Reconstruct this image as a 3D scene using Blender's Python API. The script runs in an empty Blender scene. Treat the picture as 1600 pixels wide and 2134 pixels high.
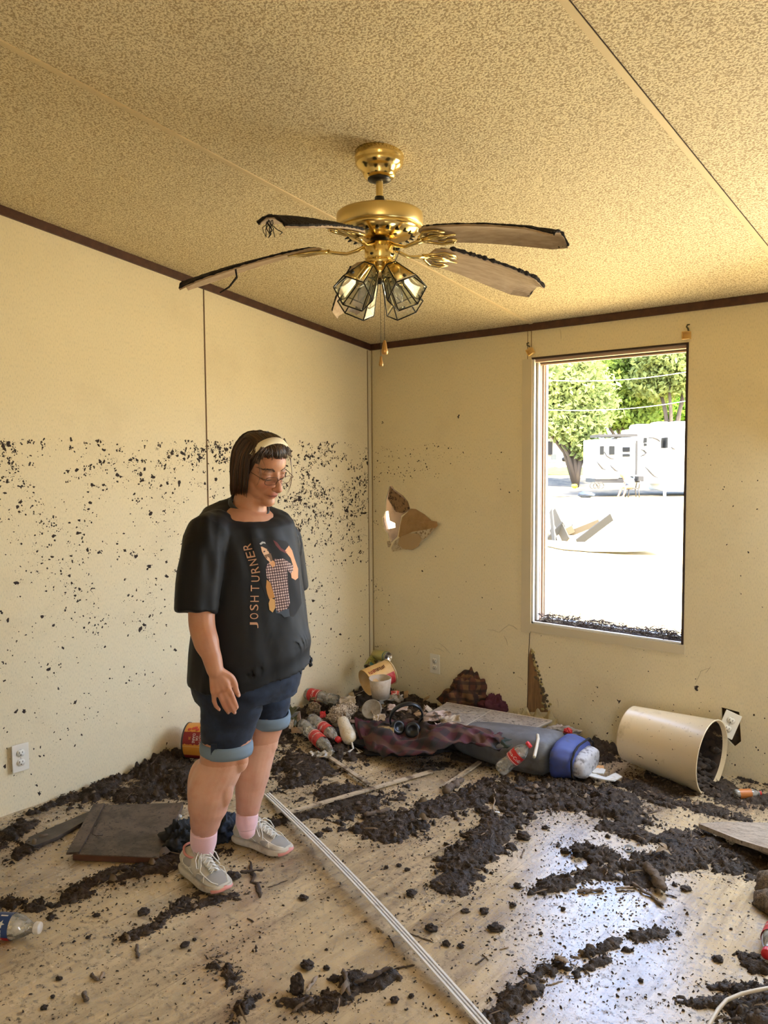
import bpy, bmesh, math, random
import numpy as np
from mathutils import Vector, Matrix, noise, bvhtree
from mathutils.geometry import tessellate_polygon
PI = math.pi
rnd = random.Random(7)
SC = bpy.context.scene
COL = SC.collection

# ------------------------------------------------------------------ camera
F_PX = 1670.3756
CAM = Vector((3.23274, -3.70454, 1.43474))
FW = Vector((-0.64446724, 0.76184475, -0.06522691))
RT = Vector((0.76373884, 0.64548984, -0.00677054))
UP = Vector((-0.0369452, 0.05417972, 0.99784749))
cd = bpy.data.cameras.new('camera'); co = bpy.data.objects.new('camera', cd); COL.objects.link(co)
cd.sensor_fit = 'VERTICAL'; cd.sensor_height = 36.0; cd.lens = F_PX * 36.0 / 2134.0
cd.clip_start = 0.05; cd.clip_end = 400
co.matrix_world = Matrix((( RT.x, UP.x, -FW.x, CAM.x), (RT.y, UP.y, -FW.y, CAM.y), (RT.z, UP.z, -FW.z, CAM.z), (0, 0, 0, 1)))
SC.camera = co

# ------------------------------------------------------------------ world, sun, exposure
SC.view_settings.view_transform = 'Standard'
SC.view_settings.look = 'None'
SC.view_settings.gamma = 1.0
SC.view_settings.use_curve_mapping = False
SC.view_settings.exposure = 1.22
SKY_STRENGTH = 1.5
SUN_STRENGTH = 13.0
w = bpy.data.worlds.new('sky'); SC.world = w; w.use_nodes = True
nt = w.node_tree; nt.nodes.clear()
wo = nt.nodes.new('ShaderNodeOutputWorld'); bg = nt.nodes.new('ShaderNodeBackground')
sk = nt.nodes.new('ShaderNodeTexSky'); sk.sky_type = 'NISHITA'; sk.sun_disc = False
sk.sun_elevation = math.radians(58); sk.sun_rotation = math.radians(120); sk.dust_density = 3.0; sk.air_density = 0.8
nt.links.new(sk.outputs[0], bg.inputs[0]); nt.links.new(bg.outputs[0], wo.inputs[0])
bg.inputs[1].default_value = SKY_STRENGTH
sl = bpy.data.lights.new('sun', 'SUN'); sl.energy = SUN_STRENGTH; sl.angle = math.radians(0.6); sl.color = (1.0, 0.89, 0.56)
so = bpy.data.objects.new('sun', sl); COL.objects.link(so)
so.rotation_euler = Vector((0.55, -0.22, 0.80)).to_track_quat('Z', 'Y').to_euler(); so.location = (6, -3, 12)
# added fill lamps, one warm, one cool, inside the unseen far side window
def area(name, loc, direction, sx, sy, power, color):
    l = bpy.data.lights.new(name, 'AREA'); l.shape = 'RECTANGLE'; l.size = sx; l.size_y = sy; l.energy = power; l.color = color
    o = bpy.data.objects.new(name, l); COL.objects.link(o); o.location = loc
    o.rotation_euler = Vector(direction).to_track_quat('-Z', 'Z').to_euler(); return o
area('warm_fill_far_side_window', (2.85, -0.10, 1.15), (-0.15, -1, 0.42), 0.75, 1.15, 4.5, (1.0, 0.82, 0.50))
area('cool_fill_far_side_window', (2.85, -0.12, 1.35), (-0.35, -1, -0.50), 0.75, 1.15, 15, (0.74, 0.88, 1.0))

# ------------------------------------------------------------------ pixel rays (1600 x 2134 frame) to places in the room
def ray(px, py): return FW + RT * ((px - 800) / F_PX) - UP * ((py - 1067) / F_PX)
def S(px, py, t): return CAM + ray(px, py) * t
def FL(px, py, z=0.0):
    d = ray(px, py); return CAM + d * ((z - CAM.z) / d.z)
def WL(px, py, x=0.0):
    d = ray(px, py); return CAM + d * ((x - CAM.x) / d.x)
def WF(px, py, y=0.0):
    d = ray(px, py); return CAM + d * ((y - CAM.y) / d.y)
def PR(P):
    d = Vector(P) - CAM; z = d.dot(FW); return 800 + F_PX * d.dot(RT) / z, 1067 - F_PX * d.dot(UP) / z
H0, SLOPE = 2.1302, 0.1415
def ceil_z(y): return H0 - SLOPE * y
VR = Vector((RT.x, RT.y, 0)).normalized(); VF = Vector((FW.x, FW.y, 0)).normalized(); VZ = Vector((0, 0, 1))

# ------------------------------------------------------------------ materials
_mats = {}
def mat(name, col, rough=0.6, metal=0.0, var=None, bump=None, spec=0.5, alpha=None, trans=0.0, coat=0.0, sheen=0.0, sss=0.0, stretch=None, ior=1.45, emit=None, var2=None):
    if name in _mats: return _mats[name]
    m = bpy.data.materials.new(name); m.use_nodes = True; n = m.node_tree; b = n.nodes['Principled BSDF']
    b.inputs['Base Color'].default_value = (*col, 1); b.inputs['Roughness'].default_value = rough; b.inputs['Metallic'].default_value = metal
    b.inputs['Specular IOR Level'].default_value = spec; b.inputs['IOR'].default_value = ior
    if trans: b.inputs['Transmission Weight'].default_value = trans
    if coat: b.inputs['Coat Weight'].default_value = coat; b.inputs['Coat Roughness'].default_value = 0.15
    if sheen: b.inputs['Sheen Weight'].default_value = sheen
    if sss: b.inputs['Subsurface Weight'].default_value = sss; b.inputs['Subsurface Radius'].default_value = (0.02, 0.008, 0.005); b.inputs['Subsurface Scale'].default_value = 0.5
    if alpha is not None: b.inputs['Alpha'].default_value = alpha
    tc = n.nodes.new('ShaderNodeTexCoord'); mp = n.nodes.new('ShaderNodeMapping'); n.links.new(tc.outputs['Object'], mp.inputs[0])
    if stretch: mp.inputs['Scale'].default_value = stretch
    last = None
    for v in (var, var2):
        if not v: continue
        sc_, c2, lo, hi = v[:4]
        nz = n.nodes.new('ShaderNodeTexNoise'); nz.inputs['Scale'].default_value = sc_; nz.inputs['Detail'].default_value = 6
        nz.inputs['Roughness'].default_value = 0.65
        n.links.new(mp.outputs[0], nz.inputs['Vector'])
        cr = n.nodes.new('ShaderNodeMapRange'); cr.inputs['From Min'].default_value = lo; cr.inputs['From Max'].default_value = hi
        n.links.new(nz.outputs['Fac'], cr.inputs['Value'])
        mx = n.nodes.new('ShaderNodeMix'); mx.data_type = 'RGBA'; mx.inputs[6].default_value = (*col, 1); mx.inputs[7].default_value = (*c2, 1)
        if last is not None: n.links.new(last, mx.inputs[6])
        n.links.new(cr.outputs[0], mx.inputs[0]); last = mx.outputs[2]
    if last is not None: n.links.new(last, b.inputs['Base Color'])
    if bump:
        nb = n.nodes.new('ShaderNodeTexNoise'); nb.inputs['Scale'].default_value = bump[0]; nb.inputs['Detail'].default_value = 4
        n.links.new(mp.outputs[0], nb.inputs['Vector'])
        bp = n.nodes.new('ShaderNodeBump'); bp.inputs['Strength'].default_value = bump[1]; bp.inputs['Distance'].default_value = bump[2] if len(bump) > 2 else 0.01
        n.links.new(nb.outputs['Fac'], bp.inputs['Height']); n.links.new(bp.outputs[0], b.inputs['Normal'])
    if emit: b.inputs['Emission Color'].default_value = (*emit[0], 1); b.inputs['Emission Strength'].default_value = emit[1]
    _mats[name] = m; return m
def clear_plastic(name, tint=(1, 1, 1), haze=0.16, rough=0.08, hazecol=(0.7, 0.66, 0.58), gloss=0.22):
    if name in _mats: return _mats[name]
    m = bpy.data.materials.new(name); m.use_nodes = True; n = m.node_tree; n.nodes.clear()
    out = n.nodes.new('ShaderNodeOutputMaterial'); tr = n.nodes.new('ShaderNodeBsdfTransparent'); tr.inputs[0].default_value = (*tint, 1)
    gl = n.nodes.new('ShaderNodeBsdfGlossy'); gl.inputs['Roughness'].default_value = rough; gl.inputs[0].default_value = (0.95, 0.95, 0.95, 1)
    df = n.nodes.new('ShaderNodeBsdfDiffuse'); df.inputs[0].default_value = (*hazecol, 1)
    lw = n.nodes.new('ShaderNodeLayerWeight'); lw.inputs[0].default_value = gloss
    m1 = n.nodes.new('ShaderNodeMixShader'); m2 = n.nodes.new('ShaderNodeMixShader')
    nz = n.nodes.new('ShaderNodeTexNoise'); nz.inputs['Scale'].default_value = 30; nz.inputs['Detail'].default_value = 4
    mr = n.nodes.new('ShaderNodeMapRange'); mr.inputs['From Min'].default_value = 0.35; mr.inputs['From Max'].default_value = 0.75
    mr.inputs['To Min'].default_value = haze * 0.5; mr.inputs['To Max'].default_value = min(1, haze * 2.2)
    tc = n.nodes.new('ShaderNodeTexCoord'); n.links.new(tc.outputs['Object'], nz.inputs['Vector']); n.links.new(nz.outputs['Fac'], mr.inputs['Value'])
    n.links.new(mr.outputs[0], m1.inputs[0]); n.links.new(tr.outputs[0], m1.inputs[1]); n.links.new(df.outputs[0], m1.inputs[2])
    n.links.new(lw.outputs['Fresnel'], m2.inputs[0]); n.links.new(m1.outputs[0], m2.inputs[1]); n.links.new(gl.outputs[0], m2.inputs[2])
    n.links.new(m2.outputs[0], out.inputs[0]); _mats[name] = m; return m

# ------------------------------------------------------------------ mesh helpers
def tag(o, label=None, cat=None, group=None, kind=None):
    if label: o['label'] = label
    if cat: o['category'] = cat
    if group: o['group'] = group
    if kind: o['kind'] = kind
    return o
def link(o, parent=None):
    COL.objects.link(o)
    if parent is not None:
        o.parent = parent
    return o
def empty(name, loc=(0, 0, 0), rot=None, label=None, cat=None, group=None, mtx=None):
    o = bpy.data.objects.new(name, None); COL.objects.link(o); o.empty_display_size = 0.05
    if mtx is not None: o.matrix_world = mtx
    else:
        o.location = loc
        if rot is not None: o.rotation_euler = rot
    return tag(o, label, cat, group)
def W2L(root):
    """matrix that takes world coordinates into the local space of root"""
    m = Matrix.Translation(root.location) @ root.rotation_euler.to_matrix().to_4x4()
    return m.inverted()
class MB:
    def __init__(s): s.v = []; s.f = []; s.mi = []; s.sm = []
    def add(s, vs, fs, mi=0, smooth=True):
        k = len(s.v); s.v.extend([tuple(v) for v in vs]); s.f.extend([tuple(i + k for i in f) for f in fs]); s.mi.extend([mi] * len(fs)); s.sm.extend([smooth] * len(fs)); return s
    def box(s, c, d, rot=None, mi=0, M=None):
        hx, hy, hz = d[0] / 2, d[1] / 2, d[2] / 2
        vs = [Vector((x, y, z)) for x in (-hx, hx) for y in (-hy, hy) for z in (-hz, hz)]
        R = Matrix.Identity(3) if rot is None else (rot if isinstance(rot, Matrix) else __import__('mathutils').Euler(rot).to_matrix())
        vs = [R @ v + Vector(c) for v in vs]
        if M is not None: vs = [M @ v for v in vs]
        return s.add(vs, [(0, 1, 3, 2), (4, 6, 7, 5), (0, 4, 5, 1), (2, 3, 7, 6), (0, 2, 6, 4), (1, 5, 7, 3)], mi, False)
    def bar(s, a, b, w, h, up=(0, 0, 1), mi=0):
        a = Vector(a); b = Vector(b); d = (b - a); L = d.length; d.normalize(); u = Vector(up); sd = d.cross(u)
        if sd.length < 1e-4: sd = d.cross(Vector((1, 0, 0)))
        sd.normalize(); u = sd.cross(d)
        vs = [p + sd * x * w / 2 + u * y * h / 2 for p in (a, b) for x, y in ((-1, -1), (1, -1), (1, 1), (-1, 1))]
        return s.add(vs, [(0, 3, 2, 1), (4, 5, 6, 7), (0, 1, 5, 4), (1, 2, 6, 5), (2, 3, 7, 6), (3, 0, 4, 7)], mi, False)
    def lathe(s, prof, n=32, M=None, mi=0, a0=0, a1=2 * PI, smooth=True):
        vs = []; closed = abs(a1 - a0 - 2 * PI) < 1e-6; m = n if closed else n + 1
        for r, z in prof:
            for i in range(m):
                a = a0 + (a1 - a0) * i / n; vs.append(Vector((max(r, 1e-5) * math.cos(a), max(r, 1e-5) * math.sin(a), z)))
        if M is not None: vs = [M @ v for v in vs]
        fs = []
        for j in range(len(prof) - 1):
            for i in range(n):
                i2 = (i + 1) % m; fs.append((j * m + i, j * m + i2, (j + 1) * m + i2, (j + 1) * m + i))
        return s.add(vs, fs, mi, smooth)
    def tube(s, pts, r, n=8, mi=0, caps=True, flat=1.0, up=None):
        pts = [Vector(p) for p in pts]; rr = r if hasattr(r, '__len__') else [r] * len(pts)
        vs = []; fs = []; pu = Vector(up) if up is not None else None
        for i, p in enumerate(pts):
            d = (pts[min(i + 1, len(pts) - 1)] - pts[max(i - 1, 0)])
            d = d.normalized() if d.length > 1e-9 else Vector((0, 0, 1))
            if pu is None:
                pu = Vector((0, 0, 1)) if abs(d.z) < 0.9 else Vector((1, 0, 0))
            sd = d.cross(pu)
            if sd.length < 1e-4: sd = d.cross(Vector((0.3, 1, 0.2)))
            sd.normalize(); u = sd.cross(d).normalized()
            if up is None: pu = u
            for k in range(n):
                a = 2 * PI * k / n; vs.append(p + sd * math.cos(a) * rr[i] + u * math.sin(a) * rr[i] * flat)
        for i in range(len(pts) - 1):
            for k in range(n):
                k2 = (k + 1) % n; fs.append((i * n + k, i * n + k2, (i + 1) * n + k2, (i + 1) * n + k))
        if caps: fs.append(tuple(range(n))[::-1]); fs.append(tuple((len(pts) - 1) * n + k for k in range(n)))
        return s.add(vs, fs, mi)
    def ellipsoid(s, c, r, R=None, nu=24, nv=14, mi=0, fn=None):
        vs = []; fs = []
        for j in range(nv + 1):
            th = PI * j / nv
            for i in range(nu):
                ph = 2 * PI * i / nu; d = Vector((math.sin(th) * math.cos(ph), math.sin(th) * math.sin(ph), math.cos(th)))
                k = fn(d) if fn else 1.0
                v = Vector((d.x * r[0], d.y * r[1], d.z * r[2])) * k
                if R is not None: v = R @ v
                vs.append(v + Vector(c))
        for j in range(nv):
            for i in range(nu):
                i2 = (i + 1) % nu; fs.append((j * nu + i, (j + 1) * nu + i, (j + 1) * nu + i2, j * nu + i2))
        return s.add(vs, fs, mi)
    def loft(s, rings, closed=True, caps=True, mi=0, smooth=True):
        n = len(rings[0]); vs = [v for r in rings for v in r]; fs = []
        for j in range(len(rings) - 1):
            for i in range(n if closed else n - 1):
                i2 = (i + 1) % n; fs.append((j * n + i, j * n + i2, (j + 1) * n + i2, (j + 1) * n + i))
        if caps: fs.append(tuple(range(n))[::-1]); fs.append(tuple((len(rings) - 1) * n + k for k in range(n)))
        return s.add(vs, fs, mi, smooth)
    def prism(s, poly, z0, z1, M=None, mi=0):
        n = len(poly); vs = [Vector((p[0], p[1], z0)) for p in poly] + [Vector((p[0], p[1], z1)) for p in poly]
        if M is not None: vs = [M @ v for v in vs]
        tr = tessellate_polygon([[Vector((p[0], p[1], 0)) for p in poly]])
        fs = [tuple(t) for t in tr] + [tuple(i + n for i in t[::-1]) for t in tr] + [(i, (i + 1) % n, (i + 1) % n + n, i + n) for i in range(n)]
        return s.add(vs, fs, mi, False)
    def tf(s, M):
        s.v = [tuple(M @ Vector(v)) for v in s.v]; return s
    def mesh(s, name, fixn=True, M=None):
        me = bpy.data.meshes.new(name); vs = s.v if M is None else [tuple(M @ Vector(v)) for v in s.v]
        me.from_pydata(vs, [], s.f)
        me.polygons.foreach_set('material_index', s.mi); me.polygons.foreach_set('use_smooth', s.sm); me.update()
        if fixn:
            bm = bmesh.new(); bm.from_mesh(me); bmesh.ops.recalc_face_normals(bm, faces=bm.faces); bm.to_mesh(me); bm.free()
        return me
    def build(s, name, m, parent=None, world=False, bevel=0, sub=0, fixn=True, auto=None):
        M = W2L(parent) if (world and parent is not None) else None
        me = s.mesh(name, fixn, M)
        for x in (m if isinstance(m, (list, tuple)) else [m]): me.materials.append(x)
        o = bpy.data.objects.new(name, me); link(o, parent)
        if bevel:
            b = o.modifiers.new('bevel', 'BEVEL'); b.width = bevel; b.segments = 2; b.limit_method = 'ANGLE'; b.angle_limit = 0.6
        if sub:
            b = o.modifiers.new('subd', 'SUBSURF'); b.levels = sub; b.render_levels = sub
        return o
def evalmesh(me, mods):
    """apply a list of (type, settings) modifiers to a mesh and return the new mesh"""
    o = bpy.data.objects.new('tmp', me); COL.objects.link(o)
    for t, st in mods:
        md = o.modifiers.new(t, t)
        for k, v in st.items(): setattr(md, k, v)
    dg = bpy.context.evaluated_depsgraph_get(); ev = o.evaluated_get(dg)
    out = bpy.data.meshes.new_from_object(ev); COL.objects.unlink(o); bpy.data.objects.remove(o)
    return out
def obj_from(me, name, mats, parent=None, smooth=True):
    me.materials.clear()
    for x in (mats if isinstance(mats, (list, tuple)) else [mats]): me.materials.append(x)
    if smooth: me.polygons.foreach_set('use_smooth', [True] * len(me.polygons))
    me.name = name; o = bpy.data.objects.new(name, me); return link(o, parent)
def text_mesh(txt, size=1.0, depth=0.0, align='CENTER', space=1.0, res=3):
    cu = bpy.data.curves.new('t', 'FONT'); cu.body = txt; cu.size = size; cu.align_x = align; cu.align_y = 'CENTER'; cu.space_character = space; cu.extrude = depth; cu.resolution_u = res
    o = bpy.data.objects.new('t', cu); COL.objects.link(o); dg = bpy.context.evaluated_depsgraph_get()
    me = bpy.data.meshes.new_from_object(o.evaluated_get(dg)); COL.objects.unlink(o); bpy.data.objects.remove(o)
    return me
def refine(me, maxlen):
    bm = bmesh.new(); bm.from_mesh(me); bmesh.ops.triangulate(bm, faces=bm.faces)
    for _ in range(5):
        ed = [e for e in bm.edges if e.calc_length() > maxlen]
        if not ed: break
        bmesh.ops.subdivide_edges(bm, edges=ed, cuts=1); bmesh.ops.triangulate(bm, faces=[f for f in bm.faces if len(f.verts) > 3])
    bm.to_mesh(me); bm.free(); return me
def nz(v, s=1.0): return noise.noise(Vector(v) * s)
def fr(v, s=1.0, o=4): return noise.fractal(Vector(v) * s, 1.0, 2.0, o)

# ------------------------------------------------------------------ room shell
def wall_mat(name, c1, c2):
    m = bpy.data.materials.new(name); m.use_nodes = True; n = m.node_tree; b = n.nodes['Principled BSDF']
    b.inputs['Roughness'].default_value = 0.62; b.inputs['Specular IOR Level'].default_value = 0.3
    tc = n.nodes.new('ShaderNodeTexCoord'); mp = n.nodes.new('ShaderNodeMapping'); mp.inputs['Scale'].default_value = (330, 330, 75)
    n.links.new(tc.outputs['Object'], mp.inputs[0])
    a = n.nodes.new('ShaderNodeTexNoise'); a.inputs['Scale'].default_value = 1; a.inputs['Detail'].default_value = 3
    n.links.new(mp.outputs[0], a.inputs['Vector'])
    r = n.nodes.new('ShaderNodeMapRange'); r.inputs['From Min'].default_value = 0.50; r.inputs['From Max'].default_value = 0.72
    n.links.new(a.outputs['Fac'], r.inputs['Value'])
    mx = n.nodes.new('ShaderNodeMix'); mx.data_type = 'RGBA'; mx.inputs[6].default_value = (*c1, 1); mx.inputs[7].default_value = (*c2, 1)
    n.links.new(r.outputs[0], mx.inputs[0])
    # faint smears of dried silt
    d = n.nodes.new('ShaderNodeTexNoise'); d.inputs['Scale'].default_value = 2.2; d.inputs['Detail'].default_value = 8; d.inputs['Roughness'].default_value = 0.7
    n.links.new(tc.outputs['Object'], d.inputs['Vector'])
    r2 = n.nodes.new('ShaderNodeMapRange'); r2.inputs['From Min'].default_value = 0.52; r2.inputs['From Max'].default_value = 0.85; r2.inputs['To Max'].default_value = 0.5
    n.links.new(d.outputs['Fac'], r2.inputs['Value'])
    m2 = n.nodes.new('ShaderNodeMix'); m2.data_type = 'RGBA'; m2.inputs[7].default_value = (0.52, 0.43, 0.27, 1)
    n.links.new(r2.outputs[0], m2.inputs[0]); n.links.new(mx.outputs[2], m2.inputs[6]); n.links.new(m2.outputs[2], b.inputs['Base Color'])
    bp = n.nodes.new('ShaderNodeBump'); bp.inputs['Strength'].default_value = 0.35; bp.inputs['Distance'].default_value = 0.0012
    n.links.new(a.outputs['Fac'], bp.inputs['Height']); n.links.new(bp.outputs[0], b.inputs['Normal'])
    return m
M_WALL = wall_mat('wallboard_cream', (0.74, 0.645, 0.435), (0.60, 0.53, 0.36))
def ceiling_mat():
    m = bpy.data.materials.new('ceiling_stipple'); m.use_nodes = True; n = m.node_tree; b = n.nodes['Principled BSDF']
    b.inputs['Roughness'].default_value = 0.7; b.inputs['Specular IOR Level'].default_value = 0.25
    tc = n.nodes.new('ShaderNodeTexCoord')
    a = n.nodes.new('ShaderNodeTexNoise'); a.inputs['Scale'].default_value = 165; a.inputs['Detail'].default_value = 3; a.inputs['Roughness'].default_value = 0.6
    n.links.new(tc.outputs['Object'], a.inputs['Vector'])
    r = n.nodes.new('ShaderNodeMapRange'); r.inputs['From Min'].default_value = 0.43; r.inputs['From Max'].default_value = 0.53
    n.links.new(a.outputs['Fac'], r.inputs['Value'])
    mx = n.nodes.new('ShaderNodeMix'); mx.data_type = 'RGBA'; mx.inputs[6].default_value = (0.41, 0.305, 0.165, 1); mx.inputs[7].default_value = (0.74, 0.635, 0.405, 1)
    n.links.new(r.outputs[0], mx.inputs[0]); n.links.new(mx.outputs[2], b.inputs['Base Color'])
    bp = n.nodes.new('ShaderNodeBump'); bp.inputs['Strength'].default_value = 0.9; bp.inputs['Distance'].default_value = 0.004
    n.links.new(a.outputs['Fac'], bp.inputs['Height']); n.links.new(bp.outputs[0], b.inputs['Normal'])
    return m
M_CEIL = ceiling_mat()
M_TRIM = mat('trim_dark_wood', (0.055, 0.020, 0.010), 0.45, var=(25, (0.09, 0.036, 0.018), 0.4, 0.7), stretch=(1, 1, 1))
M_BATTEN = mat('batten_cream', (0.62, 0.49, 0.28), 0.55)
M_WSTRIP = mat('strip_cream', (0.62, 0.54, 0.37), 0.5)
M_GAP = mat('dark_gap', (0.03, 0.015, 0.008), 0.9)
M_BROWNPAPER = mat('gypsum_back_paper', (0.36, 0.22, 0.10), 0.85, var=(14, (0.24, 0.14, 0.06), 0.4, 0.7))
RX, RY = 4.75, -5.0
WX1, WX2, WZ1, WZ2 = 1.115, 1.912, 0.567, 1.951

def floor_mat():
    m = bpy.data.materials.new('floor_muddy_boards'); m.use_nodes = True; n = m.node_tree; b = n.nodes['Principled BSDF']
    b.inputs['Specular IOR Level'].default_value = 1.0; b.inputs['IOR'].default_value = 1.55
    tc = n.nodes.new('ShaderNodeTexCoord')
    def noi(scale, det=6, ro=0.6, st=(1, 1, 1)):
        mp = n.nodes.new('ShaderNodeMapping'); mp.inputs['Scale'].default_value = st; n.links.new(tc.outputs['Object'], mp.inputs[0])
        t = n.nodes.new('ShaderNodeTexNoise'); t.inputs['Scale'].default_value = scale; t.inputs['Detail'].default_value = det; t.inputs['Roughness'].default_value = ro
        n.links.new(mp.outputs[0], t.inputs['Vector']); return t.outputs['Fac']
    def rng(x, lo, hi, a=0.0, c=1.0):
        r = n.nodes.new('ShaderNodeMapRange'); r.inputs['From Min'].default_value = lo; r.inputs['From Max'].default_value = hi
        r.inputs['To Min'].default_value = a; r.inputs['To Max'].default_value = c; n.links.new(x, r.inputs['Value']); return r.outputs[0]
    def mix(f, c1, c2):
        x = n.nodes.new('ShaderNodeMix'); x.data_type = 'RGBA'; n.links.new(f, x.inputs[0])
        for i, c in ((6, c1), (7, c2)):
            if isinstance(c, tuple): x.inputs[i].default_value = (*c, 1)
            else: n.links.new(c, x.inputs[i])
        return x.outputs[2]
    def mul(a, c):
        x = n.nodes.new('ShaderNodeMath'); x.operation = 'MULTIPLY'; n.links.new(a, x.inputs[0])
        if isinstance(c, float): x.inputs[1].default_value = c
        else: n.links.new(c, x.inputs[1])
        return x.outputs[0]
    base = mix(noi(3.0, 4), (0.44, 0.33, 0.19), (0.62, 0.485, 0.30))
    # dried silt film wiped into streaks, lengthwise over the boards
    film = rng(noi(1.0, 9, 0.78, (9.0, 1.2, 1)), 0.42, 0.60)
    patch = rng(noi(1.5, 5, 0.6), 0.36, 0.58)
    c = mix(mul(mul(film, patch), 0.92), base, (0.19, 0.130, 0.082))
    streak = rng(noi(1.0, 6, 0.75, (60, 2.0, 1)), 0.56, 0.68)
    c = mix(mul(mul(streak, patch), 0.5), c, (0.13, 0.085, 0.05))
    fine = rng(noi(46, 9, 0.8), 0.525, 0.585)
    clus = rng(noi(2.1, 5, 0.6), 0.36, 0.56, 0.25, 1.0)
    c = mix(mul(mul(fine, clus), 0.9), c, (0.085, 0.052, 0.03))
    spk = rng(noi(19, 9, 0.8), 0.595, 0.64)
    c = mix(spk, c, (0.05, 0.032, 0.02))
    # board joints
    sx = n.nodes.new('ShaderNodeSeparateXYZ'); n.links.new(tc.outputs['Object'], sx.inputs[0])
    fm = n.nodes.new('ShaderNodeMath'); fm.operation = 'MODULO'; fm.inputs[1].default_value = 0.405; n.links.new(sx.outputs[0], fm.inputs[0])
    cm = n.nodes.new('ShaderNodeMath'); cm.operation = 'COMPARE'; cm.inputs[1].default_value = 0.2; cm.inputs[2].default_value = 0.0014; n.links.new(fm.outputs[0], cm.inputs[0])
    c = mix(mul(cm.outputs[0], 0.6), c, (0.16, 0.10, 0.06))
    n.links.new(c, b.inputs['Base Color'])
    ro = rng(noi(5.0, 6, 0.6), 0.35, 0.70, 0.17, 0.36)
    ad = n.nodes.new('ShaderNodeMath'); ad.operation = 'MAXIMUM'; n.links.new(ro, ad.inputs[0]); n.links.new(rng(mul(fine, clus), 0.0, 1.0, 0.17, 0.6), ad.inputs[1])
    n.links.new(ad.outputs[0], b.inputs['Roughness'])
    bp = n.nodes.new('ShaderNodeBump'); bp.inputs['Strength'].default_value = 0.35; bp.inputs['Distance'].default_value = 0.002
    n.links.new(noi(60, 6, 0.7), bp.inputs['Height']); n.links.new(bp.outputs[0], b.inputs['Normal'])
    return m
fl = MB(); fl.box((RX / 2, RY / 2, -0.03), (RX + 0.24, -RY + 0.24, 0.06)); tag(fl.build('floor', floor_mat()), kind='structure')

def slab_wall(name, outer, holes, P, thick, m):
    """wall from 2D polygons; P(u, v, w) gives the world point, w = depth behind the inner face"""
    polys = [[Vector((p[0], p[1], 0)) for p in outer]] + [[Vector((p[0], p[1], 0)) for p in h] for h in holes]
    tr = tessellate_polygon(polys); flat = [p for q in polys for p in q]; n = len(flat)
    mb = MB(); vs = [P(p.x, p.y, 0) for p in flat] + [P(p.x, p.y, thick) for p in flat]
    fs = [tuple(t) for t in tr] + [tuple(i + n for i in t[::-1]) for t in tr]; k = 0
    for q in polys:
        L = len(q); fs += [(k + i, k + (i + 1) % L, k + (i + 1) % L + n, k + i + n) for i in range(L)]; k += L
    mb.add(vs, fs, 0, False); return tag(mb.build(name, m), kind='structure')
# torn hole in the far wall (outline read from the photograph, thickness of the board)
HOLE = [WF(*q) for q in ((811, 1013), (817, 1012), (822, 1020), (840, 1033), (850, 1045), (855, 1062), (836, 1075), (833, 1095), (828, 1118), (816, 1130), (811, 1128), (806, 1110), (798, 1100), (796, 1080), (803, 1062), (803, 1040))]
HOLE2 = [WF(*q) for q in ((1503, 1474), (1540, 1484), (1544, 1545), (1530, 1556), (1505, 1530))]
BOX1 = [(WX1, WZ1), (WX2, WZ1), (WX2, WZ2), (WX1, WZ2)]
BOX2 = [(2.45, WZ1), (3.25, WZ1), (3.25, WZ2), (2.45, WZ2)]
BT = 0.010
# inner board with the torn hole, then the studs' cavity and the outer skin
slab_wall('wall_far', [(-0.001, 0), (RX, 0), (RX, H0 + 0.03), (-0.001, H0 + 0.03)], [[(p.x, p.z) for p in HOLE], [(p.x, p.z) for p in HOLE2], BOX1, BOX2], lambda u, v, w_: Vector((u, w_, v)), BT, M_WALL)
M_SHEATH = mat('sheathing_board', (0.30, 0.19, 0.10), 0.9, var=(9, (0.16, 0.10, 0.05), 0.4, 0.65))
gap = [WF(*q, y=0.1) for q in ((802, 1066), (811, 1064), (814, 1085), (825, 1090), (826, 1099), (808, 1103), (803, 1086))]
gap = [(p.x, p.z) for p in gap]
skin = slab_wall('wall_far_sheathing', [(-0.1, -0.4), (RX, -0.4), (RX, H0 + 0.03), (-0.1, H0 + 0.03)], [gap, BOX1, BOX2], lambda u, v, w_: Vector((u, 0.09 + w_, v)), 0.02, M_SHEATH)
rev = MB()
for (x1, x2) in ((WX1, WX2), (2.45, 3.25)):
    rev.box((x1 - 0.012, 0.052, (WZ1 + WZ2) / 2), (0.024, 0.078, WZ2 - WZ1)); rev.box((x2 + 0.012, 0.052, (WZ1 + WZ2) / 2), (0.024, 0.078, WZ2 - WZ1))
    rev.box(((x1 + x2) / 2, 0.052, WZ1 - 0.012), (x2 - x1, 0.078, 0.024)); rev.box(((x1 + x2) / 2, 0.052, WZ2 + 0.012), (x2 - x1, 0.078, 0.024))
tag(rev.build('trim_window_reveals', mat('reveal_board', (0.55, 0.45, 0.30), 0.7)), kind='structure')
def P_left(u, v, w_): return Vector((-w_, u, v))
slab_wall('wall_left', [(0.0, 0), (0.0, H0), (RY, ceil_z(RY)), (RY, 0)], [], P_left, 0.1, M_WALL)
slab_wall('wall_right', [(0.0, 0), (0.0, H0), (RY, ceil_z(RY)), (RY, 0)], [], lambda u, v, w_: Vector((RX + w_, u, v)), 0.1, M_WALL)
slab_wall('wall_near', [(0, 0), (4.1, 0), (4.1, 2.1), (4.6, 2.1), (4.6, 0), (RX, 0), (RX, ceil_z(RY)), (0, ceil_z(RY))], [], lambda u, v, w_: Vector((u, RY - w_, v)), 0.1, M_WALL)
ce = MB(); y0, y1 = 0.1, RY - 0.1
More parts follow.
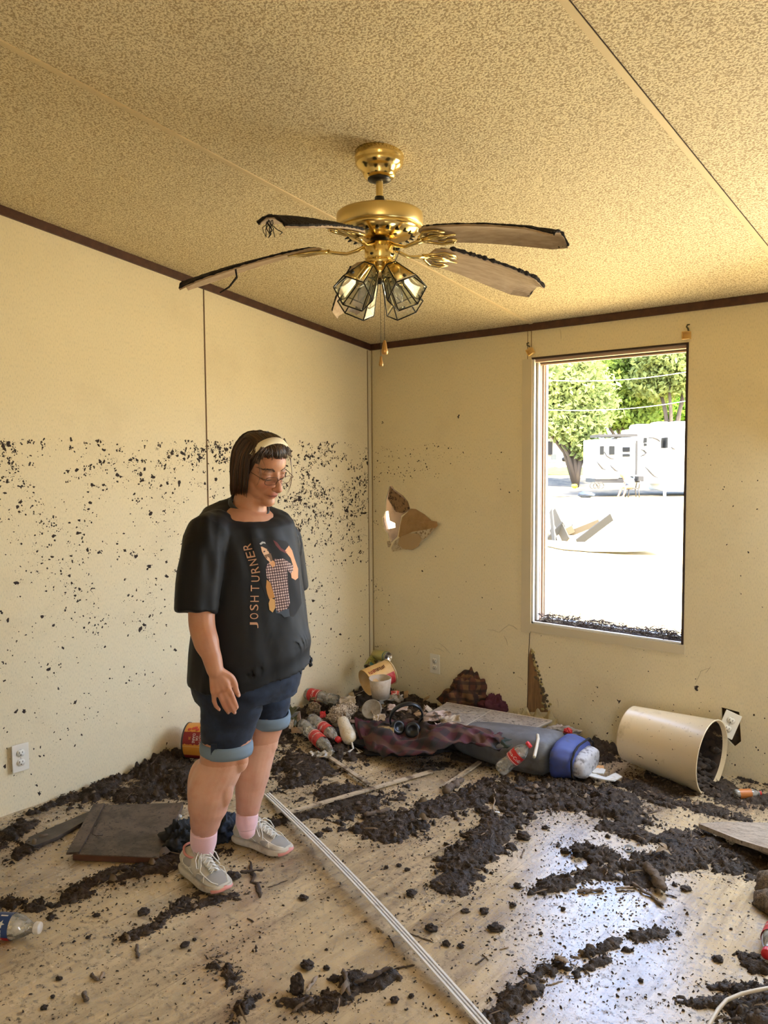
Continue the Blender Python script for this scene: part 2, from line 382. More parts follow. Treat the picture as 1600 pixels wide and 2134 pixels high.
ce.add([(-0.1, y0, ceil_z(y0)), (RX + 0.1, y0, ceil_z(y0)), (RX + 0.1, y1, ceil_z(y1)), (-0.1, y1, ceil_z(y1)), (-0.1, y0, ceil_z(y0) + 0.08), (RX + 0.1, y0, ceil_z(y0) + 0.08), (RX + 0.1, y1, ceil_z(y1) + 0.08), (-0.1, y1, ceil_z(y1) + 0.08)],
       [(0, 1, 2, 3), (7, 6, 5, 4), (0, 4, 5, 1), (1, 5, 6, 2), (2, 6, 7, 3), (3, 7, 4, 0)], 0, False)
tag(ce.build('ceiling', M_CEIL), kind='structure')
def strut(name, a, b, w_, h, m, up=(0, 0, 1)):
    k = MB(); k.bar(a, b, w_, h, up); return tag(k.build(name, m), kind='structure')
tw = 0.036
strut('trim_1', (0.0, -0.006, H0 - tw / 2), (RX, -0.006, H0 - tw / 2), 0.012, tw, M_TRIM)
strut('trim_2', (0.006, 0.0, H0 - tw / 2), (0.006, RY, ceil_z(RY) - tw / 2), 0.012, tw, M_TRIM)
for i, bx in enumerate((1.1106, 2.3728)):
    strut('trim_%d' % (3 + i), (bx, -0.001, ceil_z(0) - 0.002), (bx, RY, ceil_z(RY) - 0.002), 0.019, 0.005, M_BATTEN)
    if i: strut('trim_%d' % (5 + i), (bx + 0.0100, -0.001, ceil_z(0) - 0.001), (bx + 0.0100, RY, ceil_z(RY) - 0.001), 0.002, 0.003, M_GAP)
# panel joints in the walls
ys = -1.2351
strut('trim_7', (0.001, ys, 0), (0.001, ys, ceil_z(ys) - tw), 0.005, 0.004, mat('joint_brown', (0.13, 0.07, 0.035), 0.8), (1, 0, 0))
strut('trim_8', (0.001, -0.020, 0), (0.001, -0.020, H0 - tw), 0.016, 0.005, M_WSTRIP, (1, 0, 0))
strut('trim_9', (0.010, -0.001, 0), (0.010, -0.001, H0 - tw), 0.003, 0.003, mat('joint_tan', (0.2, 0.13, 0.06), 0.8), (0, 1, 0))
strut('trim_10', (0.001, -0.031, 0), (0.001, -0.031, H0 - tw), 0.003, 0.003, mat('joint_tan', (0.2, 0.13, 0.06), 0.8), (1, 0, 0))
jx = WF(1110, 1000).x - 0.012
strut('trim_11', (jx, -0.001, 1.98), (jx, -0.001, H0 - tw), 0.003, 0.003, mat('joint_tan', (0.2, 0.13, 0.06), 0.8), (0, 1, 0))
strut('trim_12', (jx - 0.022, -0.001, 0.57), (jx - 0.022, -0.001, H0 - tw), 0.002, 0.003, mat('joint_tan', (0.2, 0.13, 0.06), 0.8), (0, 1, 0))

# window: jamb tracks, head and sill, no sash left in the opening
wroot = empty('window_1', (WX1, 0, WZ1)); tag(wroot, kind='structure')
M_WWHITE = mat('window_white_vinyl', (0.72, 0.70, 0.64), 0.4); M_WPINK = mat('window_primed_wood', (0.55, 0.38, 0.27), 0.6)
M_WDARK = mat('window_dark_gasket', (0.035, 0.018, 0.012), 0.7); M_WCREAM = mat('window_cream', (0.66, 0.58, 0.42), 0.5)
def wpart(name, boxes, m):
    k = MB()
    for a, b in boxes:
        c = [(a[i] + b[i]) / 2 for i in range(3)]; d = [abs(b[i] - a[i]) for i in range(3)]; k.box(c, d)
    return k.build(name, m, wroot, world=True)
g = 0.004
wpart('window_trim_board', [((WX1 - 0.058, -0.006, WZ1 - 0.055), (WX1 - 0.002, 0.0, WZ2 + 0.0)), ((WX1 - 0.002, -0.006, WZ1 - 0.045), (WX2 + 0.012, 0.0, WZ1 - 0.002))], mat('window_trim_cream', (0.60, 0.52, 0.36), 0.5))
wpart('window_jamb', [((WX1, 0.0, WZ1), (WX1 + 0.010, 0.016, WZ2)), ((WX1, 0.030, WZ1), (WX1 + 0.018, 0.052, WZ2)), ((WX1, 0.085, WZ1), (WX1 + 0.034, 0.105, WZ2))], M_WWHITE)
wpart('window_jamb', [((WX1, 0.054, WZ1), (WX1 + 0.020, 0.066, WZ2)), ((WX1, 0.072, WZ1), (WX1 + 0.026, 0.084, WZ2))], M_WPINK)
wpart('window_gasket', [((WX1, 0.016, WZ1), (WX1 + 0.006, 0.030, WZ2)), ((WX1, 0.066, WZ1), (WX1 + 0.014, 0.072, WZ2)), ((WX2 - 0.005, -0.004, WZ1), (WX2 + 0.005, 0.02, WZ2))], M_WDARK)
wpart('window_head', [((WX1, 0.012, WZ2 - 0.018), (WX2, 0.045, WZ2)), ((WX1, 0.052, WZ2 - 0.030), (WX2, 0.075, WZ2))], M_WPINK)
wpart('window_head_seal', [((WX1 - 0.005, -0.004, WZ2 - 0.004), (WX2 + 0.005, 0.012, WZ2 + 0.006)), ((WX1, 0.045, WZ2 - 0.022), (WX2, 0.052, WZ2))], M_WDARK)
wpart('window_sill', [((WX1, 0.0, WZ1 - 0.006), (WX2, 0.06, WZ1 + 0.008)), ((WX1, 0.06, WZ1 - 0.006), (WX2, 0.105, WZ1 + 0.022))], M_WWHITE)
wpart('window_gasket', [((WX1, 0.024, WZ1 + 0.008), (WX2, 0.036, WZ1 + 0.012))], M_WDARK)

# ------------------------------------------------------------------ outside
GZ = -0.5
def ground_mat():
    m = bpy.data.materials.new('ground_dry_dirt'); m.use_nodes = True; n = m.node_tree; b = n.nodes['Principled BSDF']; b.inputs['Roughness'].default_value = 0.95
    tc = n.nodes.new('ShaderNodeTexCoord')
    a = n.nodes.new('ShaderNodeTexNoise'); a.inputs['Scale'].default_value = 0.5; a.inputs['Detail'].default_value = 8; n.links.new(tc.outputs['Object'], a.inputs['Vector'])
    r = n.nodes.new('ShaderNodeMapRange'); r.inputs['From Min'].default_value = 0.45; r.inputs['From Max'].default_value = 0.7; n.links.new(a.outputs['Fac'], r.inputs['Value'])
    mx = n.nodes.new('ShaderNodeMix'); mx.data_type = 'RGBA'; mx.inputs[6].default_value = (0.60, 0.48, 0.24, 1); mx.inputs[7].default_value = (0.42, 0.31, 0.13, 1)
    n.links.new(r.outputs[0], mx.inputs[0]); n.links.new(mx.outputs[2], b.inputs['Base Color']); return m
M_GROUND = ground_mat()
def gd(d):
    """ground height at distance d from the house front, level yard then a gentle rise to the neighbours"""
    t = min(1, max(0, (d - 41) / 20.0)); return GZ + 1.62 * t * t * (3 - 2 * t)
def gp(px, py): return FL(px, py, GZ)
def gpx(px, d):
    q = S(px, 955, d); return Vector((q.x, q.y, gd(d)))
def dof(py):
    """distance at which the ground shows at picture row py near the window"""
    lo, hi = 5.0, 60.5
    for _ in range(40):
        m_ = (lo + hi) / 2
        if PR(gpx(1250, m_))[1] > py: lo = m_
        else: hi = m_
    return lo
O0 = Vector((CAM.x, CAM.y, 0)); ds = [0.3] + [2 * i for i in range(1, 36)] + [90, 130, 200]
gvs = []
for d in [-12, 0] + ds:
    for u in (-90, -60, -40, -25, -15, -8, 0, 8, 15, 25, 40, 60, 90): q = O0 + VF * d + VR * u; gvs.append(Vector((q.x, q.y, gd(d))))
nu = 13; rows = len(gvs) // nu
k = MB(); k.add(gvs, [(j * nu + i, j * nu + i + 1, (j + 1) * nu + i + 1, (j + 1) * nu + i) for j in range(rows - 1) for i in range(nu - 1)], 0, False)
k.add([v - VZ * 0.3 for v in gvs], [((j + 1) * nu + i, (j + 1) * nu + i + 1, j * nu + i + 1, j * nu + i) for j in range(rows - 1) for i in range(nu - 1)], 0, False)
tag(k.build('ground', M_GROUND, fixn=False), 'dry pale dirt yard outside the window', 'ground', kind='structure')
def patch(name, x1, x2, pya, pyb, m, lab, cat, wob=0.5):
    d0, d1 = dof(pya), dof(pyb); R = random.Random(int(pya)); n = 10; k = MB(); rows = []
    for j in range(n + 1):
        d = d0 + (d1 - d0) * j / n; rows.append([gpx(x1 + (x2 - x1) * i / 30, d + (wob * nz((i * .7, pya, 0)) if j in (0, n) else 0)) + VZ * 0.03 for i in range(31)])
    k.loft([r_ + [p - VZ * .05 for p in r_[::-1]] for r_ in rows]); return tag(k.build(name, m), lab, cat, kind='stuff')
M_GRASS = mat('lawn_grass', (0.055, 0.11, 0.012), 0.95, var=(1.5, (0.10, 0.15, 0.025), 0.4, 0.65))
M_TREESHADE = mat('ground_painted_tree_shade', (0.040, 0.036, 0.028), 0.95, var=(1.2, (0.10, 0.085, 0.055), 0.42, 0.60))  # tree shade by the trailer, put into the ground colour
patch('lawn', 1000, 1260, 990, 974, M_GRASS, 'bright green strip of lawn left of the white trailer', 'grass')
patch('painted_tree_shade', 1000, 1560, 1035, 996, M_TREESHADE, 'painted tree shade on the soil in front of the white trailer', 'soil', 0.9)
# recreational trailer
DRV = 40.0
def rvp(px, py, d=0.0): return S(px, py, DRV + d)
GL = rvp(1270, 1035).z
RVW = mat('trailer_white', (0.66, 0.69, 0.72), 0.6, spec=.2); RVG = mat('trailer_grey_graphic', (0.02, 0.02, 0.022), 0.5); RVD = mat('trailer_dark', (0.006, 0.006, 0.007), 0.6); RVGL = mat('trailer_tinted_window', (0.008, 0.009, 0.01), 0.5, spec=0.1)
RVTAN = mat('trailer_pale_panel', (0.42, 0.44, 0.46), 0.6)
rv = empty('travel_trailer', rvp(1340, 1030) - VZ * 0.0, label='white travel trailer with grey swoosh graphics and roof vents beyond the window', cat='trailer')
def rvbox(name, x1, x2, yt, yb, d0, d1, m, parent=rv, world=True, bev=0):
    a = rvp(x1, yt); b2 = rvp(x2, yt); c = rvp(x1, yb); k = MB()
    o = a + VF * d0; wv = (b2 - a); wv = wv.dot(VR) * VR; hv = VZ * (c.z - a.z); dv = VF * (d1 - d0)
    vs = [o, o + wv, o + wv + hv, o + hv]; vs += [v + dv for v in vs]
    k.add(vs, [(0, 1, 2, 3), (7, 6, 5, 4), (0, 4, 5, 1), (1, 5, 6, 2), (2, 6, 7, 3), (3, 7, 4, 0)], 0, False)
    mb = k; M = W2L(rv)
    me = mb.mesh(name, True, M); me.materials.append(m); ob = bpy.data.objects.new(name, me); link(ob, parent)
    if bev:
        q = ob.modifiers.new('b', 'BEVEL'); q.width = bev; q.segments = 3
    return ob
rvbox('trailer_body', 1322, 1500, 893, 1008, 0.0, 2.4, RVW, bev=0.12)
rvbox('trailer_body', 1384, 1500, 905, 1024, -0.4, 2.4, RVW, bev=0.12)
rvbox('slide_out', 1284, 1322, 912, 993, -0.1, 2.2, RVW, bev=0.05)
rvbox('slide_out', 1236, 1284, 916, 998, -0.5, 2.0, RVW, bev=0.05)
rvbox('awning', 1240, 1318, 906, 911, -0.8, 1.0, RVD)
rvbox('skirt', 1236, 1330, 998, 1006, -0.3, 1.5, RVD)
for x1, x2, y1, y2 in ((1244, 1252, 930, 948), (1263, 1274, 930, 948), (1296, 1311, 932, 942), (1296, 1311, 946, 952), (1340, 1346, 912, 923), (1341, 1346, 924, 930), (1377, 1380, 912, 934), (1382, 1385, 912, 934)):
    rvbox('window', x1, x2, y1, y2, -0.56 if x1 < 1284 else -0.45 if x1 > 1380 else -0.16, -0.46 if x1 < 1284 else -0.01, RVGL)
rvbox('door', 1324, 1328, 918, 990, -0.06, -0.01, RVD); rvbox('door_frame', 1331, 1337, 918, 990, -0.06, -0.01, RVTAN)
rvbox('entry_step', 1321, 1332, 992, 1003, -0.7, -0.1, RVD)
for x1, x2, y1 in ((1328, 1366, 883), (1372, 1402, 878), (1408, 1440, 877)): rvbox('roof_vent', x1, x2, y1, 897, 0.3, 1.5, RVW, bev=0.15)
rvbox('support_leg', 1387, 1391, 1024, 1037, 0.2, 0.4, RVTAN)
def swoosh(pts, w0, d):
    k = MB(); P = [rvp(*q) + VF * d for q in pts]; n = len(P)
    k.tube(P, [w0 * math.sin(PI * (i + 0.6) / (n + 0.2)) for i in range(n)], 6, flat=0.4); k.build('graphic', RVG, rv, world=True)
for pts, d in ((((1253, 941), (1258, 950), (1266, 955), (1274, 957)), -0.52), (((1237, 961), (1243, 968), (1249, 976), (1256, 979)), -0.52), (((1264, 968), (1270, 974), (1276, 980), (1282, 982)), -0.52),
               (((1334, 937), (1341, 938), (1346, 944), (1342, 948), (1334, 951)), -0.03), (((1350, 912), (1360, 912), (1368, 915), (1374, 920)), -0.03), (((1342, 972), (1348, 977), (1355, 985), (1362, 992), (1372, 997)), -0.03), (((1392, 932), (1396, 935), (1400, 937)), -0.42)):
    swoosh(pts, 0.13, d)
k = MB(); k.tube([rvp(1311, 964) - VF * .2, rvp(1305, 963) - VF * .3, rvp(1304, 976) - VF * .3, rvp(1311, 979) - VF * .2], 0.035, 6); k.build('grab_rail', RVW, rv, world=True)
# seated man on a chair
def at(px, py, d=-1.0): return S(px, py, 39.0)
mr = empty('person', at(1302, 1037), label='shirtless-headed bald person in a light blue shirt sitting bent forward outside', cat='person')
mr['label'] = 'bald person in pale blue shirt and dark shorts sitting outside by the trailer'
SKIN2 = mat('sunlit_skin', (0.22, 0.085, 0.05), 0.6)
k = MB(); k.ellipsoid(at(1296, 989), (0.12, 0.12, 0.14)); k.tube([at(1298, 993), at(1303, 998), at(1312, 1004), at(1314, 1013)], [0.06, 0.13, 0.17, 0.17], 10)
k.tube([at(1305, 1002) + VF * .1, at(1299, 1008), at(1294, 1013)], [0.055, 0.045, 0.035], 8)
for dd, x in ((0.0, 0), (0.25, 7)):
    k.tube([at(1314, 1014) - VF * dd, at(1295 + x * .6, 1015) - VF * dd, at(1292 + x, 1024) - VF * dd, at(1288 + x, 1034) - VF * dd, at(1285 + x, 1035) - VF * dd], [0.10, 0.085, 0.065, 0.05, 0.04], 8)
me = evalmesh(k.mesh('b', True, W2L(mr)), [('REMESH', dict(mode='VOXEL', voxel_size=0.035)), ('SMOOTH', dict(factor=0.5, iterations=3))]); obj_from(me, 'body', SKIN2, mr)
k = MB(); k.tube([at(1301, 997), at(1306, 999), at(1313, 1004), at(1316, 1012)], [0.12, 0.19, 0.21, 0.19], 12); k.build('shirt', mat('pale_blue_shirt', (0.13, 0.18, 0.26), 0.8), mr, world=True)
k = MB(); k.tube([at(1316, 1013), at(1304, 1015)], [0.16, 0.13], 10); k.build('shorts', mat('dark_shorts', (0.03, 0.03, 0.035), 0.8), mr, world=True)
ch = empty('patio_chair', at(1322, 1037), label='thin dark metal patio chair under the bald person outside', cat='chair')
CHM = mat('dark_metal_frame', (0.02, 0.018, 0.016), 0.5)
for x in (1310, 1330):
    for dd in (0.0, 0.5):
        k = MB(); k.tube([at(x, 1017) + VF * dd, at(x + (2 if x > 1320 else -1), 1037) + VF * dd], 0.028, 6); k.build('leg', CHM, ch, world=True)
k = MB(); k.bar(at(1308, 1018) + VF * .25, at(1332, 1018) + VF * .25, 0.5, 0.05); k.build('seat', CHM, ch, world=True)
k = MB(); k.tube([at(1331, 1018), at(1334, 1002), at(1334, 1002) + VF * .5, at(1331, 1018) + VF * .5], 0.025, 6); k.build('backrest', CHM, ch, world=True)
# bundle and folded bicycle-like frame near the trailer
k = MB(); k.ellipsoid(S(1221, 1031, 39.5), (0.42, 0.3, 0.16), fn=lambda d: 1 + 0.3 * nz(d, 2.5)); tag(k.build('cloth_bundle', mat('dark_bundle', (0.02, 0.03, 0.05), 0.8)), 'dark blue bundle lying on the ground left of the seated person', 'bundle')
bk = empty('folded_cart', S(1242, 1018, 39.3), label='small dark wheeled cart frame at the trailer corner', cat='cart')
for x in (1236, 1243, 1251):
    k = MB(); c = S(x, 1012, 39.3); k.tube([c + VR * math.cos(a) * .16 + VZ * math.sin(a) * .16 for a in [2 * PI * i / 16 for i in range(17)]], 0.02, 5); k.build('wheel', CHM, bk, world=True)
k = MB(); k.tube([S(1236, 1012, 39.3), S(1240, 1005, 39.3), S(1247, 1014, 39.3), S(1252, 1006, 39.3)], 0.025, 5); k.build('frame', CHM, bk, world=True)
k = MB(); q = S(1197, 1013, 42); k.ellipsoid(q, (.17, .15, .11), fn=lambda d: 1 + 0.3 * nz(d, 3)); tag(k.build('yellow_bag', mat('yellow_plastic', (0.75, 0.62, 0.04), 0.6)), 'small yellow bag on the ground left of the trailer', 'bag')
# pale house and carport far left
def box3(root, name, px1, px2, pyt, pyb, t, depth, m):
    a = S(px1, pyt, t); b2 = S(px2, pyt, t); c = S(px1, pyb, t); k = MB(); wv = (b2 - a).dot(VR) * VR; hv = VZ * (c.z - a.z); dv = VF * depth
    vs = [a, a + wv, a + wv + hv, a + hv]; vs += [v + dv for v in vs]
    k.add(vs, [(0, 1, 2, 3), (7, 6, 5, 4), (0, 4, 5, 1), (1, 5, 6, 2), (2, 6, 7, 3), (3, 7, 4, 0)], 0, False); return k.build(name, m, root, world=True)
hs = empty('house', S(1130, 962, 60), label='pale sided house with open dark doorway at the left edge of the window', cat='house')
HW = mat('pale_siding', (0.40, 0.38, 0.34), 0.7)
box3(hs, 'wall', 1020, 1170, 906, 962, 60, 6, HW)
k = MB(); a = [S(1010, 908, 59.5), S(1095, 884, 59.5), S(1176, 910, 59.5)]; k.loft([a, [p + VF * 7 for p in a]], smooth=False); k.build('roof', mat('pale_roof', (0.45, 0.44, 0.42), 0.8), hs, world=True)
box3(hs, 'doorway', 1128, 1151, 920, 948, 59.8, 0.15, RVD); box3(hs, 'vent', 1150, 1159, 947, 958, 59.6, 0.2, mat('siding_vent', (0.12, 0.13, 0.12), 0.7))
cp = empty('carport', S(1190, 955, 70), label='white flat carport roof over parked cars beyond the house', cat='carport')
box3(cp, 'roof', 1165, 1212, 907, 913, 70, 6, RVW)
for x in (1168, 1207): box3(cp, 'post', x, x + 2, 913, 962, 70, 0.15, RVW)
for i, (x1, x2, y1, y2, c, cn) in enumerate(((1186, 1208, 918, 928, (0.12, 0.2, 0.35), 'blue'), (1180, 1206, 932, 944, (0.45, 0.08, 0.05), 'red'), (1174, 1183, 935, 950, (0.3, 0.4, 0.5), 'grey'))):
    t = 66 + 3 * (2 - i); y2 = 961; y1 += (0, 6, 2)[i]; r_ = empty('car', S((x1 + x2) / 2, y2, t), label='blurry %s car parked under the white carport' % cn, cat='car'); cm_ = mat('car_paint_' + cn, c, 0.4)
    a = S(x1, y2, t); L = (S(x2, y2, t) - a).dot(VR); hh = (S(x1, y1, t) - a).z
    pr = [(0, 0.1), (0, 0.55), (0.2, 0.6), (0.35, 1.0), (0.7, 1.0), (0.85, 0.6), (1, 0.5), (1, 0.1)]
    k = MB(); k.loft([[a + VR * L * u + VZ * hh * v + VF * dd for u, v in pr] for dd in (0, 1.7)], smooth=False); k.build('body', cm_, r_, world=True)
    for u in (0.2, 0.8):
        k = MB(); c0 = a + VR * L * u + VZ * hh * 0.15; k.tube([c0 - VF * .05, c0 + VF * .2], hh * .2, 12); k.build('wheel', RVD, r_, world=True)
# overhead cables
POLE = mat('pole_wood', (0.12, 0.09, 0.06), 0.9)
for j, (ya, yb) in enumerate(((787, 768), (849, 828))):
    k = MB(); A = S(1060, ya + 2, 30); B = S(1520, yb - 10, 34); k.tube([A.lerp(B, i / 20) - VZ * 0.35 * math.sin(PI * i / 20) for i in range(21)], 0.014, 6)
    tag(k.build('overhead_cable', mat('cable_pale', (0.75, 0.75, 0.7), 0.6)), ('upper' if j == 0 else 'lower') + ' pale overhead cable crossing the trees outside', 'cable', 'overhead cables')
for j, (px_, t_) in enumerate(((1060, 30), (1520, 34))):
    k = MB(); A = S(px_, 740, t_); A2 = Vector((A.x, A.y, GZ)); k.tube([A2, A], [.14, .11], 10); tag(k.build('utility_pole', POLE), 'wooden utility pole holding the %s end of the cables' % ('left', 'right')[j], 'pole')
# trees
LEAF = []
for i, (c, c2) in enumerate((((0.10, 0.16, 0.03), (0.20, 0.26, 0.06)), ((0.06, 0.12, 0.02), (0.13, 0.24, 0.03)), ((0.14, 0.18, 0.06), (0.24, 0.28, 0.10)))):
    m = bpy.data.materials.new('leaves_%d' % i); m.use_nodes = True; n = m.node_tree; n.nodes.clear(); out = n.nodes.new('ShaderNodeOutputMaterial')
    d = n.nodes.new('ShaderNodeBsdfDiffuse'); t = n.nodes.new('ShaderNodeBsdfTranslucent'); mx = n.nodes.new('ShaderNodeMixShader'); mx.inputs[0].default_value = 0.45
    tc = n.nodes.new('ShaderNodeTexCoord'); nn = n.nodes.new('ShaderNodeTexNoise'); nn.inputs['Scale'].default_value = 1.4; n.links.new(tc.outputs['Object'], nn.inputs['Vector'])
    cm = n.nodes.new('ShaderNodeMix'); cm.data_type = 'RGBA'; cm.inputs[6].default_value = (*c, 1); cm.inputs[7].default_value = (*c2, 1); n.links.new(nn.outputs['Fac'], cm.inputs[0])
    n.links.new(cm.outputs[2], d.inputs[0]); n.links.new(cm.outputs[2], t.inputs[0]); n.links.new(d.outputs[0], mx.inputs[1]); n.links.new(t.outputs[0], mx.inputs[2]); n.links.new(mx.outputs[0], out.inputs[0]); LEAF.append(m)
BARK = mat('tree_bark', (0.06, 0.045, 0.03), 0.9)
def tree(px, pyb, t, blobs, leaf, nleaf, size, lab, seed):
    R = random.Random(seed); base = S(px, pyb, t); base.z = gd((base - O0).dot(VF))
    root = empty('tree', base, label=lab, cat='tree'); root['group'] = 'trees beyond the yard'
    k = MB(); cs = []
    for (bx, by, dt, r) in blobs: cs.append((S(bx, by, t + dt), r))
    top = max(c[0].z for c in cs)
    for c, r in cs:
        mid = base.lerp(c, 0.5); mid.x = base.x * .7 + c.x * .3; mid.y = base.y * .7 + c.y * .3
        k.tube([base, mid, c], [0.17, 0.12, 0.05], 7)
    k.build('trunk', BARK, root, world=True)
    vs = []; fs = []
    tot = sum(r * r for c, r in cs)
    for c, r in cs:
        for _ in range(int(nleaf * r * r / tot)):
            d = Vector((R.gauss(0, 1), R.gauss(0, 1), R.gauss(0, 1))).normalized(); q = R.random() ** 0.4
            rr = r * (0.82 + 0.45 * nz(d * 2.3 + c, 1.0)); p = c + Vector((d.x * rr, d.y * rr, d.z * rr * .8)) * q
            a = Vector((R.gauss(0, 1), R.gauss(0, 1), R.gauss(0, 1))).normalized(); b_ = a.cross(Vector((R.gauss(0, 1), R.gauss(0, 1), R.gauss(0, 1)))).normalized(); s = size * (0.6 + R.random() * .9)
            n0 = len(vs); vs += [p - a * s, p + b_ * s * .5, p + a * s, p - b_ * s * .5]; fs.append((n0, n0 + 1, n0 + 2, n0 + 3))
    m = MB(); m.add(vs, fs, 0, False); m.build('foliage', leaf, root, world=True, fixn=False)
tree(1200, 990, 46, [(1140, 800, 0, 2.2), (1185, 780, 1, 2.4), (1225, 830, 0, 2.1), (1160, 860, 0, 1.5), (1210, 890, 0, 1.3), (1175, 740, 2, 2.2), (1228, 925, 0.5, 1.1), (1120, 870, 1, 1.5), (1195, 905, -.5, 1.2), (1150, 885, -.5, 1.3), (1215, 935, -.4, .9), (1225, 880, -.5, 1.3)], LEAF[2], 15000, 0.17, 'pale green leafy tree standing left of the trailer', 1)
tree(1300, 990, 56, [(1260, 780, 0, 2.8), (1310, 760, 1, 3.0), (1290, 840, 0, 2.6), (1340, 830, 1, 2.4), (1250, 860, 0, 2.0), (1240, 735, 3, 2.6), (1210, 870, 0, 2), (1330, 880, 0, 1.9)], LEAF[0], 15000, 0.19, 'broad mid green tree rising behind the trailer roof', 2)
tree(1400, 990, 52, [(1390, 740, 0, 2.7), (1430, 780, 0, 2.5), (1370, 790, 1, 2.2), (1450, 730, 0, 2.5), (1350, 725, 2, 2.3)], LEAF[2], 14000, 0.18, 'pale tree overhanging the trailer at the upper right of the window', 3)
tree(1410, 1000, 62, [(1400, 860, 0, 2.6), (1440, 850, 0, 2.6), (1380, 880, 0, 2.0), (1350, 870, 0, 2.0), (1470, 870, 0, 2.5)], LEAF[1], 9000, 0.2, 'deep green bushy tree low behind the roof vents', 4)
tree(1150, 970, 85, [(1100, 870, 0, 5.0), (1180, 840, 0, 5.0), (1260, 820, 0, 6), (1340, 820, 0, 6), (1420, 820, 0, 6), (1490, 800, 0, 6), (1130, 770, 0, 5), (1210, 750, 0, 6), (1300, 740, 3, 6), (1390, 740, 3, 6), (1470, 730, 3, 6), (1180, 700, 3, 6), (1320, 690, 3, 6)], LEAF[0], 17000, 0.42, 'row of distant dense treetops forming the backdrop behind everything', 5)
# wreckage in the yard
wr = random.Random(5)
for j in range(9):
    q = gp(1142 + wr.random() * 62, 1112 + wr.random() * 22); a = wr.random() * PI; L = 0.35 + wr.random() * .7; k = MB()
    up_ = Vector((math.cos(a), math.sin(a), 0.25 + wr.random() * .8)).normalized()
    k.bar(q, q + up_ * L, 0.12 + 0.12 * wr.random(), 0.03, Vector((-math.sin(a), math.cos(a), 0.4)))
    tag(k.build('broken_board', mat('wreck_wood_%d' % (j % 3), [(0.03, 0.027, 0.02), (0.06, 0.05, 0.035), (0.01, 0.01, 0.009)][j % 3], 0.8)), 'weathered board sticking out of the rubble heap in the yard', 'board', 'boards in the yard rubble heap')
k = MB(); P = [gp(*q) for q in ((1134, 1139), (1170, 1147), (1230, 1152), (1300, 1157), (1390, 1159))]; Q = [p + VZ * (0.02 if i < 3 else 0.06 + .05 * (i - 3)) for i, p in enumerate(P)]; k.loft([[p for p in Q], [p + VF * 1.3 + VZ * .05 for p in Q]], closed=False, caps=False)
k.add([], []); me = evalmesh(k.mesh('s'), [('SOLIDIFY', dict(thickness=0.02))]); tag(obj_from(me, 'siding_sheet', mat('siding_white', (0.12, 0.11, 0.09), 0.6)), 'long bent white sheet of siding lying across the yard', 'siding')

# ------------------------------------------------------------------ ceiling fan
BRASS = mat('polished_brass', (0.78, 0.60, 0.25), 0.17, 1.0, var=(7, (0.60, 0.44, 0.17), 0.45, 0.7))
BRASSM = mat('brushed_brass', (0.72, 0.56, 0.25), 0.30, 1.0)
BLACK = mat('black_enamel', (0.012, 0.010, 0.008), 0.35)
_d = ray(790, 322); _t = (H0 - SLOPE * CAM.y - CAM.z) / (_d.z + SLOPE * _d.y); FC = CAM + _d * _t; FC.z = 0
FC = Vector((FC.x, FC.y, 0)); t0 = (FC + VZ * 2.1 - CAM).dot(FW)
def fz(py): 
    d = ray(789, py); return CAM.z + d.z * (FC - Vector((CAM.x, CAM.y, 0))).dot(VF) / d.dot(VF)
fan = empty('ceiling_fan', (FC.x, FC.y, ceil_z(FC.y)), label='brass ceiling fan with five drooping grimy wood blades and glass light shades', cat='ceiling fan')
def fb(name, k, m, parent=fan, **kw): return k.build(name, m, parent, world=(parent is fan), **kw)
T = Matrix.Translation((FC.x, FC.y, 0))
zc = ceil_z(FC.y)
k = MB(); pf = [(0.0, zc + .015), (0.074, zc + .012), (0.075, zc - 0.022), (0.072, zc - .026), (0.074, zc - 0.032), (0.072, zc - 0.045), (0.062, zc - .058), (0.054, zc - 0.068), (0.050, zc - .082), (0.049, zc - 0.088), (0.043, zc - .098), (0.03, zc - .100)]; pf = [(r_ * 1.02, zc + (z_ - zc) * (.74 if z_ < zc else 1)) for r_, z_ in pf]
k.lathe(pf, 48, T); fb('canopy', k, BRASS)
k = MB(); k.lathe([(0.0, zc - .068), (0.037, zc - .070), (0.036, zc - .079), (0.02, zc - .083), (0.0, zc - .083)], 32, T); fb('canopy_ball', k, BLACK)
zt = fz(442)   # top face of the motor (its rim centre)
k = MB(); k.lathe([(0.011, zc - .07), (0.011, zt + .02)], 20, T); fb('downrod', k, BRASSM)
k = MB(); k.lathe([(0.0, zt + .048), (0.0145, zt + .046), (0.016, zt + .036), (0.0165, zt - .002), (0.0, zt - .002)], 20, T); k.tube([FC + VZ * (zt + .034) - VR * .024, FC + VZ * (zt + .034) + VR * .022], 0.003, 6); fb('rod_coupler', k, BLACK)
zb = zt - 0.045
k = MB(); k.lathe([(0.0, zt), (0.10, zt), (0.128, zt - .003), (0.134, zt - .008), (0.135, zt - .012), (0.135, zb), (0.132, zb - .004), (0.12, zb - .006)], 64, T); fb('motor_housing', k, BRASSM)
k = MB(); k.lathe([(0.124, zb - .002), (0.128, zb - .010), (0.122, zb - .018), (0.110, zb - .026), (0.09, zb - .034), (0.065, zb - .040), (0.045, zb - .042), (0, zb - .042)], 64, T)
for i in range(20):
    a = 2 * PI * i / 20; c = FC + VZ * (zb - .0305) + Vector((math.cos(a), math.sin(a), 0)) * .098
    k.ellipsoid(c, (.014, .006, .003), R=Matrix.Rotation(a, 3, 'Z') @ Matrix.Rotation(0.32, 3, 'Y'), nu=10, nv=6, mi=1)
fb('motor_underside', k, [BRASS, BLACK])
k = MB(); k.lathe([(0.0, zb - .03), (0.030, zb - .04), (0.030, zb - .062), (0.026, zb - .070), (0, zb - .07)], 24, T); fb('switch_hub', k, BLACK)
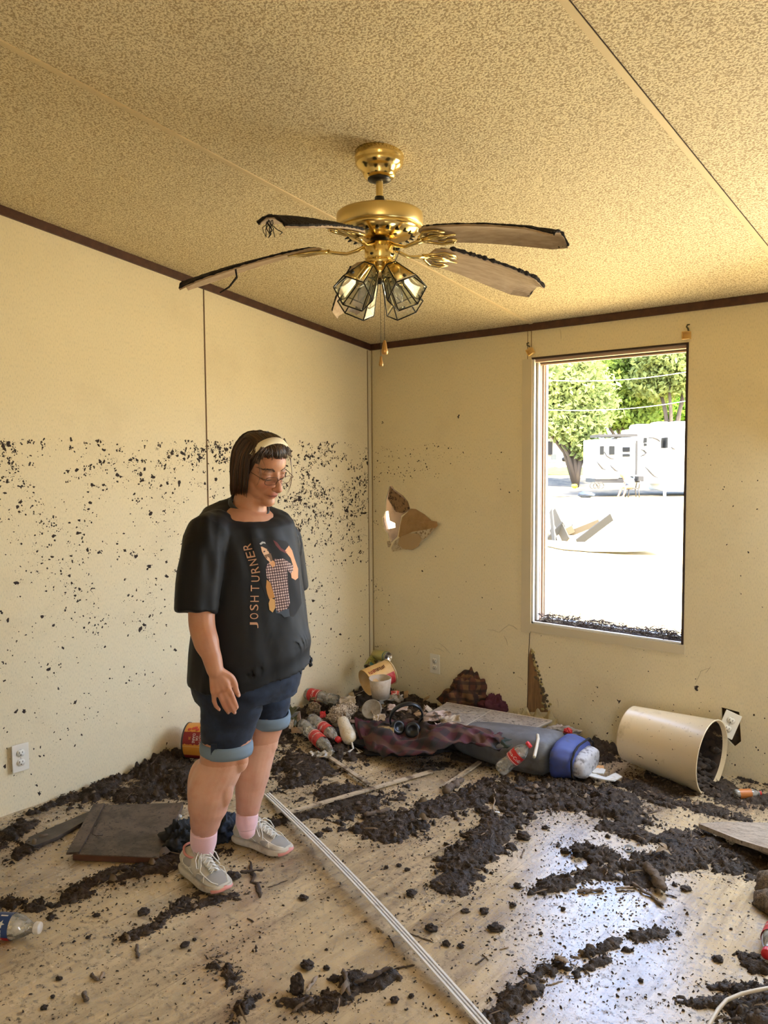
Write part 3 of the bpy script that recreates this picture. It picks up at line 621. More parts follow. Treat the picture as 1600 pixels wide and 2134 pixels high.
zs = fz(508)
k = MB(); k.lathe([(0.0, zs), (0.045, zs), (0.048, zs - .004), (0.048, zs - .045), (0.044, zs - .050), (0.050, zs - .054), (0.052, zs - .062), (0.046, zs - .068), (0.034, zs - .074), (0.034, zs - .080), (0.036, zs - .084), (0.036, zs - .094), (0.026, zs - .104), (0.012, zs - .110), (0, zs - .111)], 48, T)
fb('switch_housing', k, BRASS)
k = MB(); k.lathe([(0.0, zs - .108), (0.008, zs - .11), (0.008, zs - .124), (0, zs - .124)], 12, T); fb('finial', k, BLACK)
for a in (-2.2, -1.2, 2.6):
    k = MB(); k.ellipsoid(FC + VZ * (zs - .040) + (VR * math.sin(a) - VF * math.cos(a)) * -.050, (.005, .005, .004), nu=8, nv=6); fb('screw', k, BLACK)
k = MB(); c = FC + VZ * (zs - .018) + VR * .048 - VF * .012; k.tube([c, c + VR * .014], .0065, 8); fb('pull_switch', k, BLACK)
# blades: angles measured from straight away, clockwise towards screen right
WOOD = mat('blade_bleached_wood', (0.43, 0.32, 0.21), 0.55, var=(10, (0.29, 0.20, 0.12), 0.4, 0.7), stretch=(1, 9, 9))
GRIME = mat('blade_black_grime', (0.012, 0.008, 0.006), 0.95, bump=(140, 0.9, 0.006))
zr = zb - .050
for bi, deg in enumerate((-12, 60, 132, 204, 276)):
    a = math.radians(deg); out = VF * math.cos(a) + VR * math.sin(a); side = VZ.cross(out)
    root = FC + VZ * zr; L0, L1 = 0.185, 0.635; droop = [0.082, 0.058, 0.078, 0.078, 0.092][bi]
    pitch = math.radians(-11)
    def bp(u, v, h=0.0):
        """u along the blade 0..1, v across -1..1, h height over the middle"""
        rr = L0 + (L1 - L0) * u; wd = 0.052 + 0.016 * min(1, max(u, 0) * 1.6)
        if u > 0.86: wd *= 1 - 0.42 * ((u - 0.86) / 0.14) ** 1.0
        if u < 0.08: wd *= 0.72 + 3.5 * max(u, -.05)
        z = -0.012 - droop * (max(u, 0.0) ** 1.45) - 0.02 * u * v * v
        y = v * wd; return root + out * rr + side * (y * math.cos(pitch)) + VZ * (z + y * math.sin(pitch) + h)
    NU, NV = 28, 8; k = MB(); top = [[bp(i / NU, -1 + 2 * j / NV, 0.0035) for j in range(NV + 1)] for i in range(NU + 1)]; bot = [[bp(i / NU, -1 + 2 * j / NV, -0.0035) for j in range(NV + 1)] for i in range(NU + 1)]
    rings = [t_ + b_[::-1] for t_, b_ in zip(top, bot)]; k.loft(rings, smooth=False)
    Mw = Matrix(((out.x, side.x, 0, root.x), (out.y, side.y, 0, root.y), (0, 0, 1, root.z), (0, 0, 0, 1)))
    # a blade keeps its own axes so the wood grain runs along it
    me = k.mesh('blade', True, Mw.inverted()); me.materials.append(WOOD); ob = bpy.data.objects.new('blade', me); link(ob, fan)
    ob.matrix_parent_inverse = Matrix.Identity(4); ob.matrix_basis = W2L(fan) @ Mw
    Mi = Mw.inverted()
    k = MB(); R = random.Random(bi)
    for s in (-1, 1):
        thick = 0.0035 if s == 1 else 0.0018
        if bi in (1, 2): thick = .0062 if s == (1 if bi == 2 else 1) or bi == 1 else .002
        k.tube([bp(i / 60, s * 1.0, 0.003 + thick * .5) for i in range(6, 61)], [thick * (0.55 + 0.9 * R.random()) for _ in range(55)], 6)
    k.tube([bp(1.0, -1 + 2 * j / 10, 0.003) for j in range(11)], [.004 * (0.6 + R.random()) for _ in range(11)], 6)
    k.loft([[bp(i / NU, -.97 + 1.94 * j / NV, 0.0038 + 0.004 * R.random()) for j in range(NV + 1)] for i in range(1, NU + 1)], closed=False, caps=False)
    me = k.mesh('grime', True, Mi); me.materials.append(GRIME); gob = bpy.data.objects.new('grime_crust', me); link(gob, ob); gob['label'] = 'black mud crust along the blade edge'
    # scrolled bracket
    k = MB(); rs = 0.0058
    k.tube([root + out * .035 + VZ * (-.004), root + out * .07 - VZ * .020, root + out * .105 - VZ * .030, root + out * .14 - VZ * .026, root + out * .175 - VZ * .022], [.010, .009, .008, .009, .011], 10, flat=.6)
    for s in (-1, 1):
        k.tube([bp(-.05, 0, -.009), bp(-.02, .55 * s, -.010), bp(.06, .92 * s, -.010), bp(.15, .80 * s, -.009), bp(.20, .50 * s, -.008)], [.009, rs, rs, rs, .004], 8, flat=.7)
        k.tube([bp(.20, .50 * s, -.008), bp(.14, .42 * s, -.009), bp(.10, .62 * s, -.009), bp(.06, .50 * s, -.009)], [.004, .0045, .004, .003], 8, flat=.7)
        k.tube([bp(-.02, .2 * s, -.009), bp(.08, .22 * s, -.009), bp(.16, .12 * s, -.008)], [.006, .005, .004], 8, flat=.7)
    k.tube([bp(-.06, 0, -.009), bp(.10, 0, -.009), bp(.24, 0, -.007)], [.011, .007, .004], 8, flat=.7)
    me = k.mesh('bracket', True, Mi); me.materials.append(BRASS); bo = bpy.data.objects.new('blade_bracket', me); link(bo, ob); bo['label'] = 'scrolled brass blade bracket'
    if bi == 4:   # strip hanging from the left front blade
        k = MB(); k.tube([bp(.58, .9, -.005), bp(.57, .95, -.03), bp(.62, 1.1, -.05), bp(.68, 1.2, -.055)], [.004, .004, .003, .002], 6, flat=.5); me = k.mesh('s', True, Mi); me.materials.append(GRIME); link(bpy.data.objects.new('hanging_scrap', me), ob)
    if bi == 3:
        k = MB()
        for q in range(9):
            u0 = .88 + .1 * R.random(); P = [bp(u0, -.8 + R.random() * .5, -.004)]; 
            for _ in range(4): P.append(P[-1] + Vector((R.gauss(0, .006), R.gauss(0, .006), -.006 - R.random() * .006)))
            k.tube(P, .0012, 4)
        me = k.mesh('s', True, Mi); me.materials.append(GRIME); link(bpy.data.objects.new('hanging_scrap', me), ob)
# glass light shades
CAME = mat('shade_black_lead', (0.02, 0.016, 0.012), 0.4, 0.6); PANE = clear_plastic('shade_glass', (0.86, 0.88, 0.82), 0.13, 0.06, (0.45, 0.43, 0.34), 0.30)
BULB = clear_plastic('bulb_glass', (0.95, 0.95, 0.93), 0.08, 0.03, (0.7, 0.7, 0.65), 0.4)
for si, deg in enumerate((214, 146, 326, 34)):
    a = math.radians(deg); out = VF * math.cos(a) + VR * math.sin(a); ax = (out * 0.70 - VZ * 0.72).normalized()
    c0 = FC + VZ * (zs - .080) + out * .050
    Z = ax; X = Z.cross(VZ).normalized(); Y = Z.cross(X)
    Ms = Matrix(((X.x, Y.x, Z.x, c0.x), (X.y, Y.y, Z.y, c0.y), (X.z, Y.z, Z.z, c0.z), (0, 0, 0, 1)))
    sr = bpy.data.objects.new('light_shade', None)
    k = MB(); r0, r1, hh = .031, .064, .118
    hexa = lambda r, z, k0=0: [Vector((r * math.cos(PI / 6 + i * PI / 3), r * math.sin(PI / 6 + i * PI / 3), z)) for i in range(6)]
    R0, R1 = hexa(r0, .018), hexa(r1, .018 + hh)
    for i in range(6):
        j = (i + 1) % 6
        for A, B in ((R0[i], R1[i]), (R0[i], R0[j]), (R1[i], R1[j])): k.tube([A, B], .0021, 6)
    me = k.mesh('frame', True, W2L(fan) @ Ms); me.materials.append(CAME); so_ = bpy.data.objects.new('light_shade', me); link(so_, fan)
    k = MB()
    for i in range(6):
        j = (i + 1) % 6; q = [R0[i], R0[j], R1[j], R1[i]]; cc = sum(q, Vector()) / 4; inn = [cc + (p - cc) * .84 for p in q]; nn = (q[1] - q[0]).cross(q[3] - q[0]).normalized()
        if nn.dot(Vector((cc.x, cc.y, 0))) < 0: nn = -nn
        inn = [p + nn * .0018 for p in inn]; k.add(q + inn, [(0, 1, 5, 4), (1, 2, 6, 5), (2, 3, 7, 6), (3, 0, 4, 7), (4, 5, 6, 7)], 0, False)
    me = k.mesh('glass', True, W2L(fan) @ Ms); me.materials.append(PANE); link(bpy.data.objects.new('shade_glass', me), so_)
    k = MB(); k.lathe([(0, -.02), (.012, -.02), (.016, -.01), (.022, 0), (.026, .012), (.027, .020), (.02, .022), (.013, .024), (.013, .040), (0, .041)], 20); me = k.mesh('s', True, W2L(fan) @ Ms); me.materials.append(BRASS); link(bpy.data.objects.new('lamp_socket', me), so_)
    k = MB(); k.lathe([(.008, .036), (.0115, .044), (.0165, .058), (.0175, .068), (.014, .085), (.007, .100), (0.0, .112)], 20); me = k.mesh('s', True, W2L(fan) @ Ms); me.materials.append(BULB); link(bpy.data.objects.new('bulb', me), so_)
    k = MB(); k.tube([FC + VZ * (zs - .072) + out * .028, c0 - ax * .018], [.010, .011], 12); fb('shade_arm', k, BRASS)
# pull chains of small beads with brass fobs
FOB = mat('dull_brass_fob', (0.55, 0.33, 0.12), 0.35, 0.9)
for dx, ptop, pbot, r in ((0.001, 585, 742, .0075), (0.013, 598, 709, .011)):
    k = MB(); A = FC + VR * dx + VZ * fz(ptop); zb_ = fz(pbot); n_ = 62 if dx < .005 else 46
    for i in range(n_): k.ellipsoid((A.x, A.y, A.z + (zb_ - A.z) * i / n_), (.0013, .0013, .0013), nu=6, nv=4)
    k.tube([A, Vector((A.x, A.y, zb_))], .0004, 4); pc = fb('pull_chain', k, BLACK)
    k = MB(); h = .044 if r > .01 else .032
    k.lathe([(0, 0), (.0035, -.001), (r * .55, -.010), (r * .8, -h * .6), (r, -h * .82), (r * .8, -h), (0, -h * 1.02)], 14, Matrix.Translation((A.x, A.y, zb_))); me = k.mesh('f', True, W2L(fan)); me.materials.append(FOB); link(bpy.data.objects.new('chain_fob', me), pc)
k = MB(); c = FC + VZ * (zs - .022) + VR * .062 - VF * .01; k.tube([c, c - VZ * .03 - VR * .012, c - VZ * .055 - VR * .030, FC + VZ * fz(598) + VR * .013], .0012, 5); fb('pull_chain', k, BLACK)

# ------------------------------------------------------------------ wall fixtures
PLATE = mat('outlet_white_plastic', (0.74, 0.70, 0.60), 0.4); SLOT = mat('outlet_slot', (0.03, 0.02, 0.015), 0.6)
def outlet(name, M, label, w_=.070, h_=.114):
    r = empty(name, mtx=M, label=label, cat='outlet'); r['group'] = 'wall outlets'
    k = MB(); k.box((0, 0, .003), (w_, h_, .006)); k.build('cover_plate', PLATE, r, bevel=.0025)
    for s in (-1, 1):
        k = MB(); k.add(*oval(.0168, .0142, .0062, .0085, (0, s * .0195))); so2 = k.build('socket_face', PLATE, r)
        k = MB(); k.box((-.0063, s * .0195 + .003, .0086), (.0022, .0085, .0008)); k.box((.0063, s * .0195 + .003, .0086), (.0022, .007, .0008))
        k.ellipsoid((0, s * .0195 - .0072, .0085), (.0026, .0026, .0006), nu=10, nv=4); k.build('socket_slots', SLOT, so2)
        k = MB(); k.tube([Vector((.0172 * math.cos(t), s * .0195 + .0145 * math.sin(t), .0063)) for t in [2 * PI * i / 28 for i in range(29)]], .0006, 4, caps=False); k.build('socket_gap', SLOT, so2)
    k = MB(); k.ellipsoid((0, 0, .006), (.0028, .0028, .0012), nu=8, nv=5); k.build('screw', mat('steel', (0.4, 0.38, 0.33), 0.3, 1.0), r)
    return r
def oval(rx, ry, z0, z1, c, n=24):
    vs = [];
    for z in (z0, z1):
        for i in range(n):
            t = 2 * PI * i / n; x = rx * math.cos(t); y = max(-ry, min(ry, 1.25 * ry * math.sin(t))); vs.append(Vector((c[0] + x, c[1] + y, z)))
    return vs, [(i, (i + 1) % n, (i + 1) % n + n, i + n) for i in range(n)] + [tuple(range(n))[::-1], tuple(i + n for i in range(n))]
def frame(loc, X, Y, Z): return Matrix(((X[0], Y[0], Z[0], loc[0]), (X[1], Y[1], Z[1], loc[1]), (X[2], Y[2], Z[2], loc[2]), (0, 0, 0, 1)))
pl = WL(39, 1577)
outlet('wall_outlet', frame((0.012, pl.y, pl.z), (0, 1, 0), (0, 0, 1), (1, 0, 0)), 'white duplex outlet standing proud of the left wall near the floor')
k = MB(); k.box((.006, pl.y, pl.z), (.014, .060, .100)); tag(k.build('outlet_box', mat('box_brown', (0.22, 0.13, 0.06), 0.8)), 'brown box edge behind the outlet on the left wall', 'outlet box')
pc_ = WF(907, 1383)
outlet('wall_outlet', frame((pc_.x, -.001, pc_.z), (1, 0, 0), (0, 0, 1), (0, -1, 0)), 'cream duplex outlet on the far wall between corner and window')
Z3 = Vector((0.30, -0.93, 0.2)).normalized(); Y3 = Vector((.30, -.02, 1)); Y3 = (Y3 - Z3 * Y3.dot(Z3)).normalized(); X3 = Y3.cross(Z3)
Y3 = (Matrix.Rotation(-.08, 3, Z3) @ Y3); X3 = Y3.cross(Z3)
pr_ = WF(1519, 1510, -.035)
o3 = outlet('wall_outlet', frame(pr_, X3, Y3, Z3), 'loose tilted outlet hanging out of its hole behind the beige bin')
k = MB(); k.box((0, 0, -.022), (.05, .09, .042)); k.build('back_box', mat('box_cream', (0.42, 0.34, 0.2), 0.7), o3)
# curtain brackets at the window's upper corners
BRK = mat('bracket_gold_plastic', (0.70, 0.46, 0.16), 0.4); HOOKM = mat('hook_dark', (0.10, 0.09, 0.06), 0.4, 0.7)
for (bx, by, lab, tilt) in ((1105, 733, 'tilted tan curtain bracket at the upper left window corner', 0.5), (1430, 699, 'upright tan curtain bracket at the upper right window corner', 0.0)):
    c = WF(bx, by, -.015); r = empty('curtain_bracket', c, (0, -tilt, 0), lab, 'curtain bracket'); r['group'] = 'curtain brackets'
    k = MB(); k.box((0, .012, 0), (.034, .004, .034)); k.box((0, 0, -.016), (.034, .028, .003)); k.box((0, 0, .016), (.034, .028, .003)); k.box((-.0155, 0, 0), (.003, .028, .032)); k.build('bracket_cup', BRK, r, bevel=.001)
    k = MB(); k.tube([(.006, .010, .016), (.006, .004, .03), (.002, -.004, .038), (.006, -.006, .046), (.012, .004, .048)], [.004, .004, .0035, .004, .003], 7); k.build('hook', HOOKM, r)

# ------------------------------------------------------------------ the standing woman
def skin_mat():
    m = bpy.data.materials.new('skin'); m.use_nodes = True; n = m.node_tree; b = n.nodes['Principled BSDF']
    at_ = n.nodes.new('ShaderNodeVertexColor'); at_.layer_name = 'tone'
    tc = n.nodes.new('ShaderNodeTexCoord'); nz_ = n.nodes.new('ShaderNodeTexNoise'); nz_.inputs['Scale'].default_value = 26; nz_.inputs['Detail'].default_value = 6
    n.links.new(tc.outputs['Object'], nz_.inputs['Vector']); r = n.nodes.new('ShaderNodeMapRange'); r.inputs['From Min'].default_value = 0.45; r.inputs['From Max'].default_value = 0.75; r.inputs['To Max'].default_value = 0.45
    n.links.new(nz_.outputs['Fac'], r.inputs['Value'])
    mx = n.nodes.new('ShaderNodeMix'); mx.data_type = 'RGBA'; mx.blend_type = 'MULTIPLY'; mx.inputs[7].default_value = (0.86, 0.62, 0.55, 1)
    n.links.new(r.outputs[0], mx.inputs[0]); n.links.new(at_.outputs[0], mx.inputs[6]); n.links.new(mx.outputs[2], b.inputs['Base Color'])
    b.inputs['Roughness'].default_value = 0.5; b.inputs['Subsurface Weight'].default_value = 0.12; b.inputs['Subsurface Radius'].default_value = (0.01, 0.004, 0.002); b.inputs['Subsurface Scale'].default_value = 0.6
    bp = n.nodes.new('ShaderNodeBump'); bp.inputs['Strength'].default_value = 0.15; bp.inputs['Distance'].default_value = 0.002
    n2 = n.nodes.new('ShaderNodeTexNoise'); n2.inputs['Scale'].default_value = 260; n.links.new(tc.outputs['Object'], n2.inputs['Vector']); n.links.new(n2.outputs['Fac'], bp.inputs['Height']); n.links.new(bp.outputs[0], b.inputs['Normal'])
    return m
SKIN = skin_mat()
PB = Vector((1.03, -1.93, 0.0))
person = empty('person', PB, label='standing woman in a black printed T-shirt, rolled denim shorts and glasses looking down', cat='person')
fd = Vector((0.99, -0.12, 0)).normalized(); lt = Vector((0.12, 0.99, 0)).normalized()
def chain(k, pts, n=16, sub=6):
    """smooth tapered tube through (point, radius)"""
    P = [Vector(p) for p, r in pts]; R = [r for p, r in pts]; out = []; rad = []
    m = len(P)
    for i in range(m - 1):
        p0, p1, p2, p3 = P[max(i - 1, 0)], P[i], P[i + 1], P[min(i + 2, m - 1)]
        for s_ in range(sub):
            t = s_ / sub; out.append(0.5 * ((2 * p1) + (p2 - p0) * t + (2 * p0 - 5 * p1 + 4 * p2 - p3) * t * t + (3 * p1 - p0 - 3 * p2 + p3) * t ** 3))
            tt = t * t * (3 - 2 * t); rad.append(R[i] * (1 - tt) + R[i + 1] * tt)
    out.append(P[-1]); rad.append(R[-1]); k.tube(out, rad, n)
    k.ellipsoid(P[0], (R[0],) * 3, nu=12, nv=8); k.ellipsoid(P[-1], (R[-1],) * 3, nu=12, nv=8)
# head frame
HC = S(544, 974, 2.80)
yaw = math.atan2(fd.y, fd.x) + 0.10; RH = Matrix.Rotation(yaw, 3, 'Z') @ Matrix.Rotation(0.36, 3, 'Y') @ Matrix.Rotation(0.06, 3, 'X')
HM = Matrix.Translation(HC) @ RH.to_4x4(); HI = HM.inverted()
def HP(x, y, z): return HM @ Vector((x, y, z))
k = MB(); E = lambda c, r, R=None, nu=24, nv=16: k.ellipsoid(HP(*c), r, R=(RH if R is None else RH @ R), nu=nu, nv=nv)
E((-.014, 0, .026), (.090, .071, .080)); E((.020, 0, -.010), (.066, .062, .075)); E((.028, 0, -.052), (.052, .054, .060))
E((.046, 0, .035), (.046, .056, .048)); 
for s in (-1, 1):
    E((.052, .031 * s, -.034), (.025, .024, .028)); E((.006, .046 * s, -.058), (.040, .018, .032)); E((.056, .030 * s, .012), (.030, .026, .012), Matrix.Rotation(-.15 * s, 3, 'X'))
    E((.071, .031 * s, -.006), (.014, .0165, .0125)); E((.0995, .0125 * s, -.043), (.010, .0085, .008))
    E((.030, .034 * s, -.076), (.034, .018, .020))
E((.078, 0, .004), (.016, .012, .020)); E((.072, 0, -.066), (.020, .027, .022)); E((.067, 0, -.101), (.023, .025, .019)); E((.030, 0, -.104), (.042, .036, .022))
E((.060, 0, -.085), (.022, .030, .02)); E((.008, 0, -.098), (.040, .044, .022))
k.tube([HP(.084, 0, .004), HP(.093, 0, -.012), HP(.106, 0, -.028), HP(.112, 0, -.040), HP(.101, 0, -.050)], [.0075, .0085, .0110, .0128, .0095], 12)
E((.089, 0, -.0655), (.0090, .021, .0045)); E((.087, 0, -.0745), (.0090, .018, .0052))
# neck
chain(k, [(HP(-.020, 0, -.03), .058), (HP(-.022, 0, -.085), .058), (S(521, 1050, 2.83), .060), (S(516, 1088, 2.84), .068)])
k.ellipsoid(S(519, 1078, 2.83), (.082, .088, .030), R=Matrix.Rotation(yaw, 3, 'Z') @ Matrix.Rotation(.50, 3, 'Y')); k.ellipsoid(S(512, 1090, 2.84), (.09, .13, .05), R=Matrix.Rotation(yaw, 3, 'Z'))
# trunk core under the clothes
for py, a_, b_ in ((1110, .10, .15), (1180, .12, .16), (1260, .13, .165), (1340, .14, .17), (1400, .14, .17)):
    k.ellipsoid(S(512, py, 2.83), (a_, b_, .10), R=Matrix.Rotation(yaw, 3, 'Z'))
# right arm and hand
chain(k, [(S(436, 1112, 2.70), .058), (S(424, 1200, 2.63), .048), (S(420, 1290, 2.605), .043), (S(429, 1335, 2.58), .041), (S(441, 1368, 2.57), .0315), (S(448, 1396, 2.56), .0275)])
HT = 2.56
kn = {'i': (473, 1428), 'm': (465, 1434), 'r': (455, 1439), 'p': (445, 1442)}
for q, r in (('i', .0145), ('m', .0155), ('r', .0155), ('p', .0135)):
    k.tube([S(449 + (kn[q][0] - 460) * .25, 1396, HT), S((449 + kn[q][0]) / 2 + (kn[q][0] - 459) * .18, 1416, HT), S(*kn[q], HT - .004)], [.0165, r, r * .82], 12)
    k.ellipsoid(S(*kn[q], HT - .005), (r * .80,) * 3, nu=10, nv=8)
for a, b, c, d, r in (((473, 1428), (482, 1447), (488, 1461), (494, 1474), .0092), ((465, 1434), (475, 1456), (482, 1472), (489, 1485), .0095), ((455, 1439), (463, 1460), (469, 1474), (476, 1485), .0090), ((445, 1442), (446, 1461), (450, 1472), (457, 1479), .0078)):
    k.tube([S(*a, HT), S(*b, HT - .006), S(*c, HT + .002), S(*d, HT + .014)], [r * 1.05, r, r * .92, r * .72], 10); k.ellipsoid(S(*d, HT + .014), (r * .74,) * 3, nu=10, nv=8); k.ellipsoid(S(*b, HT - .007), (r * 1.03,) * 3, nu=10, nv=8)
chain(k, [(S(460, 1400, HT), .015), (S(479, 1411, HT + .012), .0135), (S(488, 1424, HT + .016), .0115), (S(491, 1437, HT + .018), .0105), (S(497, 1449, HT + .018), .0078)], 10, 4)
# left arm, mostly behind the body
LA = [S(586, 1120, 2.96), S(606, 1200, 3.04), S(598, 1290, 3.08), S(590, 1340, 3.05), S(584, 1388, 3.0)]
chain(k, list(zip(LA, (.055, .048, .041, .036, .026))))
for j in range(4):
    c = LA[-1] + fd * (.010 * (j - 1.5)) * 2; k.tube([c, c - VZ * .05 + VF * .005, c - VZ * .095 + VF * .002, c - VZ * .13 - VF * .006], [.012, .0105, .0085, .0065], 8)
k.tube([LA[-1], LA[-1] - VZ * .07], [.024, .026], 12); k.tube([LA[-1] + fd * .01, LA[-1] + fd * .04 - VZ * .04, LA[-1] + fd * .045 - VZ * .075], [.014, .011, .008], 8)
# legs
RL = [(S(484, 1480, 2.76), .090), (S(473, 1540, 2.74), .084), (S(466, 1572, 2.73), .079), (S(458, 1600, 2.73), .0735), (S(445, 1625, 2.735), .0755), (S(438, 1650, 2.74), .0775), (S(433, 1680, 2.745), .068), (S(428, 1710, 2.75), .053), (S(425, 1738, 2.76), .0415), (S(424, 1764, 2.77), .030)]
LL = [(S(552, 1440, 2.93), .090), (S(548, 1500, 2.93), .078), (S(541, 1535, 2.92), .070), (S(533, 1572, 2.92), .0665), (S(526, 1612, 2.92), .062), (S(521, 1645, 2.92), .054), (S(517, 1678, 2.915), .0445), (S(515, 1700, 2.915), .037), (S(514, 1722, 2.91), .028)]
chain(k, RL, 24); chain(k, LL, 24)
# kneecap pads and calf bulges
k.ellipsoid(S(494, 1580, 2.715), (.045, .034, .050)); k.ellipsoid(S(466, 1640, 2.71), (.034, .03, .07)); k.ellipsoid(S(562, 1540, 2.90), (.028, .035, .06)); k.ellipsoid(S(421, 1640, 2.75), (.050, .05, .10))
me = evalmesh(k.mesh('body', True, W2L(person)), [('REMESH', dict(mode='VOXEL', voxel_size=0.0034)), ('SMOOTH', dict(factor=0.5, iterations=5))])
body = obj_from(me, 'body', SKIN, person)
ca = me.color_attributes.new('tone', 'FLOAT_COLOR', 'POINT')
base = Vector((0.47, 0.225, 0.130)); cols = []
wi = person.matrix_world
PBW = Matrix.Translation(PB)
def gs(v, c, s):
    a = abs(v[1] - c[1]) / s[1]
    if a > 2.6: return 0.0
    b = abs(v[2] - c[2]) / s[2]
    if b > 2.6: return 0.0
    e = abs(v[0] - c[0]) / s[0]
    return math.exp(-a * a - b * b - e * e)
for v in me.vertices:
    p = PBW @ v.co; c = base.copy(); q = HI @ p
    if p.z > 1.18:
        if q.x > .02:
            fl_ = max(gs(q, (.075, s * .034, -.036), (.03, .02, .018)) for s in (-1, 1)); c = c.lerp(Vector((0.50, 0.17, 0.105)), .7 * fl_)
            c = c.lerp(Vector((0.47, 0.16, 0.10)), .7 * gs(q, (.108, 0, -.04), (.015, .016, .012)))
            lip = max(gs(q, (.096, 0, -.0650), (.02, .020, .0042)), gs(q, (.094, 0, -.0750), (.02, .016, .0045))); c = c.lerp(Vector((0.42, 0.12, 0.09)), min(1, .95 * lip))
            mouth = gs(q, (.096, 0, -.0702), (.03, .023, .0026)); c = c.lerp(Vector((0.10, 0.03, 0.025)), min(1, mouth))
            for s in (-1, 1):
                br = gs(q, (.084, s * (.030), .018 + 0.06 * (0.03 - abs(q.y)) * -1), (.03, .018, .0048)); c = c.lerp(Vector((0.13, 0.065, 0.038)), .8 * br)
                la_ = gs(q, (.085, s * .031, -.0135), (.03, .0150, .0030)); c = c.lerp(Vector((0.045, 0.022, 0.016)), min(1, 1.0 * la_))
                lid = gs(q, (.085, s * .031, -.004), (.03, .016, .007)); c = c.lerp(Vector((0.34, 0.14, 0.10)), .45 * lid)
                ns = gs(q, (.094, s * .024, -.052), (.02, .004, .016)); c = c.lerp(Vector((0.36, 0.14, 0.09)), .5 * ns)
                nos = gs(q, (.104, s * .0085, -.051), (.008, .0035, .003)); c = c.lerp(Vector((0.08, 0.03, 0.02)), min(1, nos))
    elif p.z < 0.42:
        # blotchy shins
        t = max(0, min(1, (0.33 - p.z) / 0.2)); b_ = .5 + .5 * fr(p, 9, 4); c = Vector((0.60, 0.335, 0.225)).lerp(Vector((0.42, 0.205, 0.155)), t * (.45 + .55 * b_))
        sc_ = gs(p, tuple(S(474, 1645, 2.70)), (.03, .03, .035)); c = c.lerp(Vector((0.36, 0.20, 0.14)), .7 * sc_ * (.5 + b_ * .5))
    else:
        ar = gs(p, tuple(S(470, 1470, HT)), (.05, .05, .04)); c = c.lerp(Vector((0.47, 0.19, 0.125)), .5 * ar)
    cols += [c.x, c.y, c.z, 1.0]
ca.data.foreach_set('color', cols)
HB = bvhtree.BVHTree.FromPolygons([PBW @ v.co for v in me.vertices], [tuple(p.vertices) for p in me.polygons])
def onface(y, z, off=.0006):
    o_ = HP(.20, y, z); d_ = (HP(0, y, z) - o_).normalized(); h = HB.ray_cast(o_, d_)
    return h[0] - d_ * off if h[0] is not None else HP(.09, y, z)
BRW = mat('brow_hair', (0.055, 0.028, 0.015), .6); LSH = mat('lash_dark', (0.02, 0.011, 0.008), .6); LIPL = mat('lip_crease', (0.16, 0.045, 0.035), .6); FRW = random.Random(9)
for s in (-1, 1):
    k = MB()
    for i in range(75):
        t = FRW.random(); y = s * (.012 + .040 * t); z = .0155 + .009 * math.sin(PI * (.15 + .75 * t)) + FRW.gauss(0, .0014); L_ = .006
        k.tube([onface(y, z, .0004), onface(y + s * L_ * .5, z + .0012, .0010), onface(y + s * L_, z + .0006, .0008)], [.0007, .0006, .0003], 4)
    k.build('eyebrow', BRW, person, world=True)
    k = MB(); k.tube([onface(s * (.017 + .030 * i / 8), -.0125 - .0030 * math.sin(PI * i / 8) + .002 * i / 8, .0003) for i in range(9)], [.0004, .0009, .0012, .0013, .0014, .0014, .0013, .0012, .0006], 5); k.tube([onface(s * (.017 + .030 * i / 8), .0030 + .0022 * math.sin(PI * i / 8), -.0002) for i in range(9)], [.0002, .0005, .0006, .0006, .0006, .0006, .0006, .0005, .0002], 4)
    k.build('eyelashes', LSH, person, world=True)
k = MB(); k.tube([onface(-.024 + .048 * i / 12, -.0702 - .0022 * abs(i / 6 - 1) ** 2 + .0008 * math.cos(i * 1.05), .0001) for i in range(13)], [.0003, .0007, .0009, .001, .001, .001, .001, .001, .001, .001, .0009, .0007, .0003], 5); k.build('mouth_line', LIPL, person, world=True)
NAIL = mat('fingernail', (0.60, 0.36, 0.29), 0.3)
for d, r in (((494, 1474), .0060), ((489, 1485), .006), ((476, 1485), .0056), ((457, 1479), .005), ((497.5, 1450), .0065)):
    k = MB(); k.ellipsoid(S(*d, HT + .009) , (r * .6, r * .5, r * .85), nu=10, nv=6); k.build('fingernail', NAIL, person, world=True)

# ---- T-shirt
def shirt_ring(py, cx, a_, b_, t=2.83, tilt=0.0, n=96):
    c = S(cx, py, t); r = []
    for i in range(n):
        th = 2 * PI * i / n; x = math.cos(th); y = math.sin(th)
        r.append(c + fd * (a_ * math.copysign(abs(x) ** .92, x)) + lt * (b_ * math.copysign(abs(y) ** .92, y)) + VZ * (-tilt * x))
    return r
k = MB()
R_ = [(1057, 518, .068, .074, .042), (1061, 512, .090, .118, .036), (1071, 509, .104, .165, .024), (1090, 509, .122, .186, .010), (1130, 512, .140, .187, 0), (1180, 516, .155, .192, 0), (1240, 520, .168, .200, 0), (1300, 522, .180, .208, 0), (1350, 523, .184, .216, 0), (1400, 524, .184, .222, 0)]
rings = [shirt_ring(py, cx, a_, b_, tilt=tl) for py, cx, a_, b_, tl in R_]
# hem: lower over the near hip, higher at the far front
n_ = 96
hem = []
for i, p in enumerate(rings[-1]):
    q = p.copy(); px_, py_ = PR(p); q.z -= 0.025 - 0.055 * max(0, min(1, (px_ - 500) / 150)) ; hem.append(q)
rings.append(hem); k.loft(rings)
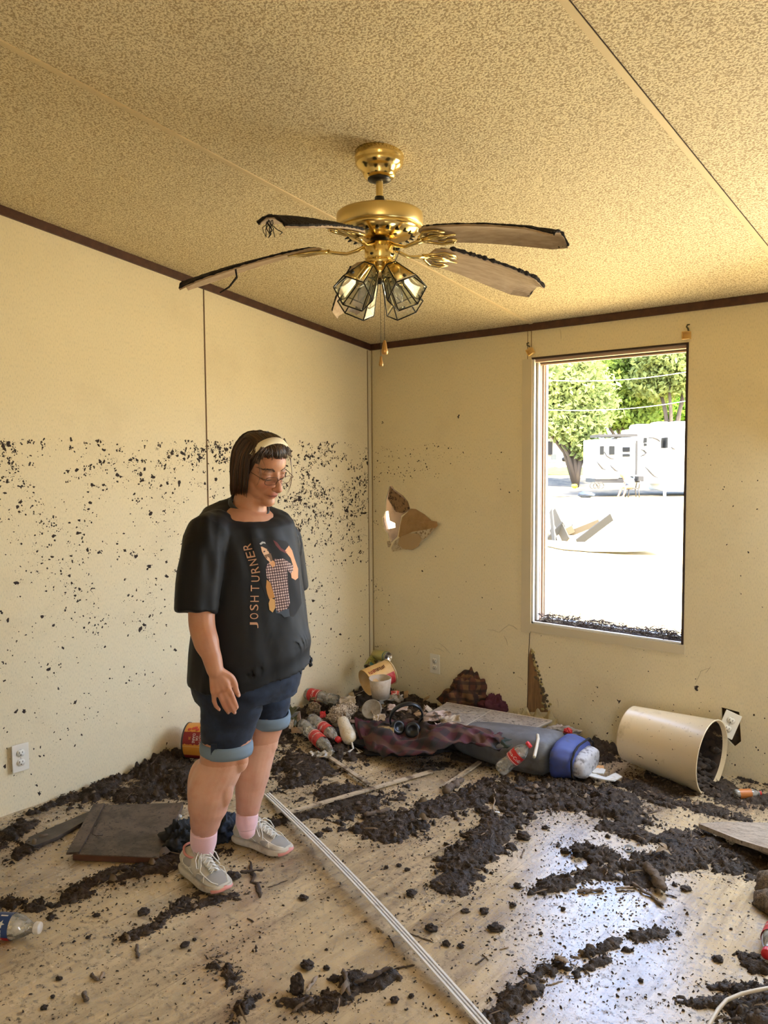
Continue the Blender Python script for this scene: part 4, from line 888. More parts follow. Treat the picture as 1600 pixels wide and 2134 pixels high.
# sleeves
def sleeve(P, rads, w=None):
    rr = []
    for i, (p, (ra, rb)) in enumerate(zip(P, rads)):
        d = (P[min(i + 1, len(P) - 1)] - P[max(i - 1, 0)]).normalized(); X = (fd - d * fd.dot(d)).normalized(); Y = d.cross(X)
        rr.append([p + X * ra * math.cos(t) + Y * rb * math.sin(t) for t in [2 * PI * j / 40 for j in range(40)]])
    k.loft(rr)
sleeve([S(462, 1098, 2.76), S(436, 1112, 2.69), S(421, 1160, 2.65), S(414, 1220, 2.62), S(409, 1276, 2.605)], [(.062, .062), (.072, .074), (.074, .074), (.070, .070), (.068, .066)])
sleeve([S(575, 1100, 2.92), S(588, 1122, 2.96), S(600, 1170, 3.0), S(611, 1228, 3.03)], [(.055, .055), (.066, .060), (.066, .056), (.064, .054)])
me0 = k.mesh('shirt', True)
me = evalmesh(me0, [('REMESH', dict(mode='VOXEL', voxel_size=0.0055)), ('SMOOTH', dict(factor=0.5, iterations=7))])
# cloth folds pressed into the surface
me.update()
for v in me.vertices:
    p = v.co; n = v.normal; px_, py_ = PR(p)
    ang = Vector((p.x, p.y, p.z * .35)); f1 = fr(Vector((p.x * 7, p.y * 7, p.z * 2.2)), 1, 3) * .010
    # drape lines from the shoulder to the belly
    u_ = (p - S(470, 1100, 2.7)); g_ = math.sin((px_ - 0.25 * (py_ - 1100)) * 0.135 + 1.6 * nz((px_ * .01, py_ * .01, 0))) * .0035 * max(0, min(1, (py_ - 1075) / 40)) * max(0, min(1, (1230 - py_) / 90))
    # diagonal pull across the belly near the hem
    e = (py_ - 1385) + (px_ - 560) * 0.62; h_ = 0
    if px_ > 475: h_ = min(1, (px_ - 475) / 60) * (.007 * math.exp(-(e / 22) ** 2) - .004 * math.exp(-((e - 34) / 20) ** 2))
    s_ = 0
    if px_ < 455: s_ = .0028 * math.sin((px_ + .12 * py_) * .16 + 2 * nz((px_ * .02, py_ * .008, 3)))
    v.co = p + n * (f1 + g_ + h_ + s_)
# open the hems: delete the faces that close them so the cloth ends in an edge
bm = bmesh.new(); bm.from_mesh(me)
dead = [f for f in bm.faces if f.normal.z < -0.75 and (f.calc_center_median().z < 0.74 or (PR(f.calc_center_median())[0] < 452 and f.calc_center_median().z < 0.93) or (PR(f.calc_center_median())[0] > 585 and 0.9 < f.calc_center_median().z < 1.0) or (PR(f.calc_center_median())[0] > 645.5 and f.calc_center_median().z < .76))]
NC = S(518, 1057, 2.83); NN = (VZ + fd * .60).normalized()
for f in bm.faces:
    q = f.calc_center_median() - NC
    if abs(q.dot(NN)) < .03 and (q.dot(fd) / .060) ** 2 + (q.dot(lt) / .066) ** 2 < 1 and f not in dead: dead.append(f)
bmesh.ops.delete(bm, geom=dead, context='FACES'); bm.verts.index_update(); bm.verts.ensure_lookup_table()
seen = set(); isl = []
for v in bm.verts:
    if v.index in seen: continue
    st_ = [v]; seen.add(v.index); comp = []
    while st_:
        x_ = st_.pop(); comp.append(x_)
        for e_ in x_.link_edges:
            y_ = e_.other_vert(x_)
            if y_.index not in seen: seen.add(y_.index); st_.append(y_)
    isl.append(comp)
isl.sort(key=len); bmesh.ops.delete(bm, geom=[v for c_ in isl[:-1] for v in c_], context='VERTS')
bv = [v for v in bm.verts if v.is_boundary and (v.co - NC).length < .16]
NECK = []
for i in range(48):
    t = 2 * PI * i / 48; d = fd * math.cos(t) + lt * math.sin(t); cand = [v.co for v in bv if (lambda q: q.dot(d) > 0 and abs(q.cross(VZ).normalized().dot(d)) < .12)((v.co - NC))]
    if cand: NECK.append(sum(cand, Vector()) / len(cand))
for _ in range(3): NECK = [(NECK[i - 1] + NECK[i] * 2 + NECK[(i + 1) % len(NECK)]) / 4 for i in range(len(NECK))]
bmesh.ops.recalc_face_normals(bm, faces=bm.faces); bm.to_mesh(me); bm.free()
me = evalmesh(me, [('SMOOTH', dict(factor=0.5, iterations=2)), ('SOLIDIFY', dict(thickness=0.003, offset=-1))])
SB = bvhtree.BVHTree.FromPolygons([v.co.copy() for v in me.vertices], [tuple(p.vertices) for p in me.polygons])
CLOTH = mat('black_cotton', (0.0035, 0.0035, 0.0045), 0.65, spec=0.35, sheen=0.02, bump=(900, 0.25, 0.0006))
me.transform(W2L(person)); shirt = obj_from(me, 't_shirt', CLOTH, person)
# collar band along the neck opening
k = MB(); n_c = len(NECK)
k.tube([p + NN * .003 + (p - NC).normalized() * .002 for p in NECK + [NECK[0], NECK[1]]], .0072, 8, flat=1.7, caps=False, up=NN); me_c = k.mesh('collar', True, W2L(person)); me_c.materials.append(mat('black_rib', (0.014, 0.014, 0.017), 0.8, sheen=0.2)); link(bpy.data.objects.new('collar', me_c), shirt)
# print on the chest: every shape is laid on the cloth by casting it along the line of sight
def on_shirt(px, py, off=0.0012):
    d = ray(px, py); dn = d.normalized(); h = SB.ray_cast(CAM, dn)
    if h[0] is None: return None
    return h[0] + (h[1] if h[1].dot(dn) < 0 else -h[1]) * off
def print_mesh(name, me2, m, off):
    """me2 holds 2D picture coordinates"""
    refine(me2, 5.0); vs = []; ok = []
    for v in me2.vertices:
        p = on_shirt(v.co.x, v.co.y, off); ok.append(p is not None); vs.append(p if p is not None else Vector((0, 0, 0)))
    fs = [tuple(p.vertices) for p in me2.polygons if all(ok[i] for i in p.vertices)]
    if not fs: return
    k = MB(); k.add(vs, fs, 0, True); me3 = k.mesh(name, False, W2L(person)); me3.materials.append(m); return link(bpy.data.objects.new(name, me3), shirt)
def poly_mesh(pts):
    k = MB(); tr = tessellate_polygon([[Vector((p[0], p[1], 0)) for p in pts]]); k.add([Vector((p[0], p[1], 0)) for p in pts], tr); return k.mesh('p', False)
INK = mat('print_orange_ink', (0.50, 0.27, 0.16), 0.8)
lets = [('J', 529, 1303), ('O', 529, 1284), ('S', 529, 1266), ('H', 530, 1248), ('T', 531, 1226), ('U', 532, 1206), ('R', 531, 1188), ('N', 527, 1172), ('E', 521.5, 1156), ('R', 515, 1140)]
for ch_, cx, cy in lets:
    tm = text_mesh(ch_, 24, 0); w0 = [v.co.copy() for v in tm.vertices]
    x0 = min(v.x for v in w0); x1 = max(v.x for v in w0); y0 = min(v.y for v in w0); y1 = max(v.y for v in w0)
    lean = 0.0 if cy > 1195 else 0.30
    for v in tm.vertices:
        a_ = (v.co.x - (x0 + x1) / 2) / (x1 - x0) * 12.5; b_ = (v.co.y - (y0 + y1) / 2) / (y1 - y0) * 17.5   # along the word, across it
        v.co = Vector((cx - b_ - a_ * lean, cy - a_ + b_ * lean * .6, 0))
    print_mesh('lettering', tm, INK, .0018)
def C4(x, y): return (500 + x / 8.894, 1100 + y / 8.894)   # coordinates read from an enlarged crop
PRT = {
 'backdrop_haze': ([(215, 190), (560, 190), (860, 250), (960, 420), (1090, 900), (1140, 1400), (1000, 1650), (700, 1560), (500, 1350), (380, 1000), (300, 600)], (0.009, 0.0085, 0.010), .0008),
 'arm_raised': ([(830, 420), (900, 330), (960, 420), (1000, 560), (1070, 760), (1070, 930), (1020, 970), (950, 930), (940, 850), (975, 700), (930, 560), (850, 460)], (0.58, 0.30, 0.16), .0016),
 'guitar': ([(490, 960), (560, 1020), (640, 1100), (640, 1290), (540, 1330), (500, 1220), (478, 1100)], (0.42, 0.19, 0.05), .0016),
 'guitar_edge': ([(610, 230), (680, 270), (760, 380), (860, 440), (850, 480), (740, 420), (660, 330)], (0.12, 0.03, 0.03), .0016),
 'hand_low': ([(560, 1300), (640, 1330), (650, 1480), (600, 1570), (540, 1520), (525, 1400)], (0.50, 0.28, 0.10), .0018),
 'hair_print': ([(350, 300), (400, 255), (460, 270), (500, 330), (560, 390), (590, 480), (560, 560), (540, 480), (500, 400), (400, 350), (370, 340)], (0.012, 0.011, 0.012), .0022),
 'hair_shine': ([(352, 300), (400, 258), (455, 268), (470, 300), (420, 290), (380, 320)], (0.4, 0.38, 0.36), .0026),
 'face_print': ([(380, 350), (440, 350), (510, 380), (560, 440), (575, 540), (600, 620), (560, 640), (500, 600), (440, 520), (400, 440)], (0.62, 0.38, 0.24), .0018),
 'beard_print': ([(440, 510), (500, 490), (560, 470), (585, 540), (600, 610), (560, 630), (540, 560), (490, 530), (500, 580), (470, 560)], (0.16, 0.09, 0.05), .0024),
 'eye_print': ([(425, 435), (455, 425), (462, 445), (430, 460)], (0.04, 0.025, 0.02), .0026),
 'eye_print_b': ([(490, 405), (520, 405), (525, 428), (498, 430)], (0.04, 0.025, 0.02), .0026),
 'neck_print': ([(530, 620), (600, 600), (650, 640), (660, 700), (600, 740), (560, 690)], (0.55, 0.27, 0.12), .0016),
 'jeans_print': ([(650, 1520), (900, 1500), (920, 1640), (820, 1660), (760, 1600), (660, 1580)], (0.05, 0.065, 0.09), .0014),
}
plaid = bpy.data.materials.new('print_plaid'); plaid.use_nodes = True; n = plaid.node_tree; b = n.nodes['Principled BSDF']; b.inputs['Roughness'].default_value = 0.8
tc = n.nodes.new('ShaderNodeTexCoord'); last = None
for ax_, sc_ in ((1, 34), (2, 34)):
    mp = n.nodes.new('ShaderNodeMapping'); mp.inputs['Rotation'].default_value = (0, 0.12, 0); n.links.new(tc.outputs['Object'], mp.inputs[0])
    wv = n.nodes.new('ShaderNodeTexWave'); wv.bands_direction = 'XYZ'[ax_]; wv.inputs['Scale'].default_value = sc_ * 1.0; wv.inputs['Distortion'].default_value = 1.2; wv.inputs['Detail Scale'].default_value = 4
    n.links.new(mp.outputs[0], wv.inputs['Vector']); r = n.nodes.new('ShaderNodeMapRange'); r.inputs['From Min'].default_value = .45; r.inputs['From Max'].default_value = .75; n.links.new(wv.outputs['Fac'], r.inputs['Value'])
    if last is None: last = r.outputs[0]
    else:
        mu = n.nodes.new('ShaderNodeMath'); mu.operation = 'ADD'; n.links.new(last, mu.inputs[0]); n.links.new(r.outputs[0], mu.inputs[1]); last = mu.outputs[0]
cr = n.nodes.new('ShaderNodeValToRGB'); cr.color_ramp.elements[0].color = (0.035, 0.022, 0.025, 1); cr.color_ramp.elements[1].position = 1.0; cr.color_ramp.elements[1].color = (0.62, 0.50, 0.45, 1)
e_ = cr.color_ramp.elements.new(.5); e_.color = (0.20, 0.10, 0.09, 1)
hf = n.nodes.new('ShaderNodeMath'); hf.operation = 'MULTIPLY'; hf.inputs[1].default_value = .5; n.links.new(last, hf.inputs[0]); n.links.new(hf.outputs[0], cr.inputs[0]); n.links.new(cr.outputs[0], b.inputs['Base Color'])
for nm, (pts, c, off) in PRT.items():
    print_mesh('print', poly_mesh([C4(*q) for q in pts]), mat('print_' + nm, c, 0.85), off)
print_mesh('print', poly_mesh([C4(*q) for q in [(490, 690), (530, 640), (600, 740), (650, 690), (620, 570), (700, 580), (790, 570), (900, 640), (980, 710), (970, 800), (930, 860), (860, 760), (880, 1000), (900, 1250), (920, 1400), (870, 1500), (700, 1570), (660, 1500), (640, 1290), (600, 1150), (560, 1020), (490, 920), (475, 760)]]), plaid, .0020)

# ---- denim shorts
k = MB()
def tube_px(lst, n=40): chain(k, [(S(x, y, t), r) for x, y, t, r in lst], n, 5)
k.loft([shirt_ring(py, cx, a_, b_) for py, cx, a_, b_ in ((1325, 516, .165, .20), (1370, 514, .170, .205), (1420, 514, .165, .200), (1450, 514, .150, .19))])
tube_px([(492, 1400, 2.77, .112), (483, 1460, 2.75, .106), (476, 1510, 2.745, .093), (472, 1552, 2.74, .083)]); tube_px([(548, 1400, 2.93, .105), (554, 1450, 2.93, .092), (556, 1482, 2.93, .080)])
me = evalmesh(k.mesh('shorts', True), [('REMESH', dict(mode='VOXEL', voxel_size=0.006)), ('SMOOTH', dict(factor=0.5, iterations=6))])
for v in me.vertices:
    p = v.co; px_, py_ = PR(p); v.co = p + v.normal * (fr(Vector((p.x * 6, p.y * 6, p.z * 16)), 1, 3) * .008)
bm = bmesh.new(); bm.from_mesh(me)
bmesh.ops.delete(bm, geom=[f for f in bm.faces if f.normal.z < -.6 and (f.calc_center_median().z < .46 or PR(f.calc_center_median())[1] > 1505)], context='FACES'); bm.to_mesh(me); bm.free()
me.transform(W2L(person)); DENIM = mat('dark_denim', (0.004, 0.007, 0.017), 0.85, sheen=.05, var=(8, (0.018, 0.034, 0.075), 0.46, 0.75), bump=(500, .3, .0008))
shorts = obj_from(me, 'denim_shorts', DENIM, person)
CUFF = mat('denim_cuff_inside', (0.15, 0.195, 0.24), 0.85, var=(40, (0.15, 0.2, 0.25), .4, .6), bump=(500, .3, .0008))
def cuff(c, d, r, h, name='cuff'):
    d = d.normalized(); X = (fd - d * fd.dot(d)).normalized(); Y = d.cross(X); rr = []
    for s_, q in ((-h, r * .93), (-h, r * 1.0), (-h * .3, r * 1.045), (h * .4, r * 1.05), (h, r * 1.02), (h, r * .94)):
        rr.append([c - d * s_ * -1 * 1.0 * -1 + X * q * (1 + .02 * math.sin(3 * t)) * math.cos(t) + Y * q * math.sin(t) for t in [2 * PI * j / 48 for j in range(48)]])
    k = MB(); k.loft(rr + [rr[0]], caps=False); return k.build(name, CUFF, person, world=True)
cf = cuff(S(472, 1555, 2.735), VZ + Vector((.03, 0, 0)), .0865, .021); cuff(S(557, 1492, 2.93), VZ + fd * .18, .0810, .021)
k = MB(); c = S(446, 1561, 2.655); k.box(c - VF * .002, (.020, .006, .036), rot=Matrix.Rotation(math.atan2(VR.y, VR.x), 3, 'Z')); k.build('cuff_tab', DENIM, person, world=True)
# ---- socks
SOCK = mat('pink_sock', (0.68, 0.42, 0.44), 0.85, sheen=.4, bump=(350, .5, .001))
for L in ([(425, 1730, 2.757, .046), (424, 1752, 2.765, .0455), (425, 1772, 2.775, .036)], [(515, 1696, 2.915, .0405), (514, 1714, 2.91, .040), (515, 1730, 2.905, .031)]):
    k = MB(); chain(k, [(S(x, y, t), r) for x, y, t, r in L], 28, 4); me = k.mesh('s', True, W2L(person)); me.materials.append(SOCK); link(bpy.data.objects.new('sock', me), person)
# ---- trainers
SHW = mat('shoe_cream_leather', (0.50, 0.46, 0.38), 0.6, var=(18, (0.34, 0.29, 0.22), .5, .75)); SHG = mat('shoe_grey_mesh', (0.30, 0.285, 0.26), 0.8, bump=(600, .5, .001)); SHP = mat('shoe_pink_trim', (0.62, 0.26, 0.22), 0.7)
SOLE = mat('shoe_sole', (0.52, 0.47, 0.38), 0.6, var=(12, (0.30, 0.24, 0.17), .5, .7)); LACE = mat('shoe_lace', (0.66, 0.63, 0.56), 0.8)
def shoe(heel, toe, side):
    X = (toe - heel); Ln = X.length; X.normalize(); Y = VZ.cross(X); M = Matrix(((X.x, Y.x, 0, heel.x), (X.y, Y.y, 0, heel.y), (0, 0, 1, heel.z), (0, 0, 0, 1)))
    s = Ln / 0.25; st = [(0.0, .020, .062, .030), (.008, .030, .082, .024), (.030, .036, .094, .022), (.060, .0385, .088, .022), (.090, .0385, .084, .022), (.110, .039, .086, .022), (.135, .041, .074, .022), (.160, .044, .062, .021), (.185, .046, .053, .021), (.210, .044, .046, .022), (.230, .036, .040, .024), (.243, .024, .034, .026), (.249, .010, .029, .027)]
    rr = []
    for x, w_, h, z0 in st:
        sh = .006 * math.sin(PI * min(1, x / .2)) * side; r = []
        for j in range(28):
            t = 2 * PI * j / 28; cy, cz = math.cos(t), math.sin(t)
            yy = w_ * math.copysign(abs(cy) ** .75, cy) * (1 - .30 * max(0, cz)); zz = (z0 + h) / 2 - .004 + (h - z0) / 2 * math.copysign(abs(cz) ** .85, cz)
            r.append(Vector((x * s, yy + sh, zz)))
        rr.append(r)
    k = MB(); k.loft(rr); me = evalmesh(k.mesh('u', True), [('SUBSURF', dict(levels=2, render_levels=2))])
    B = bvhtree.BVHTree.FromPolygons([v.co.copy() for v in me.vertices], [tuple(p.vertices) for p in me.polygons])
    Wl = W2L(person) @ M; me.transform(Wl); up = obj_from(me, 'shoe', SHW, person)
    # sole
    k = MB(); so_ = []
    for z, g, rock in ((0, -.002, 1), (.004, .003, 1), (.014, .005, .7), (.022, .004, .4), (.028, .001, .2)):
        r = []
        for (x, w_) in [(0.0, .018), (.006, .030), (.03, .038), (.07, .036), (.11, .036), (.16, .046), (.19, .048), (.22, .042), (.242, .026), (.25, .010)]: r.append((x, w_))
        pts = [Vector(((x * s + (g if x > .2 else -g if x < .01 else 0) * 1.0), w_ + g, z + rock * (.010 * max(0, (x - .19) / .06) ** 2 + .006 * max(0, (.03 - x) / .03) ** 2))) for x, w_ in r] + [Vector((x * s + (g if x > .2 else -g if x < .01 else 0), -w_ - g, z + rock * (.010 * max(0, (x - .19) / .06) ** 2 + .006 * max(0, (.03 - x) / .03) ** 2))) for x, w_ in r[::-1]]
        so_.append([p + Vector((0, .006 * math.sin(PI * min(1, max(0, p.x) / (.2 * s))) * side, 0)) for p in pts])
    k.loft(so_); me = evalmesh(k.mesh('s', True), [('SUBSURF', dict(levels=2, render_levels=2))]); me.transform(Wl); obj_from(me, 'sole', SOLE, up)
    k = MB()   # pink toe guard
    k.tube([Vector(((.2505 - .0235 * (abs(t) ** 2.2)) * s, .040 * t, .013 + .008 * (1 - abs(t)))) for t in [(-10 + i) / 10 for i in range(19)]], [.007] * 19, 8, flat=1.1); me = k.mesh('t', True, Wl); me.materials.append(SHP); link(bpy.data.objects.new('toe_guard', me), up)
    def onx(x, z, sd, off=.001):
        h = B.ray_cast(Vector((x * s, .12 * sd, z)), Vector((0, -sd, 0)))
        return h[0] + h[1] * off if h[0] is not None else Vector((x * s, .04 * sd, z))
    def ont(x, y, off=.001):
        h = B.ray_cast(Vector((x * s, y, .2)), Vector((0, 0, -1)))
        return h[0] + Vector((0, 0, off)) if h[0] is not None else Vector((x * s, y, .06))
    for sd in (-1, 1):
        for pts in ([(.02, .075), (.05, .055), (.08, .045), (.11, .055), (.12, .075)], [(.035, .035), (.06, .05), (.09, .05), (.12, .035)], [(.13, .032), (.15, .048), (.175, .046), (.19, .032)], [(.12, .028), (.145, .056), (.18, .052), (.215, .036), (.235, .032)], [(.005, .045), (.015, .06), (.02, .08)]):
            k = MB(); k.tube([onx(x, z, sd) for x, z in pts], .0019, 6, flat=.6); me = k.mesh('o', True, Wl); me.materials.append(LACE); link(bpy.data.objects.new('overlay_piping', me), up)
        for cx_, cz_, rx_, rz_ in ((.075, .060, .026, .014), (.160, .040, .017, .009)):
            k = MB(); vs = [onx(cx_, cz_, sd, .0014)] + [onx(cx_ + rx_ * q * math.cos(t), cz_ + rz_ * q * math.sin(t), sd, .0014 if q < 1 else .0003) for q in (.5, .9, 1.0) for t in [2 * PI * j / 20 for j in range(20)]]
            fs = [(0, 1 + j, 1 + (j + 1) % 20) for j in range(20)] + [(1 + 20 * a_ + j, 1 + 20 * (a_ + 1) + j, 1 + 20 * (a_ + 1) + (j + 1) % 20, 1 + 20 * a_ + (j + 1) % 20) for a_ in range(2) for j in range(20)]
            k.add(vs, fs); me = k.mesh('p', True, Wl); me.materials.append(SHG); link(bpy.data.objects.new('mesh_panel', me), up)
    k = MB(); g_ = [[ont(.185 + .055 * i / 8, (-.034 + .068 * j / 8) * (1 - .45 * (i / 8) ** 2) + .004 * side, .0012) for j in range(9)] for i in range(9)]; k.loft(g_, closed=False, caps=False); me = k.mesh('p', True, Wl); me.materials.append(SHG); link(bpy.data.objects.new('mesh_panel', me), up)
    # collar in pink, tongue, laces
    k = MB(); k.tube([Vector(((.060 + .042 * math.cos(t)) * s, .034 * math.sin(t), .078 + .006 * math.cos(t) * -1 + .008 * (1 if math.cos(t) < -.5 else 0))) for t in [2 * PI * i / 28 for i in range(29)]], .0042, 8, caps=False); me = k.mesh('c', True, Wl); me.materials.append(SHP); link(bpy.data.objects.new('collar_trim', me), up)
    k = MB(); k.loft([[Vector((x * s, y * w_, z)) for y in (-1, -.5, 0, .5, 1)] + [Vector((x * s, y * w_, z - .006)) for y in (1, .5, 0, -.5, -1)] for x, w_, z in ((.088, .022, .104), (.105, .023, .095), (.130, .020, .083), (.160, .016, .069), (.185, .012, .058))]); me = k.mesh('t', True, Wl); me.materials.append(SHW); link(bpy.data.objects.new('tongue', me), up)
    k = MB(); xs = [.108, .122, .137, .152, .167, .181]
    for i, x in enumerate(xs):
        z = .0955 - (x - .105) * .475; w_ = .021 - .005 * i / 5; x2 = x + .009
        for sg in (-1, 1): k.tube([Vector((x * s, -w_ * sg, z - .003)), Vector(((x + .004) * s, 0, z + .004 + .0015 * sg)), Vector((x2 * s, w_ * sg, z - .006))], .0021, 6)
    z = .098
    for sg in (-1, 1):
        k.tube([Vector((.112 * s, 0, z)), Vector((.120 * s, .022 * sg, z + .004)), Vector((.132 * s, .040 * sg, z - .012)), Vector((.146 * s, .044 * sg, z - .034)), Vector((.146 * s, .036 * sg, z - .038)), Vector((.130 * s, .026 * sg, z - .016)), Vector((.114 * s, .004 * sg, z))], .0020, 6)
        k.tube([Vector((.112 * s, 0, z)), Vector((.128 * s, .016 * sg, z - .004)), Vector((.150 * s, .030 * sg, z - .028)), Vector((.158 * s, .040 * sg, z - .044))], .0019, 6)
    k.ellipsoid((.112 * s, 0, z), (.006, .006, .004), nu=10, nv=6); me = k.mesh('l', True, Wl); me.materials.append(LACE); link(bpy.data.objects.new('laces', me), up)
    return up
shoe(Vector((.922, -2.068, .004)), Vector((1.168, -2.090, .004)), -1); shoe(Vector((.898, -1.822, .004)), Vector((1.142, -1.776, .004)), 1)

# ---- hair, headband, glasses
HAIRM = bpy.data.materials.new('brown_hair'); HAIRM.use_nodes = True; n = HAIRM.node_tree; b = n.nodes['Principled BSDF']; b.inputs['Roughness'].default_value = 0.42; b.inputs['Specular IOR Level'].default_value = 0.4
oi = n.nodes.new('ShaderNodeVertexColor'); oi.layer_name = 'strand'; n.links.new(oi.outputs[0], b.inputs['Base Color'])
def hair_pt(ph, s, off=0.0, zb=-.10):
    """ph azimuth (0 = front), s 0 crown .. 1 tip"""
    x0, z0 = -.016, .030
    ax = .099 + off if math.cos(ph) > 0 else .098 + off; ay = .083 + off; az = .086 + off
    zt = z0 + az; z = zt + (zb - zt) * s
    # arc length like spacing over the dome
    th = s * (PI / 2 + (z0 - zb) / az)
    if th < PI / 2: z = z0 + az * math.cos(th); f = math.sin(th)
    else: z = z0 - az * (th - PI / 2); f = 1.0 - .55 * max(0, (z0 - z) / .16) ** 2.2 * (.5 if abs(ph) > 2.2 else .35)
    return Vector((x0 + ax * f * math.cos(ph), ay * f * math.sin(ph), z))
k = MB(); strands = []; HR = random.Random(11); vcol = []
def add_strand(P, r, c, flat=.45, up=None):
    n0 = len(k.v); k.tube(P, r, 5, flat=flat, up=up); vcol.extend([c] * (len(k.v) - n0))
def hc():
    t = HR.random(); return (0.028 + .085 * t ** 3, 0.014 + .042 * t ** 3, 0.006 + .018 * t ** 3, 1)
n0 = 0
# under-cap closing the scalp
cap = []
for i in range(41):
    ph = -PI + 2 * PI * i / 40; lim = .50 if abs(ph) < .95 else (.50 + .42 * min(1, (abs(ph) - .95) / .35)); cap.append([hair_pt(ph, lim * j / 14, -.004, -.09) for j in range(15)])
k.loft([[HM @ p for p in r] for r in cap], closed=False, caps=False); vcol.extend([(0.03, 0.014, 0.006, 1)] * (len(k.v) - n0))
for i in range(900):
    ph = (HR.random() * 2 - 1) * PI
    if abs(ph) < 1.16: continue
    zb = -.082 - .050 * max(0, min(1, (abs(ph) - 1.2) / 1.4)) + HR.gauss(0, .006); off = HR.random() * .008; s0 = HR.random() * .18; P = []; dph = HR.gauss(0, .05)
    for j in range(13):
        s = s0 + (1 - s0) * j / 12; q = hair_pt(ph + dph * s, s, off + .0015 * math.sin(9 * s + ph * 7), zb)
        if abs(ph) < 1.9: q.x += .016 * max(0, s - .55) / .45 * (1.9 - abs(ph))
        P.append(HM @ q)
    r0 = .0024 + HR.random() * .0018; add_strand(P, [r0 * (1 - .75 * (j / 12) ** 3) for j in range(13)], hc())
# hair combed back over the crown from the hairline, through the band
for i in range(380):
    y = (HR.random() * 2 - 1) * .066; hx = math.sqrt(max(0, 1 - (y / .078) ** 2)); P = []; off = HR.random() * .006; zf = .074 + HR.gauss(0, .004) - .10 * max(0, abs(y) - .045)
    lead = Vector((-.016 + .100 * hx, y, zf))
    for j in range(10):
        t = j / 9; a = math.asin(max(-1, min(1, (zf - .034) / .094))) + t * 1.55
        bump_ = .010 * math.exp(-((t - .18) / .16) ** 2)
        P.append(HM @ Vector((-.016 + (.101 + off + bump_) * hx * math.cos(a), y * (1 + .06 * t), .030 + (.087 + off + bump_) * math.sin(a) * (1 - .25 * (y / .08) ** 2))))
    add_strand(P, [.0016, .0026, .0028, .0028, .0028, .0028, .0028, .0026, .002, .001], hc())
# short fringe falling forward on to the forehead and loose wisps beside the face
for i in range(210):
    y = -.068 + .136 * HR.random(); hx = math.sqrt(max(0, 1 - (y / .082) ** 2)); dr = .002 + .026 * HR.random() ** 3 + (.03 if abs(y) > .05 else 0); P = []
    for j in range(8):
        t = j / 7; a = 1.04 - t * (.40 + .16 * (.5 + .5 * math.sin(i * 1.7))); z = .030 + (.093) * math.sin(a); P.append(HM @ Vector((-.018 + (.104 + .005 * math.sin(PI * t)) * hx * math.cos(a) + .004, y + .030 * t * t * (1 if y > .01 else -1.2) * (.6 + .4 * math.sin(i)), z - dr * t * t * .7)))
    add_strand(P, [.0018, .0022, .0022, .0021, .0019, .0016, .0011, .0005], hc())
for s, y0, L in ((-1, .070, .09), (-1, .066, .075), (1, .072, .13), (1, .070, .12), (1, .068, .10), (-1, .05, .045)):
    P = [HM @ Vector((.055 + .03 * math.sin(PI * j / 12) + .004 * s, s * (y0 + .004 * j / 9 - .0015 * j * .4), .055 - L * j / 9)) for j in range(10)]; add_strand(P, [.0011] * 9 + [.0004], (0.12, 0.06, 0.03, 1))
me = k.mesh('hair', True, W2L(person)); at_ = me.color_attributes.new('strand', 'FLOAT_COLOR', 'POINT'); at_.data.foreach_set('color', [x for c in vcol for x in c]); me.materials.append(HAIRM); link(bpy.data.objects.new('hair', me), person)
k = MB(); rr = []
for i in range(33):
    a = math.radians(22 + 136 * i / 32); w_ = .0120 * min(1, .55 + 3 * min(i, 32 - i) / 32)
    def bpnt(x, off):
        f = math.sqrt(max(0, 1 - ((x + .016) / (.101 + off)) ** 2)); return Vector((x, (.083 + off) * f * math.cos(a), .030 + (.087 + off) * f * math.sin(a)))
    xc = .047 - .022 * (1 - math.sin(a)); row = [bpnt(xc + u * w_, .0165 + v) for u, v in ((-1, 0), (-.8, .002), (0, .0035), (.8, .002), (1, 0), (.8, -.003), (-.8, -.003))]; rr.append([HM @ p for p in row])
k.loft(rr); k.build('headband', mat('cream_headband', (0.72, 0.62, 0.42), 0.55, sheen=.3), person, world=True)
k = MB(); k2 = MB()
for s in (-1, 1):
    pts = []
    for i in range(29):
        t = 2 * PI * i / 28; cx, cz = math.cos(t), math.sin(t); yy = .0235 * math.copysign(abs(cx) ** .55, cx); zz = .0145 * math.copysign(abs(cz) ** .6, cz)
        pts.append(HP(.1055 - .012 * ((abs(yy + .031) / .05) ** 2) * .5 - .006 * (.5 if zz < 0 else 0) , s * (.0325 + yy), -.010 + zz))
    k.tube(pts, .0011, 6, caps=False); k2.add([sum(pts[:-1], Vector()) / 28] + pts[:-1], [(0, 1 + i, 1 + (i + 1) % 28) for i in range(28)])
    k.tube([HP(.103, s * .0565, -.004), HP(.098, s * .067, -.003), HP(.06, s * .074, .002), HP(.01, s * .078, .004)], .0012, 6)
k.tube([HP(.107, -.009, -.006), HP(.110, 0, -.003), HP(.107, .009, -.006)], .0012, 6)
gls = k.build('glasses', mat('glasses_brown_metal', (0.10, 0.05, 0.035), 0.35, .8), person, world=True)
me = k2.mesh('lens', True, W2L(person)); me.materials.append(clear_plastic('lens_glass', (0.97, 0.97, 0.96), 0.02, 0.02, (0.6, 0.6, 0.6), 0.10)); link(bpy.data.objects.new('lenses', me), gls)

